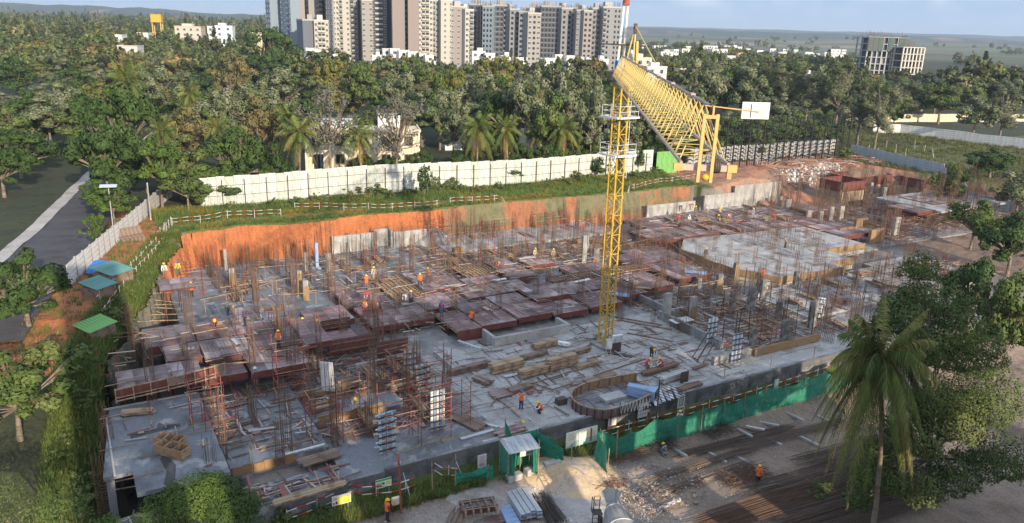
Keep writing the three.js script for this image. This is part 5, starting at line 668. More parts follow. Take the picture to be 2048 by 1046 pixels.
// ---------------------------------------------------------------- formwork decks: plywood sheets on a frame with red side boards
const sheetLib = [0, 1, 2].map(() => { const m = new MB(); m.box(0, 0, 0, 1, 0.03, 1); return m; });
const plyTones = [0, 1, 2, 3, 4, 5].map((k) => { const f = [1, 0.72, 1.25, 0.9, 1.5, 0.6][k]; return mat({ map: MT.ply.map, rgb: [f, f * (1 + 0.04 * (k % 3)), f * (1 + 0.06 * (k % 3))], roughness: 0.6 }); });
let deckN = 0;
function deck(a0, a1, b0, b1, h, label, o = {}) {
  const ctr = ab((a0 + a1) / 2, (b0 + b1) / 2, h), t = thing('formwork_deck', label, 'formwork deck', ctr, SITE), R = rng(900 + deckN * 17), la = a1 - a0, lb = b1 - b0, na = Math.max(1, Math.round(la / (o.sa ?? 1.25))), nb = Math.max(1, Math.round(lb / (o.sb ?? 2.45))), wa = la / na, wb = lb / nb; deckN++;
  if (!o.open) { const g = new MB(); { const ox = R() * 5, oz = R() * 5; g.box(0, 0, 0, wa - 0.025, 0.022, wb - 0.025); g.u = g.u.map((u, i) => u + (i % 2 ? ox : oz)); } const gg = g.geo(); for (let i = 0; i < na; i++) for (let j = 0; j < nb; j++) { if (R() < (o.miss ?? 0)) continue; const s = part('plywood_sheet', gg, plyTones[Math.floor(R() * 6)], t); s.position.set(-la / 2 + (i + 0.5) * wa, -0.011 + (R() - 0.5) * 0.02, lb / 2 - (j + 0.5) * wb); s.rotation.z = (R() - 0.5) * 0.008; } const sub = new MB(); sub.box(0, -0.075, 0, la - 0.1, 0.06, lb - 0.1); part('deck_board', sub, MT.oldWood, t); }
  const j = new MB(), nj = o.open ? Math.round(la / 0.5) : Math.round(la / 0.9), nk = Math.round(lb / (o.open ? 0.55 : 1.6)); if (o.open) { for (let i = 0; i <= nj; i++) { const m = new MB(); m.box(-la / 2 + i / nj * la, -0.06 + (R() - 0.5) * 0.02, 0, 0.1, 0.1, lb, 0, mixc([0.9, 0.85, 0.8], [1.2, 1.15, 1], R())); part('joist', m, MT.wood, t); } for (let i = 0; i <= nk; i++) { const m = new MB(); m.box(0, -0.17, -lb / 2 + i / nk * lb, la, 0.1, 0.1); part('bearer', m, MT.wood, t); } } else { for (let i = 0; i <= nj; i++) j.box(-la / 2 + i / nj * la, -0.17, 0, 0.09, 0.1, lb - 0.12); part('joists', j, MT.wood, t); }
  const d = o.skirt ?? 0.6; if (d) for (const [x, z, w, r] of [[0, lb / 2, la, 0], [0, -lb / 2, la, 0], [la / 2, 0, lb, 1], [-la / 2, 0, lb, 1]]) { const k = Math.max(1, Math.round(w / 1.9)); for (let i = 0; i < k; i++) { const m = new MB(), q = -w / 2 + (i + 0.5) / k * w; m.box(r ? x : q, -d / 2 - 0.03, r ? z : z, r ? 0.05 : w / k - 0.03, d, r ? w / k - 0.03 : 0.05); part('side_board', m, o.tan ? MT.plyTan : MT.plyRed, t); } }
  const pr = new MB(), base = o.base ?? 0; for (let x = -la / 2 + 0.4; x < la / 2; x += 1.7) for (let z = -lb / 2 + 0.4; z < lb / 2; z += 1.7) pr.bar(V(x, -h + base, z), V(x, -0.2, z), 0.035, 4); if (h - base > 0.6) part('props', pr, MT.redPaint, t, 'stuff');
  return t;
}
const D1 = 'red plywood formwork deck ';
// left group
deck(-26.2, -19.9, 15.6, 19.3, 3, D1 + 'at the left corner above the stained slab', { base: -4 }); deck(-19.8, -16.4, 15.8, 18.4, 2.5, D1 + 'with a red railing, right of the corner deck', { base: -1 });
deck(-23.4, -19.3, 23.6, 28.5, 3, 'mauve plywood formwork deck with pale seams over the trench', { base: -4, sb: 4.9, sa: 1.4 }); deck(-22.2, -19.4, 19.8, 23.3, 3, D1 + 'with rough dark boards, behind the corner deck', { base: -4 }); deck(-19.1, -14.9, 23.5, 28.2, 3, D1 + 'strewn with tools where three men work', { base: 0 }); deck(-19.2, -15.2, 18.8, 23.2, 3, 'brown deck covered with steel mesh, left one', { base: 0 }); deck(-15, -10.9, 18.9, 25.6, 3, 'brown deck covered with steel mesh, right one', { base: 0 }); deck(-16.2, -11.4, 14.4, 18.6, 3, 'brown deck covered with steel mesh, nearest the grey slab', { base: 0 }); deck(-14.6, -12.2, 26, 33, 2.2, 'narrow mauve plywood ramp behind the mesh decks', {}); deck(-10.6, -8.2, 18.4, 25.4, 3, D1 + 'where a man in a white shirt stands', {});
deck(-20.6, -17, 38.6, 42.6, 3.3, 'small plywood platform by the orange earth face with two men', { base: -4, skirt: 0.15 });
for (let i = 0; i < 2; i++) for (let j = 0; j < 3; j++) { const t = thing('steel_mesh', 'rusty reinforcing mesh lying on the brown decks at left', 'mesh', ab(-17.2 + i * 4.3, 16.5 + j * 3.1 + (i ? 0.6 : 1.9), 3.06), SITE, 'reinforcing meshes on the left decks'), m = new MB(); for (let x = -1.8; x <= 1.8; x += 0.3) m.bar(V(x, 0, -1.3), V(x, 0, 1.3), 0.012, 3); for (let z = -1.3; z <= 1.3; z += 0.3) m.bar(V(-1.8, 0.02, z), V(1.8, 0.02, z), 0.012, 3); part('bars', m, MT.rust, t); }
// box formwork left of centre
deck(-7.7, -3.6, 21, 23.2, 1.9, D1 + 'with men kneeling behind upright panels', {}); deck(-8, -3.4, 26.5, 31, 1.6, 'dark plywood deck between the rebar bundles', {});
for (const [a, b, la, lb, h0, h1, l] of [[-6, 19.4, 4.6, 0.1, 1.1, 2.5, 'upright dark red wall form panels left of centre'], [-2.6, 17.9, 3.2, 0.1, 0.7, 2.2, 'upright dark red wall form panels in front of the stair'], [-3, 17, 3, 0.1, 0, 0.7, 'low red form boards at the stair foot'], [-6.4, 25.6, 4.4, 0.1, 1, 2.2, 'upright dark red form panels behind the kneeling men']]) { const t = thing('wall_form', l, 'wall form', ab(a, b, 0), SITE), n = Math.max(2, Math.round(la / 0.62)); for (let i = 0; i < n; i++) { const m = new MB(); m.box(-la / 2 + (i + 0.5) / n * la, (h0 + h1) / 2, 0, la / n - 0.03, h1 - h0, 0.06); part('panel', m, MT.plyRed, t); } const r = new MB(); for (const y of [0.25, 0.75]) r.box(0, lerp(h0, h1, y), 0.09, la, 0.09, 0.09); part('waler', r, MT.oldWood, t); }
// centre group
const grid = (A, B, h, lab) => { for (let i = 0; i + 1 < A.length; i++) for (let j = 0; j + 1 < B.length; j++) { const l = lab(i, j); if (l) deck(A[i] + 0.14, A[i + 1] - 0.14, B[j] + 0.14, B[j + 1] - 0.14, h + ((i * 7 + j * 5) % 3) * 0.07, l[0], l[1] ?? {}); } };
deck(-2.2, 4.6, 24.1, 30.6, 1.2, D1 + 'in the centre where four men stand together'); deck(-2.6, 2.4, 30.9, 38.6, 1.2, D1 + 'with white paper litter, behind the group of four men', { miss: 0.05 }); deck(2.9, 6.6, 31.2, 39.2, 1.25, 'bare timber joist grid beside the orange vested men', { open: 1 }); deck(7, 12.4, 32.4, 40, 1.25, D1 + 'where two orange vested men stand in the sun');
deck(4.9, 10.4, 27, 32, 1.0, D1 + 'with a long red edge board, centre'); deck(5, 7.9, 19.4, 25.2, 1.2, 'red plywood block deck in front of the pale kerb, centre', { skirt: 1.15 }); deck(8.1, 12.3, 19.8, 23.4, 1.15, 'warm red deck with a man crouching, behind the low wall'); deck(8.1, 12.3, 23.7, 26.8, 1.2, D1 + 'second row behind the low wall, left'); deck(12.6, 16.8, 20, 24, 1.25, D1 + 'with white sheet scraps, behind the low wall'); deck(12.6, 16.8, 24.3, 27.8, 1.15, D1 + 'second row behind the low wall, middle'); deck(17.1, 21.6, 19.8, 23.6, 1.0, D1 + 'right of the low wall, before the mast'); deck(17.1, 21.8, 23.9, 29, 1.5, D1 + 'with a raised timber box, left of the mast'); deck(10.7, 14.8, 28, 32, 1.2, 'dusty grey plywood deck at the heart of the red decks'); deck(15, 19.4, 28.2, 32.2, 1.2, D1 + 'third row, left of the narrow joist strip'); deck(22, 26.4, 19.8, 24.4, 1.1, D1 + 'directly behind the mast foot'); deck(22.1, 26.6, 24.7, 28.6, 1.2, D1 + 'second row behind the mast foot'); deck(26.8, 31.4, 21.4, 28.8, 1.1, D1 + 'right of the mast with pale planks on it'); deck(31.7, 36.4, 22.4, 28.8, 1.1, D1 + 'at the right end of the centre group');
deck(14, 18.4, 35.2, 40.2, 1.25, 'bare timber joist grid behind the sunlit deck, middle', { open: 1 }); deck(12.7, 17.6, 32.5, 35, 1.2, D1 + 'with aluminium strips in front of the middle joist grid'); deck(18.8, 22.6, 32.6, 36.6, 1.2, D1 + 'before the red wall box'); deck(22.8, 38, 29, 31, 1.35, 'long narrow joist grid strip crossing behind the mast', { open: 1 }); deck(23.6, 27.4, 36, 40, 1.3, 'small deck where a bending worker stands, behind the joist strip'); deck(18.9, 22.4, 37, 40.6, 1.2, 'deck with low red walls around a pit'); deck(27, 33.4, 31.4, 34.4, 1.1, D1 + 'behind the narrow joist strip'); deck(38.4, 44, 24, 31, 1.0, D1 + 'with tin sheets, between the mast and the white slab'); deck(36.7, 41, 31.4, 36.4, 1.0, D1 + 'lower one, right of the mast in shadow'); deck(40, 46.6, 31.8, 38, 0.9, D1 + 'leading up to the white slab');
// back right group
const DR = 'dusty red plywood deck at the back right, '; [[50.5, 57, 45.5, 51.5, 'left end beside the earth face'], [57.2, 63.5, 44.5, 51.8, 'where men in red and white stand'], [63.7, 70, 43.5, 52, 'middle with several workers'], [70.2, 76.4, 42.5, 52.2, 'near the tall white wall'], [47, 53, 39, 45.2, 'nearest the mast, with open joists'], [53.2, 60, 38.9, 44.2, 'before the white slab'], [60.2, 67, 37.5, 43.2, 'long boards before the white slab'], [67.2, 74, 37, 42.2, 'right part before the white slab'], [74.2, 82, 36.8, 42, 'right end with a squatting man in red'], [76.6, 83, 42.4, 50, 'beside a small dark opening'], [76.3, 83.5, 29, 36.4, 'beyond the white slab']].forEach(([a0, a1, b0, b1, l], i) => deck(a0, a1, b0, b1, 1.45, DR + l, { sb: 3, miss: 0.02 }));
deck(84, 88.5, 42, 46.5, 1.9, 'small raised red deck on posts at the right back', {}); deck(99, 104, 32, 38, 2.6, 'red edged deck over dark props at the right edge, front', { base: 0 }); deck(108, 118, 35, 42, 2.7, 'red edged deck over dark props at the right edge, back', { base: 0, miss: 0.3 });
// red wall boxes at the far right back
for (const [a, b, la, lb, h, l] of [[105.2, 52.6, 6.5, 5, 2.6, 'open red form box on a tan concrete wall at the right back'], [119, 59, 12, 6, 1.8, 'row of red form walls at the far right back'], [129, 51.5, 7, 5, 1.8, 'red form box at the right edge behind the columns']]) {
  const t = thing('wall_form', l, 'wall form', ab(a, b, 0), SITE); const c = new MB(); for (const [x, z, w, d] of [[0, lb / 2, la, 0.4], [0, -lb / 2, la, 0.4], [la / 2, 0, 0.4, lb], [-la / 2, 0, 0.4, lb]]) c.box(x, h * 0.4, z, w, h * 1.4, d); part('wall', c, mat({ map: MT.pale.map, rgb: [0.85, 0.7, 0.5] }), t);
  for (const [x, z, w, r] of [[0, lb / 2 + 0.26, la, 0], [0, -lb / 2 - 0.26, la, 0], [la / 2 + 0.26, 0, lb, 1], [-la / 2 - 0.26, 0, lb, 1]]) { const k = Math.round(w / 1.25); for (let i = 0; i < k; i++) { const m = new MB(), q = -w / 2 + (i + 0.5) / k * w; m.box(r ? x : q, h * 1.1 + 0.6, r ? q : z, r ? 0.06 : w / k - 0.04, 1.9, r ? w / k - 0.04 : 0.06); part('side_board', m, MT.plyRed, t); } }
}
// ---------------------------------------------------------------- reinforcing cages
const cageLib = {};
function cageGeo(kind, v) {
  const key = kind + v; if (cageLib[key]) return cageLib[key]; const R = rng(1300 + v * 77 + kind.length * 13), m = new MB(), tie = new MB();
  const [w, d, h, n, th] = { short: [0.5, 0.35, 2.3, 10, 0.5], mid: [0.6, 0.4, 3.4, 12, 1.9], tall: [0.7, 0.42, 5.6, 14, 3.8], wall: [2.6, 0.25, 2.9, 26, 1.1], long: [4.4, 0.25, 2.4, 34, 0.9] }[kind];
  const leanX = (R() - 0.5) * 0.12, leanZ = (R() - 0.5) * 0.12;
  for (let i = 0; i < n; i++) { let x, z; if (kind === 'wall' || kind === 'long') { x = -w / 2 + (i >> 1) / ((n >> 1) - 1) * w; z = (i % 2 ? 1 : -1) * d / 2; } else { const per = 2 * (w + d), s = i / n * per; if (s < w) { x = -w / 2 + s; z = -d / 2; } else if (s < w + d) { x = w / 2; z = -d / 2 + s - w; } else if (s < 2 * w + d) { x = w / 2 - (s - w - d); z = d / 2; } else { x = -w / 2; z = d / 2 - (s - 2 * w - d); } } const hh = h * (0.86 + 0.24 * R()), f = 0.7 + 0.6 * R(); m.bar(V(x, -0.1, z), V(x + leanX + (R() - 0.5) * 0.16, hh, z + leanZ + (R() - 0.5) * 0.16), 0.017, 3, [f, f, f]); }
  for (let y = 0.15; y < th; y += kind === 'wall' || kind === 'long' ? 0.4 : 0.22) { const q = y / h, o = [leanX * q, leanZ * q]; const c = [[-w / 2, -d / 2], [w / 2, -d / 2], [w / 2, d / 2], [-w / 2, d / 2]].map(([x, z]) => V(x + o[0], y, z + o[1])); for (let k = 0; k < 4; k++) if (kind.length !== 4 || k % 2 === 0 || kind === 'tall') tie.bar(c[k], c[(k + 1) % 4], 0.011, 3); }
  return (cageLib[key] = [m.geo(), tie.geo()]);
}
let cageN = 0;
function cage(kind, pos, turn, label, group) { const [g, t] = cageGeo(kind, cageN++ % 5), o = thing('rebar_cage', label, 'rebar', pos, turn, group); part('bars', g, MT.rust, o); part('ties', t, MT.rust, o); return o; }
{
  const R = rng(2024);
  const zone = (a0, a1, b0, b1, sa, sb, h, kinds, label, group, keep = 0.85) => { for (let a = a0; a <= a1; a += sa) for (let b = b0; b <= b1; b += sb) { if (R() > keep) continue; cage(kinds[Math.floor(R() * kinds.length)], ab(a + (R() - 0.5) * sa * 0.5, b + (R() - 0.5) * sb * 0.5, typeof h === 'function' ? h(a, b) : h), SITE + (R() < 0.5 ? 0 : Math.PI / 2), label, group); } };
  zone(-13, 11, 41, 56, 3.6, 4, 0, ['mid', 'mid', 'tall', 'wall'], 'rusty rebar cage on the bluish floor in the back left corner', 'rebar in the back left corner');
  zone(-24, -12, 16, 32, 3.9, 4.6, 1.5, ['mid', 'tall'], 'rusty rebar bundle rising between the left formwork decks', 'rebar among the left decks', 0.8);
  zone(-12.4, -3, 6, 24, 3.1, 4.2, 0, ['tall', 'tall', 'mid'], 'tall rusty rebar bundle among the red scaffolds left of centre', 'rebar among the scaffolds', 0.9);
  zone(-20, -14, 5, 16, 3.2, 5, 0.4, ['mid', 'tall', 'wall'], 'rusty rebar standing in the second grey bay from the left', 'rebar in the second bay', 0.8);
  zone(-2, 12, 25, 39, 4.7, 4.6, 0.4, ['mid', 'short'], 'rusty rebar starters sticking through the central red decks, left half', 'rebar through the central decks, left', 0.8);
  zone(12.5, 37, 20, 33, 4.7, 4.4, 0.4, ['short', 'mid'], 'rusty rebar starters sticking through the central red decks, right half', 'rebar through the central decks, right', 0.75);
  zone(13, 47, 38, 56, 3.4, 3.7, 0.1, ['mid', 'tall', 'wall', 'mid', 'long'], 'rusty rebar cage in the thicket at the back, left of the mast', 'rebar in the back thicket', 0.92);
  zone(38, 48, 22, 40, 3.2, 4.2, 0, ['mid', 'wall'], 'rusty rebar cage between the mast and the white slab', 'rebar left of the white slab', 0.7);
  zone(52, 74, 20, 37, 3.7, 3.9, 1.3, ['short', 'short', 'wall', 'long'], 'rebar starters on the large white slab', 'rebar on the white slab', 0.85);
  zone(45, 80, 6, 18, 3.3, 3.0, 0.35, ['short', 'mid', 'wall'], 'rebar starters on the lower striped slab at the right', 'rebar on the striped slab', 0.8);
  zone(50, 84, 40, 51, 5.4, 5, 1.4, ['short', 'mid'], 'rebar starters through the back right decks', 'rebar through the back right decks', 0.55);
  zone(28, 46, 4, 20, 4.2, 4, 0, ['mid', 'wall', 'short'], 'rebar around the grey columns at the middle right', 'rebar around the middle right columns', 0.7);
  zone(45, 64, 1, 7, 3.2, 2.6, 0.1, ['short', 'mid', 'wall'], 'rebar behind the front wall beside the palm', 'rebar beside the palm', 0.85);
  zone(3, 46, 57.2, 57.6, 3, 9, 0.1, ['long', 'wall'], 'row of wall rebar against the back earth face', 'wall rebar along the back', 0.9);
  zone(-13, 2, 56.6, 57, 3.3, 9, 0, ['long', 'wall'], 'row of wall rebar under the orange earth face', 'wall rebar under the orange face', 0.95);
  { const far3 = [[], [], []]; for (let a = 80; a <= 130; a += 3.3) for (let b = 26; b <= 62; b += 3.5) if (R() < 0.74 && b < pitBack(a) - 1.5) far3[Math.floor(R() * 3)].push(M4(ab(a + (R() - 0.5) * 1.8, b + (R() - 0.5) * 1.8, a > 103 && b > 30 && b < 45 && a < 125 ? 2.5 : 0), SITE + (R() < 0.5 ? 0 : 1.57), V(1.1, 0.8 + 0.5 * R(), 1.1))); ['mid', 'wall', 'tall'].forEach((k, i) => stuff('far_rebar', cageGeo(k, i)[0], MT.rust, far3[i], ['thicket of rusty rebar cages among the far right columns', 'thicket of rusty wall rebar among the far right columns', 'tall rusty rebar rising among the far right columns'][i])); }
  for (let b = 22; b < 46; b += 3.2) cage('long', ab(-20.4 - (b > 34 ? -1.5 : 2.6), b, b < 30 ? -3 : -3.2), SITE + Math.PI / 2, 'rebar standing in the dark trench on the left', 'rebar in the left trench');
  for (const [x, y, l] of [[745, 835, 'tall brown rebar bundle at the brown form board, left of centre'], [575, 905, 'tall rebar bundle rising from the second grey bay'], [512, 600, 'tall thin rebar bundle at the mauve ramp'], [665, 600, 'dense rebar bundle on the bluish floor, left of the four men'], [1240, 640, 'rebar bundle just right of the mast foot']]) cage('tall', at(x, y, 0.4), SITE, l);
  for (const [a, b, k] of [[-20.6, 4, 0], [-26.6, 10.5, 1], [-26.7, 13, 2], [-27.4, 6, 3]]) cage('tall', ab(a - 0.8, b, -2.2), SITE, 'rebar and poles along the outer left edge of the stained slab', 'rebar at the left edge');
}
// ---------------------------------------------------------------- concrete columns, column forms
{
  const col = (x, y, h, w, label, m = MT.concrete, tan) => { const p = at(x, y, 0.05), t = thing('concrete_column', label, 'column', p, SITE), c = new MB(); c.box(0, h / 2, 0, w, h, 0.42); part('shaft', c, m, t); if (tan) { const k = new MB(); for (const z of [-0.24, 0.24]) k.box(0, h * tan / 2, z, w + 0.08, h * tan, 0.05); part('form_board', k, MT.plyTan, t); } const [g, q] = cageGeo('short', Math.round(x) % 5); const s = part('starter_bars', g, MT.rust, t); s.position.y = h - 0.1; s.scale.set(w / 0.55, 0.55 + (x % 3) * 0.2, 1); return t; };
  for (const [x, y, h, w, l, m, f] of [[1332, 640, 3.2, 0.9, 'grey column left of the white table board, middle right', MT.pale], [1383, 642, 2.9, 0.8, 'column with its lower half in brown boards', MT.pale, 0.6], [1436, 588, 2.6, 0.8, 'column beyond the white table board', MT.concrete, 0.7], [1463, 625, 2.4, 0.7, 'plain grey column right of the brown boarded one', MT.concrete], [1500, 622, 3, 0.9, 'tall dark grey column at middle right', MT.concrete], [1566, 690, 2.8, 0.9, 'dark column over the front kicker wall', MT.concrete], [1523, 600, 2.7, 0.7, 'slim grey column in front of the white slab', MT.concrete], [1590, 580, 2.5, 0.8, 'column in front of the tan edge boards', MT.concrete], [1470, 560, 2.4, 0.7, 'brown shaded column below the white slab', MT.concrete, 0.9], [1622, 655, 3.1, 1.0, 'broad grey column beside a leaning blue form', MT.concrete], [1505, 690, 1.9, 0.7, 'short grey column with round patch', MT.concrete], [1395, 590, 2.2, 0.6, 'small column at the edge of the red decks', MT.concrete], [1555, 640, 2.2, 0.7, 'column half hidden by bars at the right', MT.concrete],
    [1168, 525, 3.9, 0.9, 'white tall column left of the mast at the back', MT.pale], [1190, 530, 2.4, 0.9, 'shorter column beside the white tall one', MT.concrete, 0.5], [600, 590, 3, 0.6, 'column wrapped in tan board on the bluish floor, left one', MT.pale, 0.9], [612, 600, 2.4, 0.6, 'column wrapped in tan board on the bluish floor, right one', MT.pale, 0.7], [466, 578, 2.6, 0.7, 'column with tan board near the orange earth face', MT.pale, 0.8], [543, 512, 2.6, 0.35, 'thin white column under the orange earth face', MT.pale], [634, 535, 3.4, 0.4, 'blue grey slim column under the orange earth face', MT.blueForm], [452, 540, 2.8, 0.35, 'thin white column at the far back left', MT.pale],
    [612, 542, 2.5, 0.4, 'white steel column beside the slim blue one', MT.pale], [657, 545, 2.6, 0.7, 'pale column before the sunlit back wall', MT.pale], [1557, 420, 2.6, 0.8, 'grey column at the end of the tall white wall', MT.pale], [1574, 425, 2.5, 1.3, 'broad grey column past the tall white wall', MT.pale], [1615, 450, 2.6, 1.1, 'pale column left of a pair at the back right', MT.pale], [1637, 452, 2.6, 1.1, 'pale column right of a pair at the back right', MT.pale], [1660, 440, 2.4, 1.0, 'grey column behind the pair at the back right', MT.pale], [1700, 405, 2.4, 0.6, 'thin white column under the red form box', MT.pale], [1740, 390, 2.6, 0.8, 'pale column right of the red form box', MT.pale], [1766, 400, 2.6, 0.9, 'white column in the far right rows, first', MT.pale], [1790, 395, 2.5, 0.8, 'white column in the far right rows, second', MT.pale], [1840, 390, 2.6, 0.9, 'white column at the right edge', MT.pale], [1680, 440, 2.5, 1.0, 'grey column behind the tan boxed wall', MT.pale], [1790, 470, 3, 1.3, 'wide pale column under the right edge deck', MT.pale]]) col(x, y, h, w, l, m, f);
  const tanbox = (x, y, w, h, l) => { const m = new MB(), p = at(x, y, 0); m.box(p.x, h / 2, p.z, w, h, 0.5, SITE); solo('wall_stub', m, MT.plyTan, l, 'wall'); }; tanbox(1690, 475, 3.6, 1.7, 'tan boarded wall stub behind the white slab, left'); tanbox(1750, 485, 3.2, 2.2, 'tan boarded wall stub behind the white slab, right'); tanbox(1720, 455, 3, 1.6, 'sunlit tan wall stub among the right columns');
  const form = (x, y, h, tilt, l) => { const t = thing('column_form', l, 'column form', at(x, y, 0), SITE), n = 5; for (let i = 0; i < n; i++) { const m = new MB(); m.box(-0.5 + i * 0.25, h / 2, 0, 0.2, h, 0.06); part('panel', m, i % 2 ? MT.blueForm : MT.white, t); } const r = new MB(); for (let y2 = 0.3; y2 < h; y2 += 0.55) r.box(0, y2, 0.08, 1.35, 0.09, 0.1); part('waler', r, MT.darkSteel, t); t.rotation.z = tilt; return t; };
  form(1421, 690, 3, 0, 'blue and white column form with raking props, left of the leaning one'); form(1470, 725, 3.1, 0, 'blue and white column form standing at the front corner'); form(1630, 640, 2.7, -0.25, 'leaning blue and white column form beside the broad column'); form(1520, 600, 2.6, -0.3, 'leaning blue form behind the dark column'); form(875, 860, 3.6, 0, 'white and dark column form in the front scaffolds'); form(848, 800, 3.4, 0.05, 'narrow white column form with tan clamps in the scaffolds'); form(775, 905, 3.4, 0.03, 'white column form clamped with pale blue bars at left front'); form(820, 745, 2.4, 0, 'white form strip with tan clamps before the pale floor');
  const clamp = (x, y, h0, m, l, gr) => { const t = thing('form_clamp', l, 'clamp', at(x, y, 0.2), SITE), g = new MB(); for (let k = 0; k < 6; k++) g.box(0, h0 + k * 0.55, 0.15 + 0.1 * (k % 2), 1.7, 0.09, 0.09, 0.15 * (k % 2 ? 1 : -1)); part('bars', g, m, t); }; clamp(770, 902, 0.5, mat({ map: wearMap, rgb: [0.42, 0.62, 0.72] }), 'pale blue clamp bars round the white form at left front'); clamp(846, 798, 0.4, MT.wood, 'tan clamp bars round the narrow white form'); clamp(818, 745, 0.2, MT.wood, 'tan clamp bars round the white form strip');
  // white boards: standing, lying
  const b1 = thing('white_board', 'white insulated board standing upright among the red scaffolds', 'board', at(657, 785, 0.3), -0.15), m1 = new MB(); m1.box(0, 1.5, 0, 1.15, 2.7, 0.08); part('panel', m1, MT.white, b1); const r1 = new MB(); for (const x of [-0.2, 0.15]) r1.box(x, 1.5, 0.06, 0.03, 2.7, 0.03); part('strap', r1, MT.darkSteel, b1); b1.rotation.z = 0.03;
  const tb = thing('white_table', 'white sheet laid like a table between the columns at middle right', 'sheet', at(1363, 640, 0.8), SITE), tm = new MB(); tm.box(0, 0, 0, 2.6, 0.05, 1.3); part('top', tm, MT.white, tb); for (const [x, z] of [[-1.1, 0.5], [1.1, 0.5], [-1.1, -0.5], [1.1, -0.5]]) { const q = new MB(); q.box(x, -0.4, z, 0.1, 0.8, 0.1); part('leg', q, MT.oldWood, tb); }
}
// ---------------------------------------------------------------- scaffolds of red tubes
function scaffold(pos, w, d, h, lifts, label, turn = SITE, m = MT.redPaint) {
  const t = thing('scaffold_tower', label, 'scaffold', pos, turn), R = rng(Math.round(pos.x * 31 + pos.z * 17 + 9000));
  for (const [x, z] of [[-w / 2, -d / 2], [w / 2, -d / 2], [w / 2, d / 2], [-w / 2, d / 2]]) { const p = new MB(); p.bar(V(x, -0.05, z), V(x + (R() - 0.5) * 0.1, h * (0.92 + 0.2 * R()), z + (R() - 0.5) * 0.1), 0.034, 6); part('pole', p, m, t); }
  for (let k = 1; k <= lifts; k++) { const y = k / (lifts + 0.4) * h, g = new MB(); for (const [a, b] of [[[-w / 2 - 0.15, -d / 2], [w / 2 + 0.15, -d / 2]], [[-w / 2 - 0.15, d / 2], [w / 2 + 0.15, d / 2]], [[w / 2, -d / 2], [w / 2, d / 2]], [[-w / 2, -d / 2], [-w / 2, d / 2]]]) g.bar(V(a[0], y + (R() - 0.5) * 0.08, a[1]), V(b[0], y + (R() - 0.5) * 0.08, b[1]), 0.03, 5); part('ledger', g, k % 2 ? MT.wood : m, t); }
  const br = new MB(); for (let k = 0; k < lifts; k++) { const y0 = k / (lifts + 0.4) * h + 0.2, y1 = (k + 1) / (lifts + 0.4) * h; br.bar(V(-w / 2, y0, d / 2), V(w / 2, y1, d / 2), 0.018, 4); } part('brace', br, m, t); return t;
}
for (const [x, y, h0, w, d, h, n, l] of [[420, 905, -1, 2.2, 1.6, 6.4, 6, 'red scaffold ladder tower in the gap beside the stained slab'], [585, 800, 0.5, 2.6, 1.6, 5.4, 5, 'red scaffold round the rebar of the second bay'], [445, 885, 0, 2.4, 1.2, 4, 3, 'low red scaffold frame before the second bay'], [650, 880, 0.2, 2.4, 1.6, 4.6, 3, 'red scaffold behind the brown form board'], [700, 860, 0.2, 2.2, 1.4, 4.2, 3, 'red scaffold with a plank where a man squats'], [560, 690, 0.5, 1.6, 1.2, 3.4, 3, 'red scaffold under the man in the white shirt'], [660, 690, 0, 2.6, 1.4, 3.6, 4, 'red scaffold in front of the dark red wall panels'], [740, 690, 0, 2.2, 1.4, 4, 4, 'red scaffold at the right side of the wall panels'], [800, 775, 0, 2, 1.6, 4, 3, 'red scaffold beside the white form strip'], [860, 870, 0.1, 2.8, 1.8, 5, 4, 'tangled red scaffold by the front wall, right one'], [800, 890, 0.1, 2.8, 1.8, 4.6, 4, 'tangled red scaffold by the front wall, left one'], [905, 850, 0.1, 2.4, 1.6, 3.8, 3, 'red scaffold at the edge of the pale floor'], [870, 800, 0.1, 2.2, 1.6, 4.4, 4, 'red scaffold behind the front tangle'], [395, 610, -1, 1.6, 1.2, 5.5, 6, 'red ladder scaffold by the trench near the red shirted man'], [270, 965, -4.4, 3.2, 1.6, 6.6, 3, 'scaffold round the opening at the bottom left'], [236, 880, -4.4, 1.4, 3, 7.6, 4, 'pole scaffold along the left edge of the stained slab'], [222, 760, -4.4, 1.2, 2.2, 7.4, 3, 'pole scaffold at the left corner of the red deck']]) scaffold(at(x, y, h0), w, d, h, n, l);
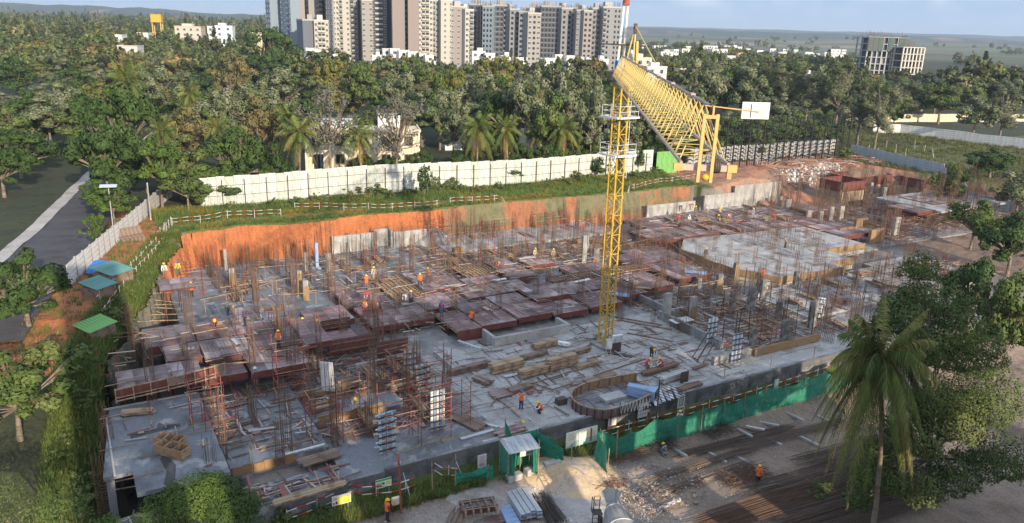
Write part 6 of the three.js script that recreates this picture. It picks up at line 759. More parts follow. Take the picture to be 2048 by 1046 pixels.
{ const R = rng(515); // grey props and scaffold tubes at middle right, back
  for (const [a0, a1, b0, b1, n, h, l, g, m] of [[29, 47, 4, 20, 34, 3.1, 'dark upright prop among the middle right columns', 'upright props at middle right', MT.darkSteel], [44, 70, 6, 17, 24, 3, 'dark upright pole on the striped slab', 'upright poles on the striped slab', MT.darkSteel], [14, 47, 40, 57, 22, 3.6, 'rusty upright pole in the back thicket', 'upright poles in the back thicket', MT.redPaint], [82, 126, 28, 58, 26, 3.4, 'dark upright pole among the far right columns', 'upright poles at the far right', MT.darkSteel], [-14, 10, 42, 56, 12, 4.2, 'upright pole on the bluish floor at the back left', 'upright poles at the back left', MT.redPaint]]) for (let i = 0; i < n; i++) { const hh = h * (0.8 + 0.4 * R()), m2 = new MB(); m2.bar(V(0, 0, 0), V((R() - 0.5) * 0.3, hh, (R() - 0.5) * 0.3), 0.045, 5); m2.box(0, 0.02, 0, 0.18, 0.04, 0.18); const o = solo('prop', m2, m, l, 'prop', g); o.position.copy(ab(lerp(a0, a1, R()), lerp(b0, b1, R()), 0.02)); o.rotation.y = R() * 3; }
  for (const [x, y, w, d, h, n, l] of [[872, 492, 3, 2, 4.2, 4, 'open scaffold tower against the netted slope, left of centre back'], [1010, 480, 3, 1.6, 3.6, 3, 'scaffold in the rebar thicket at the back'], [1110, 470, 3, 1.6, 4, 4, 'tall scaffold at the back left of the mast'], [960, 478, 3.6, 2, 2.4, 2, 'broad low scaffold with timber at the back'], [905, 490, 2.6, 2, 3, 4, 'scaffold by the shaded ramp wall'], [1545, 690, 2.4, 1.4, 2.8, 3, 'dark scaffold over the front kicker wall'], [1800, 470, 3, 2, 3.2, 4, 'scaffold under the right edge deck'], [1300, 500, 3, 1.6, 2.6, 3, 'scaffold props under the deck right of the mast']]) scaffold(at(x, y, 0), w, d, h, n, l);
  const rk = thing('raking_props', 'pair of raking props bracing the blue column form', 'props', at(1385, 715, 0), SITE), rm = new MB(); for (const z of [0, 0.7]) { rm.bar(V(0, 0.05, z), V(2.6, 2.6, z - 0.5), 0.05, 5).bar(V(-0.5, 0.05, z + 1.2), V(1.6, 1.8, z + 0.5), 0.05, 5); } rm.bar(V(0, 0.05, 0), V(0, 0.05, 0.8), 0.05, 4); part('poles', rm, MT.darkSteel, rk);
}
// ---------------------------------------------------------------- long loose poles over the left trench, rails, dangling lines
{ const R = rng(31); for (const [x0, y0, h0, x1, y1, h1, l] of [[235, 592, 3, 345, 585, 2.4, 'bamboo pole laid across the trench, topmost'], [245, 594, 3, 352, 605, 1.6, 'bamboo pole across the trench, second'], [270, 612, 2.6, 350, 609, 1.4, 'bamboo pole across the trench, third'], [275, 616, 2.5, 353, 617, 1.4, 'bamboo pole across the trench, fourth'], [275, 612, 2.6, 328, 628, 1, 'bamboo pole slanting down into the trench'], [262, 632, 2.6, 368, 628, 1.2, 'bamboo pole across the trench, with the pale tip'], [252, 645, 2.6, 358, 640, 1.6, 'lowest bamboo pole across the trench'], [252, 720, -1, 308, 635, 1.6, 'long pole leaning out of the trench'], [192, 975, -2, 282, 952, 1.2, 'pale handrail pole at the bottom left opening, upper'], [192, 988, -2.4, 285, 970, 0.6, 'pale handrail pole at the bottom left opening, lower'], [400, 665, 3, 455, 655, 3.2, 'yellow bamboo pole lying on the left deck'], [545, 722, 3.1, 420, 730, 3.1, 'tan plank lying at the brown decks']]) { const m = new MB(); const p = at(x0, y0, h0), q = at(x1, y1, h1); m.tube([p, V().lerpVectors(p, q, 0.5).add(V(0, 0.05, 0)), q], [0.05, 0.055, 0.04], 6); solo('bamboo_pole', m, MT.wood, l, 'pole'); }
  for (const [x0, y0, x1, y1, h, l] of [[400, 600, 560, 560, 1.6, 'long rope of bamboo across the back left floor, lowest'], [440, 575, 640, 545, 1.9, 'bamboo rail across the bluish floor, middle'], [560, 590, 700, 575, 1.7, 'bamboo rail across the bluish floor, right'], [520, 535, 700, 515, 2.0, 'bamboo rail near the back walls'], [700, 545, 900, 515, 1.8, 'pale rail behind the joist grids, left'], [880, 510, 1100, 475, 1.6, 'pale rail along the back slab'], [1180, 500, 1300, 478, 1.8, 'pale rail behind the mast'], [1000, 545, 1200, 520, 2.2, 'bamboo rail through the back thicket'], [1440, 735, 1640, 690, 1.3, 'pale rail along the front right kicker'], [1345, 575, 1440, 560, 2.6, 'rail between the columns at middle right'], [1450, 590, 1560, 650, 2.6, 'rail slanting between the columns at middle right'], [1320, 470, 1420, 540, 1.9, 'rail along the left edge of the white slab']]) { const m = new MB(), p = at(x0, y0, h), q = at(x1, y1, h), k = V().lerpVectors(p, q, 0.5).add(V(0, -0.15, 0)); m.tube([p, k, q], [0.045, 0.04, 0.04], 5); for (const t of [0.05, 0.5, 0.95]) { const e = V().lerpVectors(p, q, t); m.bar(V(e.x, 0, e.z), e, 0.035, 4); } solo('bamboo_rail', m, MT.wood, l, 'rail'); }
  // red railings of the left decks
  for (const [x0, y0, x1, y1, h, l] of [[232, 797, 370, 765, 3, 'red panel railing on the left corner deck'], [370, 765, 450, 742, 3, 'railing of the second left deck, with red panels']]) { const t = thing('deck_railing', l, 'railing', V(0, 0, 0)), p = at(x0, y0, h), q = at(x1, y1, h), n = 4; for (let i = 0; i < n; i++) { const a = V().lerpVectors(p, q, i / n), b = V().lerpVectors(p, q, (i + 0.97) / n), m = new MB(); m.beam(a.clone().setY(h + 0.35), b.clone().setY(h + 0.35), 0.05, 0.62); part('panel', m, i < 3 ? MT.plyRed : MT.oldWood, t); } for (const y of [-0.25, 0.02, 0.7]) { const m = new MB(); m.beam(p.clone().setY(h + y), q.clone().setY(h + y), 0.08, 0.08); part('rail', m, MT.wood, t); } for (let i = 0; i <= n; i++) { const a = V().lerpVectors(p, q, i / n), m = new MB(); m.box(a.x, h + 0.2, a.z, 0.08, 1.2, 0.08, SITE); part('post', m, MT.wood, t); } }
}
// ---------------------------------------------------------------- timber stacks on the pale floor
{
  const R = rng(616); const stack = (x, y, n, k, L, w, th, turn, m, label, h0 = 0.02) => { const t = thing('timber_stack', label, 'timber stack', at(x, y, h0), SITE + turn); for (let j = 0; j < k; j++) for (let i = 0; i < n; i++) { const f = 0.7 + 0.6 * R(), b = new MB(); b.box((R() - 0.5) * 0.25, 0.12 + j * th + th / 2, -(n * w) / 2 + (i + 0.5) * w + (R() - 0.5) * 0.02, L * (0.94 + 0.1 * R()), th * 0.92, w * 0.93, (R() - 0.5) * 0.03, [f, f * (0.95 + 0.1 * R()), f]); part('plank', b, m, t); } const s = new MB(); for (const x2 of [-L * 0.36, L * 0.36]) s.box(x2, 0.06, 0, 0.1, 0.11, n * w + 0.15); part('bearer', s, MT.oldWood, t); return t; };
  stack(938, 742, 5, 4, 4.4, 0.12, 0.12, 0.08, MT.oldWood, 'dark board stack, leftmost on the pale floor'); stack(965, 765, 6, 2, 1.9, 0.14, 0.12, -1.25, MT.oldWood, 'small stack turned towards the camera, left on the pale floor'); stack(1012, 740, 5, 6, 3.4, 0.2, 0.13, 0.05, MT.wood, 'tan beam stack in the left middle of the pale floor'); stack(1065, 750, 5, 5, 3, 0.2, 0.13, 0.1, MT.wood, 'tan beam stack with broken end, middle of the pale floor'); stack(1122, 735, 4, 8, 3.2, 0.22, 0.13, 0.05, MT.wood, 'tallest tan beam stack, right of the broken one'); stack(1175, 732, 4, 2, 2.8, 0.2, 0.13, 0.1, MT.wood, 'low tan stack right of the tallest one'); stack(1090, 695, 4, 4, 2.8, 0.2, 0.13, 0.1, MT.wood, 'tan beam stack behind, below the pale low wall'); stack(1055, 718, 5, 3, 4.6, 0.12, 0.12, 0.12, MT.oldWood, 'long dark board stack behind the tan beam stacks'); stack(1150, 710, 4, 3, 3.8, 0.14, 0.12, 0.14, MT.oldWood, 'brown board stack before the mast foot'); stack(1040, 780, 6, 2, 2.4, 0.16, 0.12, 0.1, MT.oldWood, 'splayed boards behind the standing man in orange'); stack(1000, 790, 4, 2, 1.8, 0.4, 0.06, 0.05, MT.ply, 'pile of small plywood offcuts near the standing man'); stack(1115, 690, 5, 3, 2.4, 0.12, 0.1, -0.9, MT.white, 'pale aluminium beams lying askew below the low wall'); stack(1320, 742, 7, 3, 4.6, 0.1, 0.1, 0.1, MT.rust, 'long pipe stack where two men in red squat'); stack(1345, 760, 6, 5, 3.2, 0.12, 0.11, 0.1, MT.pale, 'grey stack of hollow beams before the squatting men'); stack(1370, 780, 7, 2, 4.2, 0.1, 0.1, 0.1, MT.rust, 'brown pipe stack by the front wall at the right'); stack(1020, 905 - 40, 4, 2, 2.6, 0.3, 0.07, 0.05, MT.ply, 'sheet offcuts by the squatting man in orange'); stack(1200, 790 - 30, 7, 2, 3.6, 0.12, 0.1, 0.12, MT.oldWood, 'dark plank pile behind the curved form'); stack(275, 828, 6, 3, 2.2, 0.13, 0.07, -0.25, MT.wood, 'small pile of laths on the stained slab', 1.5); stack(545, 620, 6, 3, 2.2, 0.2, 0.1, -0.3, MT.oldWood, 'grey planks and panels piled at the mauve ramp', 2.3); stack(620, 990, 5, 2, 5, 0.13, 0.08, 0.05, MT.wood, 'long yellowish planks on the low landing, front left'); stack(640, 920, 5, 3, 3, 0.25, 0.05, 0.1, MT.oldWood, 'crumpled sheets and boards by the front scaffolds'); stack(900, 815, 5, 2, 3.4, 0.4, 0.05, -1.1, MT.ply, 'plywood panels dumped at the edge of the pale floor'); stack(935, 845, 12, 1, 3.4, 0.12, 0.08, -1.25, MT.oldWood, 'spread laths behind the white channel at the front'); stack(620, 790, 9, 3, 3.4, 0.12, 0.07, 0.15, MT.oldWood, 'grey jumble of boards at the foot of the white board');
  const pile = thing('timber_pile', 'low pile of site timber in the back thicket left of the mast', 'timber pile', ab(15, 42, 0.05), SITE, 'timber piles in the back thicket'); for (let i = 0; i < 9; i++) { const b = new MB(), f = 0.6 + 0.7 * R(); b.box((R() - 0.5) * 0.4, 0.1 + Math.floor(i / 4) * 0.13, -0.4 + (i % 4) * 0.24, 2.6 * (0.8 + 0.3 * R()), 0.11, 0.2, (R() - 0.5) * 0.12, [f, f * 0.95, f * 0.9]); part('plank', b, i % 3 ? MT.oldWood : MT.wood, pile); }
  for (const [a0, a1, b0, b1, n, h, l, g] of [[15, 46, 41, 56, 26, 0.05, null, 'timber piles in the back thicket'], [30, 46, 4, 20, 18, 0.05, 'low pile of site timber among the middle right columns', 'timber piles at middle right'], [-12, -2, 6, 22, 10, 0.45, 'low pile of site timber among the left scaffolds', 'timber piles among the scaffolds'], [-13, 9, 41, 56, 12, 0.05, 'low pile of site timber on the bluish floor at the back left', 'timber piles at the back left'], [84, 126, 28, 60, 26, 0.1, 'low pile of site timber among the far right columns', 'timber piles at the far right'], [46, 82, 8, 17, 12, 0.4, 'low pile of site timber on the striped slab', 'timber piles on the striped slab'], [50, 82, 39, 51, 12, 1.5, 'low pile of site timber on the back right decks', 'timber piles on the back right decks']]) for (let i = 0; i < n; i++) { const c = copy(pile, ab(lerp(a0, a1, R()), lerp(b0, b1, R()), h), SITE + (R() < 0.5 ? 0 : 1.57) + (R() - 0.5) * 0.3, l, g), k = 0.6 + 0.8 * R(); c.scale.set(k, 0.7 + 0.8 * R(), 0.7 + 0.6 * R()); }
  // single long planks and sheets
  for (const [x, y, L, w, turn, kind, l, h0] of [[955, 870, 3, 0.34, 0.05, 'zinc', 'white metal channel at the front edge of the pale floor'], [975, 850, 3, 0.3, -0.95, 'zinc', 'white channel lying askew beside the laths'], [1180, 690, 7.5, 0.14, 0.35, 'oldWood', 'long plank lying below the mast foot'], [1090, 760, 8, 0.12, 0.12, 'oldWood', 'long thin board crossing the pale floor'], [1240, 735, 7, 0.12, 0.14, 'oldWood', 'long plank towards the squatting men'], [1290, 650, 6, 0.3, -0.95, 'oldWood', 'brown boards along the long low wall, upper'], [1262, 640, 7, 0.2, -0.95, 'oldWood', 'brown boards along the long low wall, lower'], [1300, 675, 5, 0.2, -0.95, 'ply', 'reddish board beside the long low wall'], [1240, 710, 2.4, 0.5, -0.9, 'darkSteel', 'dark sheet on the floor below the mast'], [1275, 575, 3.4, 0.3, -0.85, 'wood', 'pale plank on the red deck right of the mast', 1.2], [1165, 562, 2.4, 0.5, 0.15, 'white', 'white board on the red deck left of the mast', 1.3], [1000, 560, 1.8, 0.5, 0.1, 'white', 'white strip lying on the central red deck', 1.3], [938, 690, 3, 0.3, -1.2, 'zinc', 'ladder like channel leaning at the red block deck', 0.4], [850, 765, 0.9, 0.45, -0.7, 'white', 'white packet on the red deck', 1.3], [505, 862, 1.6, 0.6, -1.2, 'ply', 'reddish plywood piece on the second grey bay', 0.55], [590, 858, 3, 0.5, 0.05, 'concrete', 'grey formwork tray in the second bay', 0.5], [610, 900, 3, 0.16, 0.05, 'white', 'pale edging along the second bay front', 0.7], [1390, 545, 2.8, 1.1, -0.85, 'blueForm', 'blue grey tin sheet left of the white slab', 1.1], [1240, 590, 2.4, 1.2, -0.85, 'blueForm', 'blue grey tin sheet right of the mast', 1.15], [1460, 745, 3, 0.8, 0.05, 'pale', 'grey patch of cement at the front right', 0.02]]) { const g = new MB(); g.box(0, 0.06, 0, L, 0.1, w); const o = solo('loose_board', g, MT[kind], l, 'board'); o.position.copy(at(x, y, h0 ?? 0.02)); o.rotation.y = SITE + turn; }
}
// ---------------------------------------------------------------- curved pool form, ducts, line of rags
{
  const pts = [[1270, 763], [1205, 775], [1160, 788], [1143, 802], [1146, 818], [1170, 832], [1210, 838], [1255, 826], [1300, 806], [1312, 800]].map(([x, y]) => at(x, y, 0)), cv = new THREE.CatmullRomCurve3(pts), t = thing('curved_form', 'curved formwork ring with tan ribs inside and dark red boards outside, at the front edge', 'formwork', V(0, 0, 0)), n = 46;
  for (let i = 0; i < n; i++) { const a = cv.getPoint(i / n), b = cv.getPoint((i + 0.97) / n), m = new MB(), back = i < n * 0.42; a.y = b.y = 0.42; m.beam(a, b, 0.06, 0.84); part('form_board', m, back ? MT.plyTan : MT.ply, t); if (i % 2 === 0) { const r = new MB(); r.box(a.x + (back ? 0.05 : -0.02), 0.43, a.z + 0.09, 0.1, 0.88, 0.12); part('rib', r, back ? MT.oldWood : MT.darkSteel, t); } }
  const rim = new MB(); for (let i = 0; i < n; i++) { const a = cv.getPoint(i / n).setY(0.87), b = cv.getPoint((i + 1) / n).setY(0.87); rim.beam(a, b, 0.14, 0.07); } part('rim', rim, MT.wood, t);
  const fl = new MB(); fl.prism(cv.getPoints(40).map((p) => [p.x, p.z]), 0.02, 0.07); part('floor', fl, MT.wetShade, t); const sh = new MB(); const c = at(1225, 795, 0.2); sh.box(c.x, 0.25, c.z, 2.3, 0.3, 1.2, SITE); const s1 = solo('concrete_pad', sh, MT.pale, 'pale pad inside the curved form', 'pad');
  const d = thing('steel_duct', 'pale blue tapered steel duct with a dark open end, beside the curved form', 'duct', at(1283, 795, 0.05), SITE - 0.95), q = new MB(); { const f = (x, w, h) => [[-w, 0], [w, 0], [w, h], [-w, h]].map(([z, y]) => [x, y + 0.1, z]); const A = f(-1.3, 0.35, 0.9), B = f(1.3, 0.62, 0.95); for (let k = 0; k < 4; k++) q.quad(A[k], A[(k + 1) % 4], B[(k + 1) % 4], B[k]); } part('shell', q, MT.blueForm, d); const o = new MB(); o.box(1.24, 0.58, 0, 0.04, 0.8, 1.1); part('opening', o, MT.rubber, d);
  const w = thing('white_sheets', 'white metal sheets and bars stacked askew beside the steel duct', 'sheets', at(1325, 795, 0.05), SITE), R = rng(7); for (let i = 0; i < 7; i++) { const m = new MB(); m.box(-1.6 + i * 0.5, 0.1 + 0.03 * i, (R() - 0.5) * 0.3, 0.32, 0.05, 2.4, -0.5 + (R() - 0.5) * 0.1); part('sheet', m, i % 2 ? MT.white : MT.zinc, w); } for (let i = 0; i < 9; i++) { const m = new MB(); m.bar(V(-2 + i * 0.45, 0.34, -1.5), V(-1.2 + i * 0.45, 0.36, 1.4), 0.03, 4); part('bar', m, MT.darkSteel, w); }
  const bb = new MB(); bb.box(0, 0.55, 0, 0.9, 1.1, 0.08); const o2 = solo('steel_plate', bb, MT.darkSteel, 'dark upright panel right of the white sheets', 'panel'); o2.position.copy(at(1368, 765, 0)); o2.rotation.y = SITE; const bc = new MB(); bc.box(0, 0.3, 0, 0.9, 0.55, 0.6); const o3 = solo('dark_box', bc, MT.darkSteel, 'dark box standing left of the curved form', 'box'); o3.position.copy(at(1122, 808, 0)); o3.rotation.y = SITE;
  const z = thing('rag_line', 'line hung with zigzag white rags over the curved form', 'line', V(0, 0, 0)), zm = new MB(), A = at(1240, 812, 1.0), B = at(1300, 800, 1.1); let prev = A.clone(); for (let i = 1; i <= 18; i++) { const p = V().lerpVectors(A, B, i / 18); p.y += i % 2 ? -0.75 : 0.2; zm.beam(prev, p, 0.07, 0.03); prev = p; } part('rags', zm, MT.white, z); const zp = new MB(); zp.bar(A.clone().setY(0), A.clone().setY(1.4), 0.03, 4).bar(B.clone().setY(0), B.clone().setY(1.5), 0.03, 4); part('posts', zp, MT.darkSteel, z);
  const pl = new MB(); const pb = at(1312, 845, -0.2); pl.bar(pb, pb.clone().setY(3.6), 0.06, 6); solo('pole', pl, MT.darkSteel, 'single dark pole rising in front of the wall by the white sheets', 'pole');
  const bx = new MB(); bx.box(0, 0.5, 0, 1.3, 0.9, 1.1); const o4 = solo('timber_box', bx, MT.plyTan, 'small brown box form on the sunlit pale back slab', 'box form'); o4.position.copy(at(915, 508, 0.35)); o4.rotation.y = SITE;
  const cr = thing('crate_frames', 'two broken timber box frames lying on the stained slab', 'frames', at(352, 905, 1.5), SITE - 0.9); for (const [dx, dz, r, l2] of [[0, 0.3, 0.1, 2.4], [-0.9, -0.7, 0.7, 2.0]]) { for (const s of [-0.45, 0.45]) { const m = new MB(); m.box(dx, 0.4, dz + s, l2, 0.7, 0.06, 0); const o5 = part('side', m, MT.plyTan, cr); o5.rotation.y = r * 0.25; } const m = new MB(); for (const q of [-0.5, -0.17, 0.17, 0.5]) m.box(dx + q * l2, 0.4, dz, 0.08, 0.7, 0.9); part('rungs', m, MT.wood, cr).rotation.y = r * 0.25; }
}
// ---------------------------------------------------------------- uncounted litter: offcuts, laths, rubble
{
  const off = new MB(); off.box(0, 0.03, 0, 1, 0.05, 0.12); const og = off.geo(), R = rng(888); const tones = [[0.30, 0.21, 0.14], [0.20, 0.13, 0.10], [0.40, 0.31, 0.22], [0.24, 0.10, 0.08], [0.42, 0.41, 0.40], [0.16, 0.12, 0.10]];
  const litter = (name, label, list, smin, smax) => { const M = [], C = []; for (const [a0, a1, b0, b1, h, n] of list) for (let i = 0; i < n; i++) { const s = lerp(smin, smax, R()); M.push(M4(ab(lerp(a0, a1, R()), lerp(b0, b1, R()), h + 0.02 + R() * 0.12), R() < 0.82 ? SITE + (R() < 0.6 ? 0 : 1.57) + (R() - 0.5) * 0.35 : R() * 6.28, V(s, 1, 0.35 + 1.3 * R() * R() + (R() < 0.025 ? 3 : 0)), 0, (R() - 0.5) * 0.12)); const c = tones[Math.floor(R() * 6)], f = 0.7 + 0.6 * R(); C.push(new THREE.Color().setRGB(c[0] * f, c[1] * f, c[2] * f)); } stuff(name, og, MT.cloth, M, label, C); };
  litter('timber_litter', 'scattered timber offcuts all over the site', [[-13, -3, 5, 24, 0.02, 756], [2, 27, 1, 18, 0.02, 230], [13, 47, 40, 57, 0.05, 1116], [29, 47, 4, 22, 0.02, 756], [-14, 11, 40, 57, 0.03, 468], [-26, -11, 16, 28, 3.02, 90], [-2, 37, 20, 40, 1.36, 468], [38, 48, 22, 40, 0.1, 360], [50, 76, 19, 38, 1.32, 70], [50, 83, 38, 51, 1.5, 200], [44, 84, 8, 18, 0.37, 468], [84, 130, 26, 66, 0.1, 1620], [-20, -13.5, 5, 17, 0.52, 162], [-27, -21, 3, 15, 1.52, 26], [-28, -13, -0.2, 2, 0.04, 162]], 0.5, 2.6);
  const rod = new MB(); rod.bar(V(-0.5, 0, 0), V(0.5, 0, 0), 0.014, 3); const M = []; for (const [a0, a1, b0, b1, h, n] of [[-13, 0, 5, 24, 0.05, 360], [13, 47, 40, 57, 0.1, 520], [29, 47, 4, 22, 0.05, 480], [0, 28, 0.5, 18, 0.03, 240], [-2, 37, 20, 40, 1.3, 280], [50, 76, 19, 38, 1.36, 60], [84, 126, 26, 60, 0.2, 520]]) for (let i = 0; i < n; i++) M.push(M4(ab(lerp(a0, a1, R()), lerp(b0, b1, R()), h + R() * 0.1), R() < 0.7 ? SITE + (R() < 0.5 ? 0 : 1.57) + (R() - 0.5) * 0.3 : R() * 6.28, V(1.5 + 4 * R(), 1, 1))); stuff('loose_bars', rod.geo(), MT.rust, M, 'loose reinforcing bars lying about');
  const red = []; const rc = []; for (const [a0, a1, b0, b1, h, n] of [[100, 140, 62, 76, 3.6, 260]]) for (let i = 0; i < n; i++) { const p = ab(lerp(a0, a1, R()), lerp(b0, b1, R())); p.y = ground(p) + R() * 0.8; red.push(M4(p, R() * 6.28, V(1 + 3 * R(), 1.5, 1 + 2 * R()), 0, (R() - 0.5) * 0.4)); const c = [[0.34, 0.12, 0.07], [0.4, 0.3, 0.2], [0.5, 0.5, 0.48]][Math.floor(R() * 3)]; rc.push(new THREE.Color().setRGB(...c)); } stuff('scrap_heap', og, MT.cloth, red, 'heap of red boards and scrap before the far right field', rc);
}
// ---------------------------------------------------------------- barrier rails with red and white bands
function barrier(pts, label, heights = [0.55, 1.05], every = 3.6, r = 0.03) {
  const t = thing('barrier_rail', label, 'barrier', V(0, 0, 0)), red = new MB(), wh = new MB();
  const cum = [0]; for (let i = 1; i < pts.length; i++) cum.push(cum[i - 1] + pts[i].distanceTo(pts[i - 1])); const P = (s) => { let k = 1; while (k < pts.length - 1 && cum[k] < s) k++; const p = V().lerpVectors(pts[k - 1], pts[k], clamp((s - cum[k - 1]) / (cum[k] - cum[k - 1]))); p.y = ground(p); return p; };
  const L = cum[cum.length - 1]; for (const h of heights) for (let s = 0, k = 0; s < L; s += 0.7, k++) { const a = P(s), b = P(Math.min(L, s + 0.7)); a.y += h; b.y += h; (k % 2 ? red : wh).bar(a, b, r, 5); } part('red_bands', red, mat({ rgb: [0.5, 0.06, 0.04] }), t, 'stuff'); part('white_bands', wh, MT.white, t, 'stuff');
  for (let s = 0; s <= L; s += every) { const p = P(s), m = new MB(); m.bar(V(p.x, p.y - 0.1, p.z), V(p.x, p.y + 1.2, p.z), 0.03, 5); part('post', m, MT.white, t); } return t;
}
barrier([at(345, 452, 4.3), at(450, 440, 4.4), at(562, 432, 4.4)], 'red and white barrier above the orange face, left length');
barrier([at(590, 420, 4.4), at(760, 424, 4.4), at(880, 414, 4.4)], 'red and white barrier above the orange face, second length');
barrier([at(900, 410, 4.4), at(1085, 402, 4.4), at(1215, 392, 4.4)], 'red and white barrier above the netted slope up to the mast');
barrier([at(1245, 385, 4.4), at(1300, 372, 4.4), at(1405, 360, 4.4)], 'red and white barrier right of the mast before the soil heap');
barrier([at(343, 452, 4.2), at(320, 490, 3.9), at(268, 555, 3.6), at(205, 640, 3.4)], 'pale double railing beside the pit on the left path, inner one', [0.5, 1.05], 1.8);
barrier([at(330, 465, 4.2), at(290, 510, 3.9), at(240, 570, 3.6), at(192, 625, 3.4)], 'pale railing of the left path, outer one', [0.9], 2.2);
barrier([gat(575, 1050), gat(700, 1000), gat(790, 968), gat(830, 955)], 'red and white rail along the front path, left length', [0.45, 1.05], 2.2, 0.05);
barrier([gat(832, 962), gat(865, 955), gat(915, 935)], 'red and white rail along the front path beside the green cloth', [0.35, 0.95], 2.6, 0.045);
barrier([gat(1140, 900), gat(1250, 868), gat(1340, 845), gat(1500, 800), gat(1660, 748)], 'red and white rail along the front wall at the right', [0.35, 0.9], 3, 0.045);
// ---------------------------------------------------------------- green net fence
function netFence(pts, h, label, sag = 0.35, seed = 1) {
  const t = thing('net_fence', label, 'fence', V(0, 0, 0)), m = new MB(), R = rng(seed), cum = [0]; for (let i = 1; i < pts.length; i++) cum.push(cum[i - 1] + pts[i].distanceTo(pts[i - 1])); const L = cum[cum.length - 1], n = Math.ceil(L / 0.35), rows = 7;
  const P = (s) => { let k = 1; while (k < pts.length - 1 && cum[k] < s) k++; const p = V().lerpVectors(pts[k - 1], pts[k], clamp((s - cum[k - 1]) / (cum[k] - cum[k - 1]))); p.y = ground(p); const d = V().subVectors(pts[k], pts[k - 1]).normalize(); return [p, V(-d.z, 0, d.x)]; };
  const G = []; for (let i = 0; i <= n; i++) { const s = i / n * L, [p, nn] = P(s), ph = (s / 2.6) % 1, dip = Math.sin(Math.PI * ph) * sag; const row = []; for (let j = 0; j <= rows; j++) { const v = j / rows, off = (fbm(s * 0.9 + seed * 9, v * 2.6 + seed, 4096, 3, 3) - 0.5) * 0.5 + Math.sin(s * 2.4 + v * 5) * 0.04 * (1 - v); row.push([p.x + nn.x * off, p.y + 0.03 + (h - dip) * v * (1 - 0.06 * Math.sin(v * 9 + s)), p.z + nn.z * off]); } G.push(row); }
  for (let i = 0; i < n; i++) for (let j = 0; j < rows; j++) m.quad(G[i][j], G[i + 1][j], G[i + 1][j + 1], G[i][j + 1]); part('net', m, MT.net, t);
  for (let s = 0; s <= L + 0.01; s += 2.6) { const [p] = P(s), q = new MB(); q.bar(V(p.x, p.y - 0.2, p.z), V(p.x + (R() - 0.5) * 0.1, p.y + h + 0.25, p.z), 0.04, 5); part('post', q, MT.wood, t); } return t;
}
netFence([gat(1214, 955), gat(1190, 915), gat(1235, 920), gat(1300, 893), gat(1400, 866), gat(1500, 832), gat(1640, 790), gat(1700, 770)], 2.3, 'long bright green net fence bounding the rebar yard', 0.3, 2);
netFence([gat(910, 975), gat(985, 958)], 1.2, 'short sagging green net beside the footpath, left of the hut', 0.2, 5);
netFence([gat(1045, 885), gat(1075, 900), gat(1125, 930)], 1.7, 'green net screen from the hut to the footpath', 0.2, 7);
netFence([gat(1010, 885), gat(1040, 892)], 1.9, 'pointed green net behind the hut', 0.8, 9);
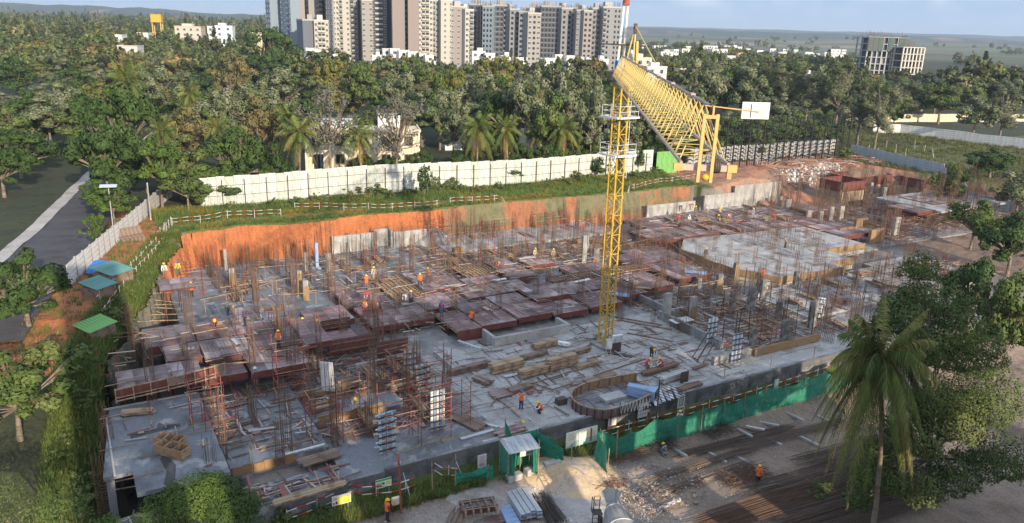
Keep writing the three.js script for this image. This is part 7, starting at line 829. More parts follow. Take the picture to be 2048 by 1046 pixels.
// ---------------------------------------------------------------- guard hut of green net with a tin roof
{
  const t = thing('guard_hut', 'small guard hut wrapped in green net with a grey corrugated roof', 'hut', gat(1038, 945), SITE - 0.1), g = (a, b, c, d) => { const m = new MB(); const N = 6; for (let i = 0; i < N; i++) for (let j = 0; j < N; j++) { const Q = (u, v) => { const x = [0, 1, 2].map((k) => lerp(lerp(a[k], b[k], u), lerp(d[k], c[k], u), v)); x[2] += 0.08 * Math.sin(u * 9 + v * 5); return x; }; m.quad(Q(i / N, j / N), Q((i + 1) / N, j / N), Q((i + 1) / N, (j + 1) / N), Q(i / N, (j + 1) / N)); } return m; };
  part('net_wall', g([-1.3, 0, 0.8], [-1.3, 0, -0.8], [-1.3, 2.5, -0.8], [-1.3, 2.3, 0.8]), MT.net, t); part('net_wall', g([-1.3, 0, -0.8], [1.2, 0, -0.8], [1.2, 2.5, -0.8], [-1.3, 2.5, -0.8]), MT.net, t); part('net_wall', g([1.2, 0, -0.8], [1.2, 0, 0.8], [1.2, 2.3, 0.8], [1.2, 2.5, -0.8]), MT.net, t); part('net_wall', g([-1.3, 0, 0.85], [-0.75, 0, 0.85], [-0.75, 2.3, 0.85], [-1.3, 2.3, 0.85]), MT.net, t); part('net_wall', g([0.75, 0.3, 0.85], [1.2, 0.3, 0.85], [1.2, 2.3, 0.85], [0.75, 2.3, 0.85]), MT.net, t);
  for (let k = 0; k < 2; k++) { const m = new MB(), n = 18; for (let i = 0; i < n; i++) { const x0 = -1.35 + k * 1.32 + i / n * 1.3, x1 = x0 + 1.3 / n, y = (x) => 0.03 * Math.sin(x * 48); m.quad([x0, 2.42 + y(x0), 1.05], [x1, 2.42 + y(x1), 1.05], [x1, 2.66 + y(x1), -0.95], [x0, 2.66 + y(x0), -0.95]); } part('roof_sheet', m, mat({ map: wearMap, rgb: [0.55, 0.56, 0.56], metalness: 0.2, roughness: 0.5 }), t); }
  for (const [x, z, h] of [[-1.3, 0.85, 2.4], [1.2, 0.85, 3.1], [-1.3, -0.8, 3.0], [1.2, -0.8, 2.6]]) { const p = new MB(); p.bar(V(x, -0.1, z), V(x, h, z), 0.045, 5); part('post', p, MT.wood, t); }
  const brd = thing('notice_board', 'white notice board with rows of small sheets on the guard hut', 'notice board', gat(1052, 938), SITE - 0.1), bm = new MB(); bm.box(0, 1.65, 0, 1.15, 0.95, 0.05); part('panel', bm, MT.white, brd); const sh = new MB(); for (let i = 0; i < 4; i++) for (let j = 0; j < 3; j++) sh.box(-0.02 + i * 0.14, 1.95 - j * 0.27, 0.03, 0.1, 0.2, 0.012, 0, [0.35, 0.25, 0.2]); part('paper', sh, MT.plain, brd); const lg = new MB(); for (const x of [-0.5, 0.5]) lg.box(x, 0.7, -0.05, 0.06, 1.4, 0.06); part('leg', lg, MT.wood, brd); const cap = new MB(); cap.box(0, 2.16, 0.04, 1.2, 0.06, 0.14); part('cap', cap, MT.plyTan, brd);
  const tm = thing('tan_stand', 'narrow tan stand with a rounded top under the hut roof', 'stand', gat(1020, 950), SITE), q = new MB(); q.box(0, 1.2, 0, 0.45, 0.9, 0.2).box(-0.1, 0.4, 0, 0.1, 0.9, 0.1).box(0.1, 0.3, 0, 0.1, 0.7, 0.1); part('body', q, MT.plyTan, tm); const hd = new MB(); hd.add(new THREE.SphereGeometry(0.3, 10, 6, 0, 6.3, 0, 1.57), M4(V(0, 1.62, 0), 0, V(1, 0.6, 0.6))); part('top', hd, MT.plyTan, tm);
  const R = rng(5); for (const [x, y, s, l] of [[1033, 958, 0.75, 'squared pale stone block at the hut, left one'], [1058, 948, 0.7, 'squared pale stone block at the hut, right one'], [1105, 935, 1.4, 'long pale stone block on the sand heap'], [1020, 962, 0.55, 'small pale block left of the hut stones']]) { const b = new MB(); b.box(0, 0.25, 0, s, 0.5, 0.5, 0); const o = solo('stone_block', b, MT.pale, l, 'block'); o.position.copy(gat(x, y)); o.rotation.y = SITE + (R() - 0.5) * 0.6; }
}
// ---------------------------------------------------------------- boards and signs along the front
function printed(w, h, draw, px = 160) { const c = document.createElement('canvas'); c.width = Math.round(w * px); c.height = Math.round(h * px); const g = c.getContext('2d'); draw(g, c.width, c.height); const t = new THREE.CanvasTexture(c); t.colorSpace = THREE.SRGBColorSpace; return new THREE.MeshStandardMaterial({ map: t, roughness: 0.6 }); }
function sign(x, y, h0, w, h, lift, label, draw, legs = true, name = 'sign_board', turn = 0) {
  const t = thing(name, label, 'sign', gat(x, y), SITE + turn), back = new MB(); back.box(0, lift + h / 2, -0.03, w, h, 0.04); part('panel', back, MT.white, t); const f = new THREE.PlaneGeometry(w * 0.99, h * 0.99); const face = new THREE.Mesh(f, printed(w, h, draw)); face.name = 'printed_face'; face.position.set(0, lift + h / 2, -0.004); face.castShadow = face.receiveShadow = true; t.add(face); if (legs) for (const s of [-0.35, 0.35]) { const p = new MB(); p.bar(V(s * w, -0.2, -0.08), V(s * w, lift + h, -0.08), 0.03, 5); part('leg', p, MT.zinc, t); } return t;
}
const lines = (g, x, y, w, n, dy, col) => { g.fillStyle = col; for (let i = 0; i < n; i++) g.fillRect(x, y + i * dy, w * (0.6 + 0.4 * Math.abs(Math.sin(i * 2.3 + x))), Math.max(1, dy * 0.4)); };
for (const [i, x, y] of [[0, 1143, 906], [1, 1168, 899], [2, 1186, 894]]) sign(x, y, -2.6, i === 2 ? 0.7 : 1.18, 1.4, 0.5, ['large white site board with pale green foot, left panel', 'large white site board with pale green foot, middle panel', 'large white site board with a red stripe, right panel'][i], (g, W, H) => { g.fillStyle = '#f2eedd'; g.fillRect(0, 0, W, H); g.fillStyle = '#b9d3c6'; g.beginPath(); g.moveTo(0, H); g.lineTo(0, H * (i ? 0.62 : 0.95)); g.lineTo(W, H * 0.58); g.lineTo(W, H); g.fill(); lines(g, W * 0.12, H * 0.1, W * 0.7, 5, H * 0.09, '#c9c2a8'); if (i === 2) { g.fillStyle = '#c04a38'; g.fillRect(0, H * 0.06, W * 0.24, H * 0.85); } });
sign(1223, 868, -2.5, 0.85, 1.45, 0.5, 'upright poster with orange foot beside the white boards', (g, W, H) => { g.fillStyle = '#e9e2d6'; g.fillRect(0, 0, W, H); g.fillStyle = '#d98a4a'; g.fillRect(0, H * 0.8, W, H * 0.14); g.fillStyle = '#9a92a8'; g.fillRect(W * 0.15, H * 0.35, W * 0.3, H * 0.4); lines(g, W * 0.15, H * 0.08, W * 0.7, 4, H * 0.06, '#7c6a66'); lines(g, W * 0.55, H * 0.36, W * 0.35, 6, H * 0.06, '#a09088'); });
sign(1204, 884, -2.5, 1.0, 0.55, 0.25, 'low pale green plate between the white boards and the poster', (g, W, H) => { g.fillStyle = '#bcd8cc'; g.fillRect(0, 0, W, H); lines(g, W * 0.1, H * 0.2, W * 0.8, 3, H * 0.25, '#5f8f80'); });
sign(1286, 850, -2.6, 1.35, 1.35, 0.75, 'white tiled notice grid with a red corner in front of the wall', (g, W, H) => { g.fillStyle = '#3d4048'; g.fillRect(0, 0, W, H); for (let i = 0; i < 5; i++) for (let j = 0; j < 4; j++) { g.fillStyle = (i >= 2 && j === 1) || (i === 4 && j !== 2) ? '#8e3326' : '#d8d6d0'; g.fillRect(W * (i / 5 + 0.01), H * (j / 4 + 0.01), W * 0.18, H * 0.225); } });
sign(1360, 832, -2.5, 0.78, 1.3, 0.8, 'framed poster in front of the grey wall above the green net', (g, W, H) => { g.fillStyle = '#d6d3cc'; g.fillRect(0, 0, W, H); g.fillStyle = '#8d8a94'; g.fillRect(W * 0.14, H * 0.16, W * 0.72, H * 0.7); lines(g, W * 0.24, H * 0.24, W * 0.5, 7, H * 0.08, '#d6d3cc'); });
sign(1550, 793, -2.5, 0.55, 1.0, 0.75, 'small pale green sign on the long bank by the wall', (g, W, H) => { g.fillStyle = '#a9c9b8'; g.fillRect(0, 0, W, H); g.fillStyle = '#dfe9e0'; g.fillRect(W * 0.2, H * 0.15, W * 0.6, H * 0.5); });
sign(964, 948, -2.6, 0.75, 1.1, 0.55, 'pale pink notice over the short green net', (g, W, H) => { g.fillStyle = '#e6d8d6'; g.fillRect(0, 0, W, H); lines(g, W * 0.15, H * 0.1, W * 0.7, 9, H * 0.09, '#b58f96'); g.fillStyle = '#9aa6c4'; g.fillRect(W * 0.2, H * 0.68, W * 0.55, H * 0.2); });
sign(684, 1022, -2.6, 1.35, 0.75, 0.55, 'yellow and white sign on the grass at the front left', (g, W, H) => { g.fillStyle = '#f0eadc'; g.fillRect(0, 0, W, H); g.fillStyle = '#e2cf1e'; g.fillRect(W * 0.3, H * 0.16, W * 0.66, H * 0.78); lines(g, W * 0.36, H * 0.26, W * 0.5, 4, H * 0.16, '#f4ec9c'); lines(g, W * 0.06, H * 0.2, W * 0.26, 2, H * 0.14, '#b8502c'); g.fillStyle = '#30302c'; g.fillRect(W * 0.05, H * 0.66, W * 0.08, H * 0.2); g.fillRect(W * 0.18, H * 0.6, W * 0.1, H * 0.26); });
sign(768, 993, -2.6, 1.2, 0.7, 0.75, 'green and white sign on the grass, right of the yellow one', (g, W, H) => { g.fillStyle = '#e8ecdc'; g.fillRect(0, 0, W, H); g.fillStyle = '#4fa45c'; g.fillRect(0, 0, W, H * 0.22); g.fillRect(W * 0.06, H * 0.36, W * 0.5, H * 0.5); g.fillStyle = '#d6e07a'; g.fillRect(W * 0.62, H * 0.34, W * 0.32, H * 0.54); lines(g, W * 0.1, H * 0.42, W * 0.4, 3, H * 0.14, '#dfeedd'); });
{ const m = new MB(), p = gat(802, 1025); m.bar(p, p.clone().add(V(-0.12, 4.6, 0)), 0.075, 7); solo('red_pole', m, MT.redPaint, 'tall red pole beside the man at the front left', 'pole'); const q = new MB(), a = gat(822, 1000), b = at(795, 905, 0.5); q.bar(a, b, 0.035, 5); solo('stay_bar', q, MT.zinc, 'thin pale stay leaning at the tall red pole', 'bar'); const c = new MB(); c.bar(gat(925, 955), at(900, 890, 0.4), 0.04, 5); solo('stay_bar', c, MT.zinc, 'thin stay leaning at the wall behind the short green net', 'bar'); const bk = new MB(), bp = gat(792, 1020); bk.box(bp.x, bp.y + 0.75, bp.z, 0.55, 0.5, 0.3, SITE); solo('pale_box', bk, MT.cream, 'pale box on the rail beside the man at the front left', 'box');
  for (const [x, y, h, l] of [[865, 985, 2.5, 'bamboo post on the front path, left of the short net'], [912, 970, 2.6, 'bamboo post at the left end of the short net'], [1143, 925, 1.6, 'striped post at the end of the net screen'], [1232, 925, 2.9, 'thin pole behind the green net corner']]) { const mm = new MB(), pp = gat(x, y); mm.bar(pp, pp.clone().add(V(-0.05, h, 0)), 0.05, 6); solo('bamboo_post', mm, MT.wood, l, 'post'); }
  const nn = new MB(); for (const [x0, y0, x1, y1, dip] of [[795, 905, 900, 870, 1.5], [885, 880, 1000, 855, 1.0]]) { const A = at(x0, y0, 0.02), B = at(x1, y1, 0.05), N = 14; for (let i = 0; i < N; i++) for (let j = 0; j < 5; j++) { const Q = (u, v) => { const p = V().lerpVectors(A, B, u), s = Math.sin(Math.PI * u); return [p.x + v * s * 0.9, p.y + 0.1 - dip * v * s * (1 + 0.15 * Math.sin(u * 17)), p.z + v * (0.4 + s * 0.9)]; }; nn.quad(Q(i / N, j / 5), Q((i + 1) / N, j / 5), Q((i + 1) / N, (j + 1) / 5), Q(i / N, (j + 1) / 5)); } } solo('sagging_net', nn, MT.debrisNet, 'dark brown net sagging over the front wall below the scaffolds', 'net');
}
// ---------------------------------------------------------------- heaps, stones, yard of bars
function heap(x, y, h0, rx, rz, hh, col, seed, name, label, turn = 0) { const c = gat(x, y), N = 26, M = 60, P = []; for (let j = 0; j <= N; j++) { P.push([]); for (let i = 0; i <= M; i++) { const r = j / N, t = i / M * 2 * Math.PI, q = 1 + 0.35 * (fbm(Math.cos(t) * 1.4 + 9, Math.sin(t) * 1.4 + 9, 4096, 2, seed) - 0.5), X = Math.cos(t) * r * rx * q, Z = Math.sin(t) * r * rz * q, xx = X * Math.cos(turn) + Z * Math.sin(turn), zz = -X * Math.sin(turn) + Z * Math.cos(turn), p = V(c.x + xx, 0, c.z + zz); P[j].push([p.x, ground(p) - 0.06 + hh * Math.pow(1 - r, 1.1) * (0.7 + 0.6 * fbm(p.x * 0.9 + 30, p.z * 0.9 + 90, 4096, 3, seed)) + 0.05 * fbm(p.x * 5, p.z * 5, 4096, 2, seed), p.z]); } } return struct(name, sheet(P, (p) => mixc(col[0], col[1], step(0.35, 0.65, fbm(p[0] * 1.3 + 50, p[2] * 1.3 + 90, 4096, 3, seed + 2)))), MT.earth, label); }
heap(1155, 962, -2.9, 4.4, 2.6, 1.0, [[0.62, 0.45, 0.27], [0.55, 0.43, 0.33]], 3, 'sand_heap', 'heap of yellow sand beside the hut'); heap(1150, 1010, -2.95, 4.2, 2.6, 0.3, [[0.52, 0.46, 0.41], [0.44, 0.40, 0.38]], 6, 'gravel_heap', 'spread of grey gravel in front of the sand'); heap(955, 1000, -2.95, 2.6, 1.4, 0.4, [[0.45, 0.40, 0.36], [0.40, 0.37, 0.35]], 9, 'gravel_heap', 'grey spoil behind the stacked channels');
heap(1500, 368, 3.6, 9, 5, 1.3, [[0.42, 0.22, 0.13], [0.38, 0.23, 0.16]], 13, 'soil_heap', 'orange soil heap under the jib tip'); heap(1600, 352, 3.4, 8, 4, 0.9, [[0.36, 0.18, 0.11], [0.40, 0.24, 0.16]], 17, 'soil_heap', 'orange soil heap left of the red form box'); heap(1590, 395, 0.5, 6, 4, 1.4, [[0.42, 0.18, 0.10], [0.36, 0.18, 0.12]], 19, 'soil_heap', 'orange slope of soil running down to the columns');
{
  const R = rng(404), st = new THREE.IcosahedronGeometry(1, 0), mb = new MB(); mb.add(st); const g = mb.geo(), M = [], C = []; const put = (a0, a1, b0, b1, n, s0, s1, cols) => { for (let i = 0; i < n; i++) { const a = lerp(a0, a1, R()), b = lerp(b0, b1, R()), s = lerp(s0, s1, R() * R()); M.push(M4(onGround(a, b, s * 0.3), R() * 6, V(s, s * 0.7, s * (0.7 + 0.5 * R())), R(), R())); const c = cols[Math.floor(R() * cols.length)], f = 0.7 + 0.6 * R(); C.push(new THREE.Color().setRGB(c[0] * f, c[1] * f, c[2] * f)); } };
  put(0, 8, -12, -3.5, 2600, 0.025, 0.11, [[0.6, 0.54, 0.48], [0.42, 0.38, 0.36], [0.7, 0.66, 0.6]]); put(-20, 30, -14, -3, 1800, 0.02, 0.08, [[0.42, 0.36, 0.32], [0.5, 0.44, 0.38]]); put(104, 120, 63, 68, 260, 0.15, 0.5, [[0.6, 0.6, 0.58], [0.5, 0.46, 0.44]]); stuff('loose_stones', g, MT.plain, M, 'loose stones on the front yard and the soil heaps', C);
  // broken tiles and red rubble
  const tl = new MB(); tl.box(0, 0, 0, 1, 0.06, 0.6); const M2 = [], C2 = []; for (let i = 0; i < 480; i++) { const a = lerp(5, 13, R()), b = lerp(-10.8, -5, R()); if (Math.hypot((a - 9) / 4.2, (b + 8) / 3) > 1) continue; const s = 0.08 + 0.5 * R() * R() * R(); M2.push(M4(onGround(a, b, 0.06 + R() * 0.4), R() * 6.28, V(s, 1, s), (R() - 0.5) * 0.8, (R() - 0.5) * 0.8)); const c = [[0.40, 0.23, 0.17], [0.36, 0.18, 0.12], [0.46, 0.42, 0.38], [0.30, 0.24, 0.2], [0.42, 0.33, 0.23]][Math.floor(R() * 5)]; C2.push(new THREE.Color().setRGB(...c)); } stuff('rubble', tl.geo(), MT.plain, M2, 'rubble of red boards and broken pieces in the yard', C2);
  // the yard: bars in bundles on sleepers, brush of cut bars
  for (let k = 0; k < 9; k++) { const m = new MB(); m.box(0, 0.1, 0, 0.22, 0.2, 2.6); const o = solo('sleeper', m, MT.pale, 'pale sleeper carrying bars in the yard behind the green net', 'sleeper', 'sleepers in the upper yard'); o.position.copy(onGround(13.5 + k * 2.3 + (k % 2) * 0.5, -4.6 - (k % 3) * 1.7)); o.rotation.y = SITE + 0.1; }
  const bundle = (a, b, L, n, spread, turn, label, m = MT.bar, lift = 0.22) => { const g2 = new MB(); for (let i = 0; i < n; i++) { const z = (R() - 0.5) * spread, dx = (R() - 0.5) * 1.6, y = R() * 0.16, f = 0.6 + 0.9 * R(), q = L * (0.9 + 0.2 * R()); g2.tube([V(-q / 2 + dx, y, z), V(dx, y + 0.03, z + (R() - 0.5) * 0.1), V(q / 2 + dx, y, z + (R() - 0.5) * 0.3)], 0.017, 3, [f, f, f]); } const o = solo('bar_bundle', g2, m, label, 'steel bars'); o.position.copy(onGround(a, b, lift)); o.rotation.y = SITE + turn; };
  bundle(20, -5.6, 12, 46, 0.9, -0.06, 'bundle of dark bars along the middle of the upper yard'); bundle(14.5, -6.9, 11, 30, 0.8, -0.03, 'bundle of dark bars before the crouching grey man'); bundle(25, -6.8, 12, 34, 1.1, -0.05, 'bundle of dark bars by the palm'); bundle(13, -8.6, 9, 14, 0.6, 0.02, 'thin bundle of bars crossing beside the rubble'); bundle(22, -14, 14, 170, 5.2, -0.08, 'broad carpet of dark bars at the bottom right'); bundle(15, -13.6, 12, 110, 2.4, -0.06, 'carpet of rust orange bars at the bottom edge', MT.rust); bundle(21, -17, 14, 120, 4, -0.08, 'dark bars at the very bottom right corner'); bundle(28, -11, 12, 60, 2.2, -0.08, 'dark bars running under the tree at the right');
  const brush = (a, b, r, n, label, m = MT.rust) => { const g2 = new MB(); for (let i = 0; i < n; i++) { const t = R() * 6.28, l = 0.5 + 1.3 * R(), x = (R() - 0.5) * r * 2, z = (R() - 0.5) * r, y = 0.05 + 0.5 * R(); const f = 0.6 + 0.9 * R(); g2.bar(V(x - Math.cos(t) * l / 2, y, z - Math.sin(t) * l / 2), V(x + Math.cos(t) * l / 2, y + (R() - 0.3) * 0.5, z + Math.sin(t) * l / 2), 0.016, 3, [f, f, f]); } const o = solo('cut_bars', g2, m, label, 'cut bars'); o.position.copy(onGround(a, b, 0)); o.rotation.y = SITE; }; brush(9, -3.9, 1.7, 220, 'tangle of rusty cut bars inside the green net corner'); brush(12.5, -3.9, 1.5, 160, 'tangle of dark cut bars along the green net', MT.darkSteel); brush(16.2, -9.8, 2, 300, 'reddish heap of bent bars left of the man in the yard'); brush(5.8, -6, 1, 90, 'small rusty heap of bars outside the green net'); brush(18.8, -4, 1.5, 120, 'bars and litter at the net by the palm', MT.darkSteel);
  const pl = (x, y, L, w, turn, m, l) => { const g2 = new MB(); g2.box(0, 0.1, 0, L, 0.16, w); const o = solo('pale_beam', g2, m, l, 'beam'); o.position.copy(gat(x, y)); o.rotation.y = SITE + turn; }; pl(1340, 1010, 2.2, 0.22, 0.1, MT.white, 'white beam lying before the rubble'); pl(1535, 975, 1.9, 0.5, 0.12, MT.stone, 'pale slab beside the walking man'); pl(1510, 858, 1.6, 0.2, -0.9, MT.white, 'short white plank in the upper yard, right'); pl(1497, 860, 2.2, 0.2, -0.9, MT.oldWood, 'grey plank in the upper yard'); pl(1530, 848, 2.4, 0.22, -0.9, MT.zinc, 'steel blue plank at the green net');
}
// stacked metal channels, bars and shuttering before the hut
{
  const t = thing('metal_channel_stack', 'stack of shiny white metal channels at the bottom centre', 'stack', gat(1045, 1018), 0.32 - Math.PI / 2 + 0.05), R = rng(3); for (let i = 0; i < 4; i++) for (let k = 0; k < 4; k++) { const m = new MB(), z = -0.75 + i * 0.42, y = 0.12 + k * 0.14, x = (R() - 0.5) * 0.3 - (i % 2) * 0.2, L = 3.1; m.box(x, y + 0.055, z, L, 0.02, 0.36).box(x, y, z - 0.17, L, 0.11, 0.02).box(x, y, z + 0.17, L, 0.11, 0.02); part('channel', m, MT.zinc, t); }
  const s = thing('grey_sheet_stack', 'low stack of blue grey sheets left of the metal channels', 'stack', gat(1018, 1030), 0.3 - Math.PI / 2), q = rng(4); for (let i = 0; i < 5; i++) { const m = new MB(); m.box((q() - 0.5) * 0.3, 0.05 + i * 0.05, (q() - 0.5) * 0.2, 3, 0.04, 0.9, (q() - 0.5) * 0.08); part('sheet', m, MT.blueForm, s); }
  const b = new MB(), R2 = rng(8); for (let i = 0; i < 60; i++) { const z = (R2() - 0.5) * 1.6, f = 0.6 + 0.9 * R2(); b.tube([V(-1.7 + R2() * 0.5, 0.05 + R2() * 0.5, z), V(0, 0.2 + R2() * 0.35, z * 0.8), V(1.7 + R2() * 0.5, 0.1 + R2() * 0.3, z)], 0.022, 4, [f, f, f]); } const o = solo('bar_heap', b, MT.darkSteel, 'dark heap of short bars right of the metal channels', 'steel bars'); o.position.copy(gat(1095, 1018)); o.rotation.y = 0.35 - Math.PI / 2;
  const f = thing('shutter_frames', 'two brown shuttering frames with rungs lying at the bottom centre', 'shuttering', gat(957, 1022), SITE - 0.25); for (const z of [-0.6, 0.35]) { const m = new MB(); m.box(0, 0.35, z, 2.6, 0.6, 0.08); part('panel', m, MT.ply, f); const r = new MB(); for (let i = 0; i < 5; i++) r.box(-1.1 + i * 0.55, 0.4, z + 0.3, 0.08, 0.5, 0.6); part('rungs', r, MT.wood, f); const tp = new MB(); tp.box(0, 0.66, z + 0.28, 2.6, 0.04, 0.12); part('rail', tp, MT.oldWood, f); }
  const w = thing('dark_laths', 'dark laths piled at the left of the shuttering frames', 'laths', gat(912, 1035), SITE + 0.9); for (let i = 0; i < 9; i++) { const m = new MB(); m.box((R() - 0.5) * 0.4, 0.08 + (i % 3) * 0.07, -0.5 + i * 0.12, 2, 0.06, 0.09); part('lath', m, MT.oldWood, w); } const v = thing('dark_laths', 'boards at the very bottom below the shuttering frames', 'laths', gat(980, 1044), SITE - 0.1); for (let i = 0; i < 6; i++) { const m = new MB(); m.box((R() - 0.5) * 0.4, 0.1, -0.6 + i * 0.2, 2.6, 0.1, 0.16); part('lath', m, MT.ply, v); }
}
// concrete mixer truck, its drum at the bottom edge
{
  const t = thing('mixer_truck', 'concrete mixer truck seen from above, drum mouth at the bottom edge', 'truck', gat(1224, 1088), 0.15); const dr = new MB(), pr = [[0, 0.42], [0.35, 0.5], [0.5, 0.62], [1.3, 0.98], [2.4, 1.18], [3.6, 1.1], [4.6, 0.7]], N = 26; const ring = pr.map(([z, r]) => { const q = []; for (let i = 0; i < N; i++) { const a = i / N * 2 * Math.PI; q.push([Math.cos(a) * r, 2.55 - z * 0.2 + Math.sin(a) * r, -0.6 + z]); } return q; }); for (let k = 0; k + 1 < ring.length; k++) for (let i = 0; i < N; i++) dr.quad(ring[k][i], ring[k][(i + 1) % N], ring[k + 1][(i + 1) % N], ring[k + 1][i]); part('drum', dr, mat({ map: wearMap, rgb: [0.30, 0.285, 0.26], roughness: 0.55 }), t);
  const hb = new MB(); for (const k of [1, 3]) { const [z, r] = pr[k + 1]; const p = []; for (let i = 0; i <= N; i++) { const a = i / N * 2 * Math.PI; p.push(V(Math.cos(a) * (r + 0.02), 2.55 - z * 0.2 + Math.sin(a) * (r + 0.02), -0.6 + z)); } hb.tube(p, 0.05, 5); } part('drum_band', hb, MT.zinc, t);
  const hp = new MB(); { const n = 10, T = [], B = []; for (let i = 0; i <= n; i++) { const a = Math.PI * (1 + i / n); T.push([Math.cos(a) * 0.72, 3.35, -1.0 + Math.sin(a) * 0.55]); B.push([Math.cos(a) * 0.34, 2.7, -0.7 + Math.sin(a) * 0.25]); } for (let i = 0; i < n; i++) hp.quad(B[i], B[i + 1], T[i + 1], T[i]); } part('hopper', hp, mat({ map: wearMap, rgb: [0.36, 0.36, 0.33] }), t); const mo = new MB(); mo.add(new THREE.CircleGeometry(0.4, 20), M4(V(0, 2.58, -0.62), Math.PI)); part('drum_mouth', mo, MT.rubber, t);
  const ld = new MB(); for (const x of [-1.25, -0.85]) ld.bar(V(x, 0.6, -0.9), V(x, 3.3, -0.7), 0.035, 5); for (let y = 0.8; y < 3.3; y += 0.35) ld.bar(V(-1.25, y, -0.88), V(-0.85, y, -0.88), 0.025, 4); ld.box(-1.05, 2.2, -0.6, 0.7, 0.05, 0.6).bar(V(-1.35, 2.2, -0.9), V(-1.35, 3.2, -0.9), 0.03, 4).bar(V(-1.35, 3.2, -0.9), V(-1.35, 3.2, 0), 0.03, 4); part('ladder', ld, MT.darkSteel, t); const ch = new MB(); ch.box(0, 1.0, 2.4, 0.9, 0.3, 7).box(-0.9, 1.5, -0.1, 0.16, 1.5, 0.4).box(0.9, 1.5, -0.1, 0.16, 1.5, 0.4); part('chassis', ch, MT.darkSteel, t); const cb = new MB(); cb.box(0, 1.9, 6.1, 2.3, 2.2, 1.7); part('cab', cb, MT.white, t); const cg = new THREE.CylinderGeometry(0.5, 0.5, 0.35, 18), wb = new MB(); wb.add(cg, M4(V(0, 0, 0), 0, 1, 0, Math.PI / 2)); const wg = wb.geo(); for (const x of [-0.95, 0.95]) for (const z of [0.6, 1.9, 5.6]) { const w = part('wheel', wg, MT.rubber, t); w.position.set(x, 0.5, z); }
}
// ---------------------------------------------------------------- left strip: sheds, tarpaulin, lamp, leaning boards
{
  const shed = (x, y, h, w, d, m, label, turn) => { const p = at(x, y, h), t = thing('tin_shed', label, 'shed', V(p.x, ground(p), p.z), turn), n = 9; for (let i = 0; i < n; i++) { const q = new MB(), x0 = -w / 2 + i / n * w, ww = w / n; for (let k = 0; k < 3; k++) q.quad([x0 + k / 3 * ww, 1.1 + (k % 2) * 0.05, d / 2], [x0 + (k + 1) / 3 * ww, 1.1 + ((k + 1) % 2) * 0.05, d / 2], [x0 + (k + 1) / 3 * ww, 1.6 + ((k + 1) % 2) * 0.05, -d / 2], [x0 + k / 3 * ww, 1.6 + (k % 2) * 0.05, -d / 2]); part('roof_sheet', q, m, t); } const b = new MB(); b.box(0, 0.5, 0, w * 0.9, 1.1, d * 0.85); part('wall', b, MT.oldWood, t); return t; };
  shed(228, 565, 3.8, 3.0, 3.2, MT.teal, 'shed with a teal corrugated roof at the left edge', 1.2); shed(200, 598, 3.8, 2.6, 2.4, MT.teal, 'second teal shed, lower at the left edge', 1.25); shed(192, 660, 3.6, 3.2, 2.0, MT.greenTin, 'pale walled shed with green roof at the left edge', 1.25);
  const tp = new MB(), c = at(208, 556, 3.8).add(V(0, 1.6, 0)); for (let i = 0; i < 12; i++) for (let j = 0; j < 10; j++) { const Q = (u, v) => [c.x + (u - 0.5) * 2.6, c.y + 0.25 * fbm(u * 4, v * 4, 64, 3, 5) - 0.9 * Math.pow(v, 2.2) - 0.25 * u, c.z + (v - 0.5) * 2.2]; tp.quad(Q(i / 12, j / 10), Q((i + 1) / 12, j / 10), Q((i + 1) / 12, (j + 1) / 10), Q(i / 12, (j + 1) / 10)); } solo('tarpaulin', tp, MT.tarp, 'blue tarpaulin thrown over the teal roof at the left edge', 'tarpaulin');
  const lb = thing('leaning_boards', 'panel of brown boards leaning against the left wall', 'boards', at(276, 492, 3.8), 0.9), R = rng(6); for (let i = 0; i < 6; i++) { const m = new MB(); m.box(-1.4 + i * 0.5, 1.2, 0, 0.46, 3.3 + 0.1 * R(), 0.06); const o = part('board', m, MT.oldWood, lb); } lb.rotation.set(-0.75, 0.9, 0, 'YXZ');
  const p = at(228, 470, 3.9), la = thing('solar_lamp', 'solar street lamp behind the left wall', 'street lamp', V(p.x, ground(p), p.z), 0.3), h = 6.0, pm = new MB(); pm.tube([V(0, 0, 0), V(0, h, 0)], [0.07, 0.05], 6); part('pole', pm, MT.zinc, la); const pn = new MB(); pn.box(0, 0, 0, 2.0, 0.06, 0.7); const o = part('solar_panel', pn, mat({ rgb: [0.5, 0.55, 0.62], roughness: 0.25 }), la); o.position.set(0, h + 0.05, 0); o.rotation.x = 0.35;
  const po = thing('utility_pole', 'pale concrete pole at the corner of the left wall', 'pole', at(302, 440, 4.3), 0), um = new MB(); um.tube([V(0, -0.2, 0), V(0, 5.2, 0)], [0.14, 0.1], 7); part('shaft', um, MT.pale, po);
}
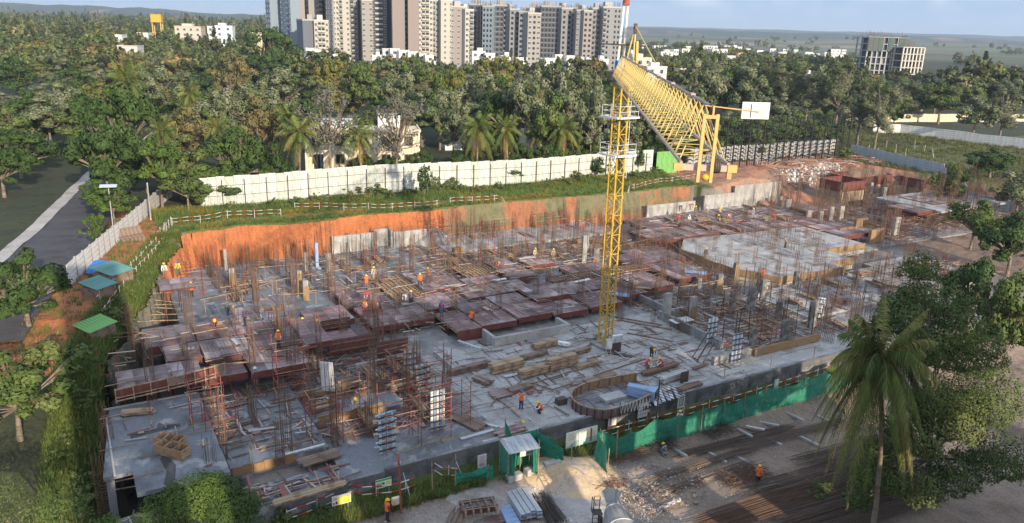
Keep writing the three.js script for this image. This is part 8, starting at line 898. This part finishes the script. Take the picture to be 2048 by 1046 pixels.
// ---------------------------------------------------------------- near trees
{
  const P = palmParts(11.5, 4.9, 42, 64, 0.03, 1.15, 73, -1.3), c = far(1768, 720, 47), g = ground(c); const t = palm(P, V(c.x + 1.1, g, c.z + 0.4), 1, 'large coconut palm in the right foreground, hanging fronds partly yellowed'); t.scale.set(1, (c.y - g) / 11.5, 1); t.rotation.y = 0;
  const near = (kind, lobes, n, leaf, pal, base, h, r, label, slim, droop) => { const q = thing('tree', label, 'tree', base, 0); part('crown', crownMB({ lobes, n, leaf, cols: PAL[pal], seed: 1234 + n, fill: 0.4, slim, droop }), MT.leaf, q); part('trunk', trunkMB(h, r, lobes, 55 + n), MT.bark, q); };
  { const b = far(1845, 1010, 52), y = ground(b); const l = [[1755, 900, 49.5, 1.3], [1790, 850, 50, 1.4], [1738, 955, 48.6, 1.5], [1770, 960, 48, 1.5], [1840, 980, 48, 1.7], [1720, 1000, 49, 1.2], [1830, 590, 51, 1.3], [1840, 540, 51, 1.5], [1800, 640, 50, 1.8], [1850, 700, 51, 2.2], [1790, 610, 52, 1.3], [1880, 620, 53, 2.4], [1930, 700, 52, 3], [1850, 800, 50, 2.2], [1830, 880, 49, 2.0], [1900, 840, 51, 2.6], [1780, 905, 49, 1.5], [1960, 800, 52, 3], [1755, 660, 51, 1.0], [1900, 950, 50, 2.2], [1990, 920, 50, 2.6]].map(([x, yy, D, r]) => { const v = far(x, yy, D); return [v.x - b.x, v.y - y, v.z - b.z, r, r * 0.85]; }); near('big', l, 76000, 0.092, 'mid', V(b.x, y, b.z), 4, 0.22, 'large broadleaf tree filling the right edge behind the palm', 0.5, 0.1); }
  { const b = far(400, 1250, 36), y = ground(b); const l = [[400, 1000, 36, 1.75], [330, 1025, 36, 1.5], [460, 1025, 35.5, 1.6], [285, 1070, 36, 1.0], [500, 1075, 36, 1.2], [420, 972, 36.5, 1.0], [380, 1100, 35, 1.7], [350, 990, 36.8, 0.8], [455, 985, 36, 0.9], [490, 1010, 36, 0.9], [215, 1050, 36, 0.7], [470, 1120, 35, 1.4], [250, 1130, 35, 1.2]].map(([x, yy, D, r]) => { const v = far(x, yy, D); return [v.x - b.x, v.y - y, v.z - b.z, r, r * 0.8]; }); near('low', l, 52000, 0.078, 'bright', V(b.x, y, b.z), 3, 0.16, 'bright green feathery tree top at the bottom left', 0.28, 0); }
  { const b = far(150, 1100, 36), y = ground(b); const l = [[120, 1020, 36, 1.7], [180, 1060, 36, 1.1], [60, 1040, 36, 1.7], [-20, 1000, 37, 2]].map(([x, yy, D, r]) => { const v = far(x, yy, D); return [v.x - b.x, v.y - y, v.z - b.z, r, r * 0.8]; }); near('low2', l, 6000, 0.09, 'mid', V(b.x, y, b.z), 3, 0.16, 'second green tree top at the bottom left corner', 0.3, 0); }
  for (const [x, y, W, H, l] of [[640, 1030, 1.6, 1.0, 'weedy shrub behind the yellow sign'], [560, 1045, 2.2, 1.2, 'dry weedy shrub right of the bottom left tree'], [1640, 985, 2.2, 0.9, 'low shrub among stones in the yard'], [1720, 960, 3, 2.2, 'dark shrub under the palm'], [1760, 985, 3, 1.8, 'second dark shrub under the palm'], [1105, 905, 1.6, 0.8, 'weeds below the wall beside the net screen'], [1010, 960, 1.0, 0.6, 'weeds beside the hut'], [1265, 865, 1.4, 0.5, 'low weeds before the notice grid']]) { const p = gat(x, y); tree('bush', V(p.x, ground(p) - 0.05, p.z), W, H, l, null, 'shrub'); }
}
// ---------------------------------------------------------------- people: one continuous body per pose, clothes as children
const POSES = {};
{
  const J = (o) => Object.fromEntries(Object.entries(o).map(([k, v]) => [k, V(...v)]));
  const base = { pel: [0, 0.93, 0], chest: [0, 1.28, 0], neck: [0, 1.47, 0.01], head: [0, 1.62, 0.02], lh: [-0.09, 0.9, 0], rh: [0.09, 0.9, 0], lk: [-0.1, 0.5, 0.02], rk: [0.1, 0.5, 0.02], la: [-0.11, 0.09, -0.02], ra: [0.11, 0.09, -0.02], lt: [-0.12, 0.04, 0.14], rt: [0.12, 0.04, 0.14], ls: [-0.18, 1.4, 0], rs: [0.18, 1.4, 0], le: [-0.25, 1.13, -0.02], re: [0.25, 1.13, -0.02], lw: [-0.26, 0.88, 0.08], rw: [0.26, 0.88, 0.08] };
  const poses = {
    stand: base,
    walk: { ...base, lk: [-0.1, 0.52, 0.16], la: [-0.1, 0.12, 0.2], lt: [-0.1, 0.08, 0.36], rk: [0.1, 0.49, -0.04], ra: [0.1, 0.12, -0.28], rt: [0.1, 0.04, -0.14], le: [-0.25, 1.14, -0.12], lw: [-0.26, 0.92, -0.06], re: [0.24, 1.14, 0.08], rw: [0.22, 0.98, 0.28] },
    work: { ...base, le: [-0.24, 1.12, 0.1], re: [0.24, 1.12, 0.1], lw: [-0.12, 1.06, 0.34], rw: [0.12, 1.02, 0.36], lk: [-0.14, 0.5, 0.05], rk: [0.14, 0.5, -0.02], la: [-0.17, 0.09, 0], ra: [0.17, 0.09, -0.06], lt: [-0.19, 0.04, 0.15], rt: [0.19, 0.04, 0.1] },
    bend: { ...base, pel: [0, 0.88, -0.12], lh: [-0.09, 0.85, -0.12], rh: [0.09, 0.85, -0.12], chest: [0, 0.98, 0.24], neck: [0, 0.98, 0.44], head: [0, 0.96, 0.58], ls: [-0.18, 1.0, 0.36], rs: [0.18, 1.0, 0.36], le: [-0.22, 0.72, 0.42], re: [0.22, 0.72, 0.42], lw: [-0.16, 0.46, 0.48], rw: [0.16, 0.48, 0.5], lk: [-0.13, 0.47, 0.02], rk: [0.13, 0.47, 0.02] },
    squat: { ...base, pel: [0, 0.36, -0.14], lh: [-0.09, 0.36, -0.12], rh: [0.09, 0.36, -0.12], lk: [-0.17, 0.52, 0.24], rk: [0.17, 0.52, 0.24], la: [-0.14, 0.09, 0.02], ra: [0.14, 0.09, 0.02], lt: [-0.16, 0.04, 0.18], rt: [0.16, 0.04, 0.18], chest: [0, 0.7, 0.02], neck: [0, 0.88, 0.12], head: [0, 1.0, 0.2], ls: [-0.18, 0.82, 0.08], rs: [0.18, 0.82, 0.08], le: [-0.24, 0.6, 0.22], re: [0.24, 0.6, 0.22], lw: [-0.12, 0.5, 0.44], rw: [0.12, 0.46, 0.46] },
  };
  const cap = (p, a, b, ra, rb) => { const dx = b.x - a.x, dy = b.y - a.y, dz = b.z - a.z, px = p[0] - a.x, py = p[1] - a.y, pz = p[2] - a.z, t = clamp((px * dx + py * dy + pz * dz) / (dx * dx + dy * dy + dz * dz || 1)); return Math.hypot(px - dx * t, py - dy * t, pz - dz * t) - lerp(ra, rb, t); };
  const smin = (a, b, k) => { const h = clamp(0.5 + 0.5 * (b - a) / k); return lerp(b, a, h) - k * h * (1 - h); };
  const mesh = (field, c, S, n) => { const mc = new MarchingCubes(n, new THREE.MeshBasicMaterial(), false, false, 60000); mc.reset(); const half = n / 2; for (let z = 0; z < n; z++) for (let y = 0; y < n; y++) for (let x = 0; x < n; x++) mc.field[x + y * n + z * n * n] = -field([c[0] + (x - half) / half * S, c[1] + (y - half) / half * S, c[2] + (z - half) / half * S]); mc.isolation = 0; mc.update(); const cnt = mc.count, g = new THREE.BufferGeometry(), P = new Float32Array(cnt * 3), N = new Float32Array(cnt * 3); for (let i = 0; i < cnt; i++) { for (let k = 0; k < 3; k++) { P[i * 3 + k] = c[k] + mc.positionArray[i * 3 + k] * S; } const l = Math.hypot(mc.normalArray[i * 3], mc.normalArray[i * 3 + 1], mc.normalArray[i * 3 + 2]) || 1; for (let k = 0; k < 3; k++) N[i * 3 + k] = mc.normalArray[i * 3 + k] / l; } g.setAttribute('position', new THREE.BufferAttribute(P, 3)); g.setAttribute('normal', new THREE.BufferAttribute(N, 3)); return g; };
  const strip = (g) => { g.computeVertexNormals(); const n = g.attributes.position.count; g.setAttribute('uv', new THREE.BufferAttribute(new Float32Array(n * 2), 2)); g.setAttribute('color', new THREE.BufferAttribute(new Float32Array(n * 3).fill(1), 3)); return g; };
  for (const [name, o] of Object.entries(poses)) {
    const j = J(o), torso = (p, e) => smin(smin(cap(p, j.pel, j.chest, 0.125 + e, 0.135 + e), cap(p, j.ls, j.rs, 0.075 + e, 0.075 + e), 0.08), cap(p, j.lh, j.rh, 0.09 + e, 0.09 + e), 0.06), legs = (p, e) => Math.min(smin(cap(p, j.lh, j.lk, 0.085 + e, 0.06 + e), cap(p, j.lk, j.la, 0.058 + e, 0.042 + e), 0.03), smin(cap(p, j.rh, j.rk, 0.085 + e, 0.06 + e), cap(p, j.rk, j.ra, 0.058 + e, 0.042 + e), 0.03)), arms = (p, e, far2 = 1) => Math.min(smin(cap(p, j.ls, j.le, 0.055 + e, 0.045 + e), far2 ? cap(p, j.le, j.lw, 0.044 + e, 0.034 + e) : 9, 0.03), smin(cap(p, j.rs, j.re, 0.055 + e, 0.045 + e), far2 ? cap(p, j.re, j.rw, 0.044 + e, 0.034 + e) : 9, 0.03));
    const up = V().subVectors(j.head, j.neck).normalize(), fwd = V(0, -up.z, up.y).normalize(), top = j.head.clone().addScaledVector(up, 0.03);
    const head = (p) => smin(Math.min(Math.hypot((p[0] - j.head.x) / 0.82, p[1] - j.head.y - up.y * 0.03, p[2] - j.head.z - up.z * 0.03) - 0.105, cap(p, j.head.clone().addScaledVector(up, -0.02).addScaledVector(fwd, 0.09), j.head.clone().addScaledVector(up, -0.05).addScaledVector(fwd, 0.105), 0.018, 0.02)), cap(p, j.neck, j.head, 0.058, 0.06), 0.04);
    const hand = (p, w, e) => { const d = V().subVectors(w, e).normalize(); return cap(p, w, w.clone().addScaledVector(d, 0.09), 0.032, 0.036); };
    const body = (p) => smin(smin(torso(p, 0), Math.min(legs(p, 0), arms(p, 0), hand(p, j.lw, j.le), hand(p, j.rw, j.re)), 0.05), head(p), 0.03);
    const P = { body: strip(mesh(body, [0, 0.9, 0.08], 1.0, 58)), shirt: strip(mesh((p) => smin(Math.max(torso(p, 0.016), 0), arms(p, 0.014), 0.04) + (0), [0, 0.9, 0.08], 1.0, 52)), trousers: strip(mesh((p) => Math.max(smin(legs(p, 0.022), cap(p, j.lh, j.rh, 0.112, 0.112), 0.05), -(p[1] - 0.07)), [0, 0.6, 0.08], 0.8, 46)), vest: strip(mesh((p) => torso(p, 0.036), [0, 1.0, 0.08], 0.8, 40)) };
    const hm = new MB(), q = new THREE.Quaternion().setFromUnitVectors(V(0, 1, 0), up); hm.add(new THREE.SphereGeometry(0.138, 12, 6, 0, 2 * Math.PI, 0, Math.PI / 2), new THREE.Matrix4().compose(top.clone().addScaledVector(up, 0.02), q, V(0.95, 1.0, 1.1))); hm.add(new THREE.CylinderGeometry(0.165, 0.17, 0.02, 14), new THREE.Matrix4().compose(top.clone().addScaledVector(up, 0.02).addScaledVector(fwd, 0.03), q, V(0.9, 1, 1.12))); P.helmet = hm.geo();
    const sh = new MB(); for (const [a, t] of [[j.la, j.lt], [j.ra, j.rt]]) sh.beam(a.clone().add(V(0, -0.04, -0.04)), t, 0.085, 0.085); P.shoe = sh.geo();
    const fg = new MB(); for (const [w, e, s] of [[j.lw, j.le, 1], [j.rw, j.re, -1]]) { const d = V().subVectors(w, e).normalize(), r = V(1, 0, 0).addScaledVector(d, -d.x).normalize(), n2 = V().crossVectors(d, r), b = w.clone().addScaledVector(d, 0.105); for (let k = 0; k < 4; k++) { const l = [0.062, 0.074, 0.07, 0.052][k], o2 = b.clone().addScaledVector(r, (k - 1.5) * 0.02); fg.tube([o2, o2.clone().addScaledVector(d, l * 0.55).addScaledVector(n2, 0.012), o2.clone().addScaledVector(d, l).addScaledVector(n2, 0.036)], [0.009, 0.0085, 0.007], 5); } const th = w.clone().addScaledVector(d, 0.03).addScaledVector(r, s * 0.03); fg.tube([th, th.clone().addScaledVector(r, s * 0.025).addScaledVector(d, 0.035), th.clone().addScaledVector(r, s * 0.022).addScaledVector(d, 0.068)], [0.011, 0.01, 0.008], 5); } P.fingers = fg.geo();
    const fc = new MB(); const F = (u, s, f) => j.head.clone().addScaledVector(up, u).addScaledVector(V(1, 0, 0), s).addScaledVector(fwd, f); for (const s of [-0.032, 0.032]) fc.add(new THREE.SphereGeometry(0.011, 6, 4), M4(F(0.02, s, 0.098))); fc.beam(F(-0.062, -0.025, 0.098), F(-0.062, 0.025, 0.098), 0.012, 0.01); P.face = fc.geo(); const er = new MB(); for (const s of [-0.088, 0.088]) er.add(new THREE.SphereGeometry(0.026, 6, 5), M4(F(0.0, s, 0), 0, V(0.5, 1.3, 1))); P.ears = er.geo();
    POSES[name] = P;
  }
}
const COL = { skin: [0.22, 0.12, 0.075], orange: [0.92, 0.19, 0.04], red: [0.62, 0.075, 0.06], maroon: [0.28, 0.045, 0.05], yellow: [0.86, 0.58, 0.03], blue: [0.04, 0.16, 0.55], navy: [0.05, 0.06, 0.14], black: [0.035, 0.035, 0.045], white: [0.72, 0.72, 0.7], cream: [0.66, 0.62, 0.42], grey: [0.30, 0.31, 0.34], green: [0.05, 0.14, 0.1], purple: [0.30, 0.10, 0.22], brown: [0.20, 0.15, 0.11], tan: [0.42, 0.33, 0.22], pink: [0.62, 0.30, 0.26], jean: [0.10, 0.14, 0.24] };
const cmat = {}; const CM = (k) => (cmat[k] ??= mat({ rgb: COL[k], roughness: k === 'skin' ? 0.6 : 0.9 })); const HM = (k) => (cmat['h' + k] ??= mat({ rgb: COL[k], roughness: 0.35 }));
function person(pose, pos, turn, helmet, shirt, trousers, vest, label, s = 1) {
  const t = thing('person', label, 'person', pos, turn), P = POSES[pose]; t.scale.setScalar(s); part('body', P.body, CM('skin'), t); part('fingers', P.fingers, CM('skin'), t); part('ears', P.ears, CM('skin'), t); part('face', P.face, CM('black'), t); part('shirt', P.shirt, CM(shirt), t); part('trousers', P.trousers, CM(trousers), t); part('shoes', P.shoe, CM('black'), t); if (vest) part('vest', P.vest, CM(vest), t); if (helmet) part('helmet', P.helmet, HM(helmet), t); return t;
}
for (const [pose, x, y, h, turn, he, sh, tr, ve, l] of [
  ['stand', 1042, 818, 0.03, 2.8, 'blue', 'white', 'navy', 'orange', 'person in an orange vest and blue helmet standing upright on the pale floor'], ['squat', 1080, 826, 0.03, -1.2, 'yellow', 'white', 'black', 'orange', 'person in an orange vest squatting on the pale floor near the curved form'], ['bend', 1303, 712, 0.03, 0.2, 'yellow', 'navy', 'black', null, 'person in dark clothes bending over behind the pipe stack'], ['squat', 1294, 737, 0.2, 1.2, 'yellow', 'white', 'brown', 'red', 'person in a red vest squatting at the left of the pipe stack'], ['squat', 1322, 736, 0.3, -1.4, 'yellow', 'white', 'brown', 'red', 'person in a red vest squatting at the right of the pipe stack'],
  ['stand', 733, 578, 1.25, 0.5, 'yellow', 'maroon', 'brown', 'orange', 'person in an orange vest at the left edge of the joist grid'], ['stand', 748, 561, 1.25, 0.2, 'yellow', 'cream', 'tan', null, 'person in pale yellow clothes behind the joist grid'], ['work', 840, 575, 1.3, 0.1, 'yellow', 'orange', 'black', 'orange', 'person in bright orange standing in the sun, left of two'], ['walk', 856, 563, 1.3, -0.8, 'yellow', 'maroon', 'black', 'orange', 'person in orange and dark trousers walking, right of two'], ['walk', 730, 630, 1.25, 0.2, null, 'white', 'red', 'orange', 'person in an orange vest and red trousers, frontmost of the group of four'], ['bend', 747, 622, 1.25, 0.9, 'yellow', 'maroon', 'maroon', null, 'person in dark red stooping in the group of four'], ['stand', 759, 617, 1.25, 2.6, null, 'navy', 'navy', null, 'person in navy standing at the right of the group of four'], ['bend', 737, 602, 1.25, -0.6, null, 'pink', 'navy', 'red', 'person in a red vest stooping at the rear of the group of four'], ['stand', 822, 610, 0.9, 0.3, 'yellow', 'navy', 'black', null, 'person in navy with an orange helmet in the gap behind the edge board'], ['bend', 813, 606, 0.9, -0.5, null, 'white', 'white', null, 'person in white stooping in the gap behind the edge board'], ['stand', 883, 632, 1.25, 0.4, 'blue', 'navy', 'jean', 'purple', 'person with a blue helmet and purple vest at the corner of the block deck'], ['squat', 943, 640, 1.2, 2.5, null, 'orange', 'brown', 'orange', 'person in orange crouching on the warm red deck'],
  ['stand', 558, 697, 3.05, 2.9, 'yellow', 'white', 'black', 'orange', 'person with a white shirt and orange vest on the deck above the scaffold'], ['bend', 430, 655, 3.05, 0.4, 'yellow', 'maroon', 'black', null, 'person in dark clothes with a yellow helmet, left on the tool strewn deck'], ['bend', 456, 630, 3.05, 1.3, 'yellow', 'green', 'black', null, 'person in dark green bending on the tool strewn deck'], ['stand', 491, 652, 3.05, -0.5, null, 'navy', 'black', null, 'person in black with a white cloth at the right of the tool strewn deck'], ['stand', 512, 772, 1.5, 0.4, 'white', 'purple', 'brown', null, 'person with a white helmet standing under the deck edge on the left'], ['stand', 330, 556, 3.35, 0.6, 'yellow', 'white', 'brown', null, 'person in a white shirt with yellow helmet on the small platform'], ['walk', 357, 552, 3.2, 0.5, 'blue', 'yellow', 'green', null, 'person in a yellow shirt with blue helmet by the orange face'], ['stand', 384, 594, 1.6, 0.2, 'yellow', 'red', 'black', 'orange', 'person in red on the ladder scaffold by the trench'], ['squat', 707, 820, 1.5, 1.0, 'yellow', 'cream', 'white', null, 'person in pale clothes squatting on a scaffold plank'], ['squat', 605, 655, 1.95, 0.4, 'yellow', 'tan', 'brown', null, 'person kneeling behind the wall panels, left one'], ['squat', 638, 658, 1.95, -0.4, 'yellow', 'grey', 'jean', null, 'person kneeling behind the wall panels, right one'],
  ['stand', 775, 1042, -2.95, 2.2, 'yellow', 'maroon', 'black', 'orange', 'person in an orange vest walking on the front path beside the red pole'], ['stand', 1045, 880, -1.6, 0.2, 'yellow', 'red', 'brown', 'orange', 'person in an orange vest at the gap in the wall behind the hut'], ['walk', 1515, 970, -2.95, 2.9, 'yellow', 'tan', 'black', 'orange', 'person in an orange vest walking in the rebar yard'], ['squat', 1329, 912, -2.95, -2.4, 'yellow', 'grey', 'grey', null, 'person in grey crouching inside the green net'], ['stand', 1357, 858, -2.5, 3.0, 'yellow', 'white', 'grey', null, 'person in grey white behind the green net'],
  ['work', 1355, 449, 1.5, 0.3, null, 'red', 'brown', 'red', 'person in red at the left of the sunlit back decks'], ['work', 1377, 451, 1.5, 0.3, 'white', 'white', 'brown', null, 'person in white at the left of the sunlit back decks'], ['bend', 1380, 419, 1.5, 1.3, 'yellow', 'tan', 'brown', null, 'person stooping at the far edge of the back decks, left of a pair'], ['stand', 1390, 432, 1.5, 0.1, 'yellow', 'brown', 'brown', null, 'person in brown behind the pair on the back decks'], ['stand', 1412, 435, 1.5, -0.4, 'white', 'tan', 'brown', null, 'person in tan in the middle of the back decks'], ['squat', 1437, 428, 1.5, 0.9, 'yellow', 'cream', 'brown', null, 'person squatting in pale clothes on the back decks'], ['squat', 1438, 442, 1.5, -0.9, 'yellow', 'brown', 'tan', null, 'person squatting nearer on the back decks'], ['bend', 1459, 440, 1.5, -0.6, 'white', 'pink', 'brown', 'red', 'person in a red vest bending at the right of the back decks'], ['squat', 1545, 438, 1.5, 0.8, null, 'red', 'maroon', null, 'person in red squatting near the small raised deck'], ['stand', 1505, 437, 1.5, 0.2, 'white', 'grey', 'grey', null, 'person in grey beside the small raised deck'], ['stand', 1410, 520, 0.9, 0.2, 'yellow', 'navy', 'brown', null, 'person in dark clothes below the edge of the white slab'], ['stand', 1570, 495, 1.32, 0.5, null, 'grey', 'black', null, 'person standing on the white slab beside small gear'], ['bend', 988, 538, 1.25, 1.2, 'yellow', 'orange', 'brown', null, 'person in faded orange bending behind the middle joist grid'], ['stand', 1106, 522, 0.9, 0.3, 'yellow', 'tan', 'brown', null, 'person in tan at the small deck behind the joist strip'], ['stand', 1070, 520, 0.5, 0.5, 'yellow', 'cream', 'tan', null, 'person in pale clothes beside the low red wall box'], ['stand', 1163, 462, 0.4, 0.2, null, 'pink', 'red', null, 'person in pink red at the back wall left of the mast'], ['stand', 1173, 463, 0.4, -0.4, null, 'navy', 'grey', null, 'person in navy at the back wall left of the mast'], ['stand', 1524, 562, 0.4, 0.4, null, 'orange', 'brown', 'orange', 'person in orange among the bars before the white slab'], ['stand', 1602, 378, 0.6, 0.3, null, 'navy', 'black', null, 'person in dark clothes at the foot of the soil slope'],
]) { const p = at(x, y, h); if (h === -2.95 || h === -2.5) p.copy(gat(x, y)); person(pose, p, turn, he, sh, tr, ve, l); }
renderer.render(scene, camera);
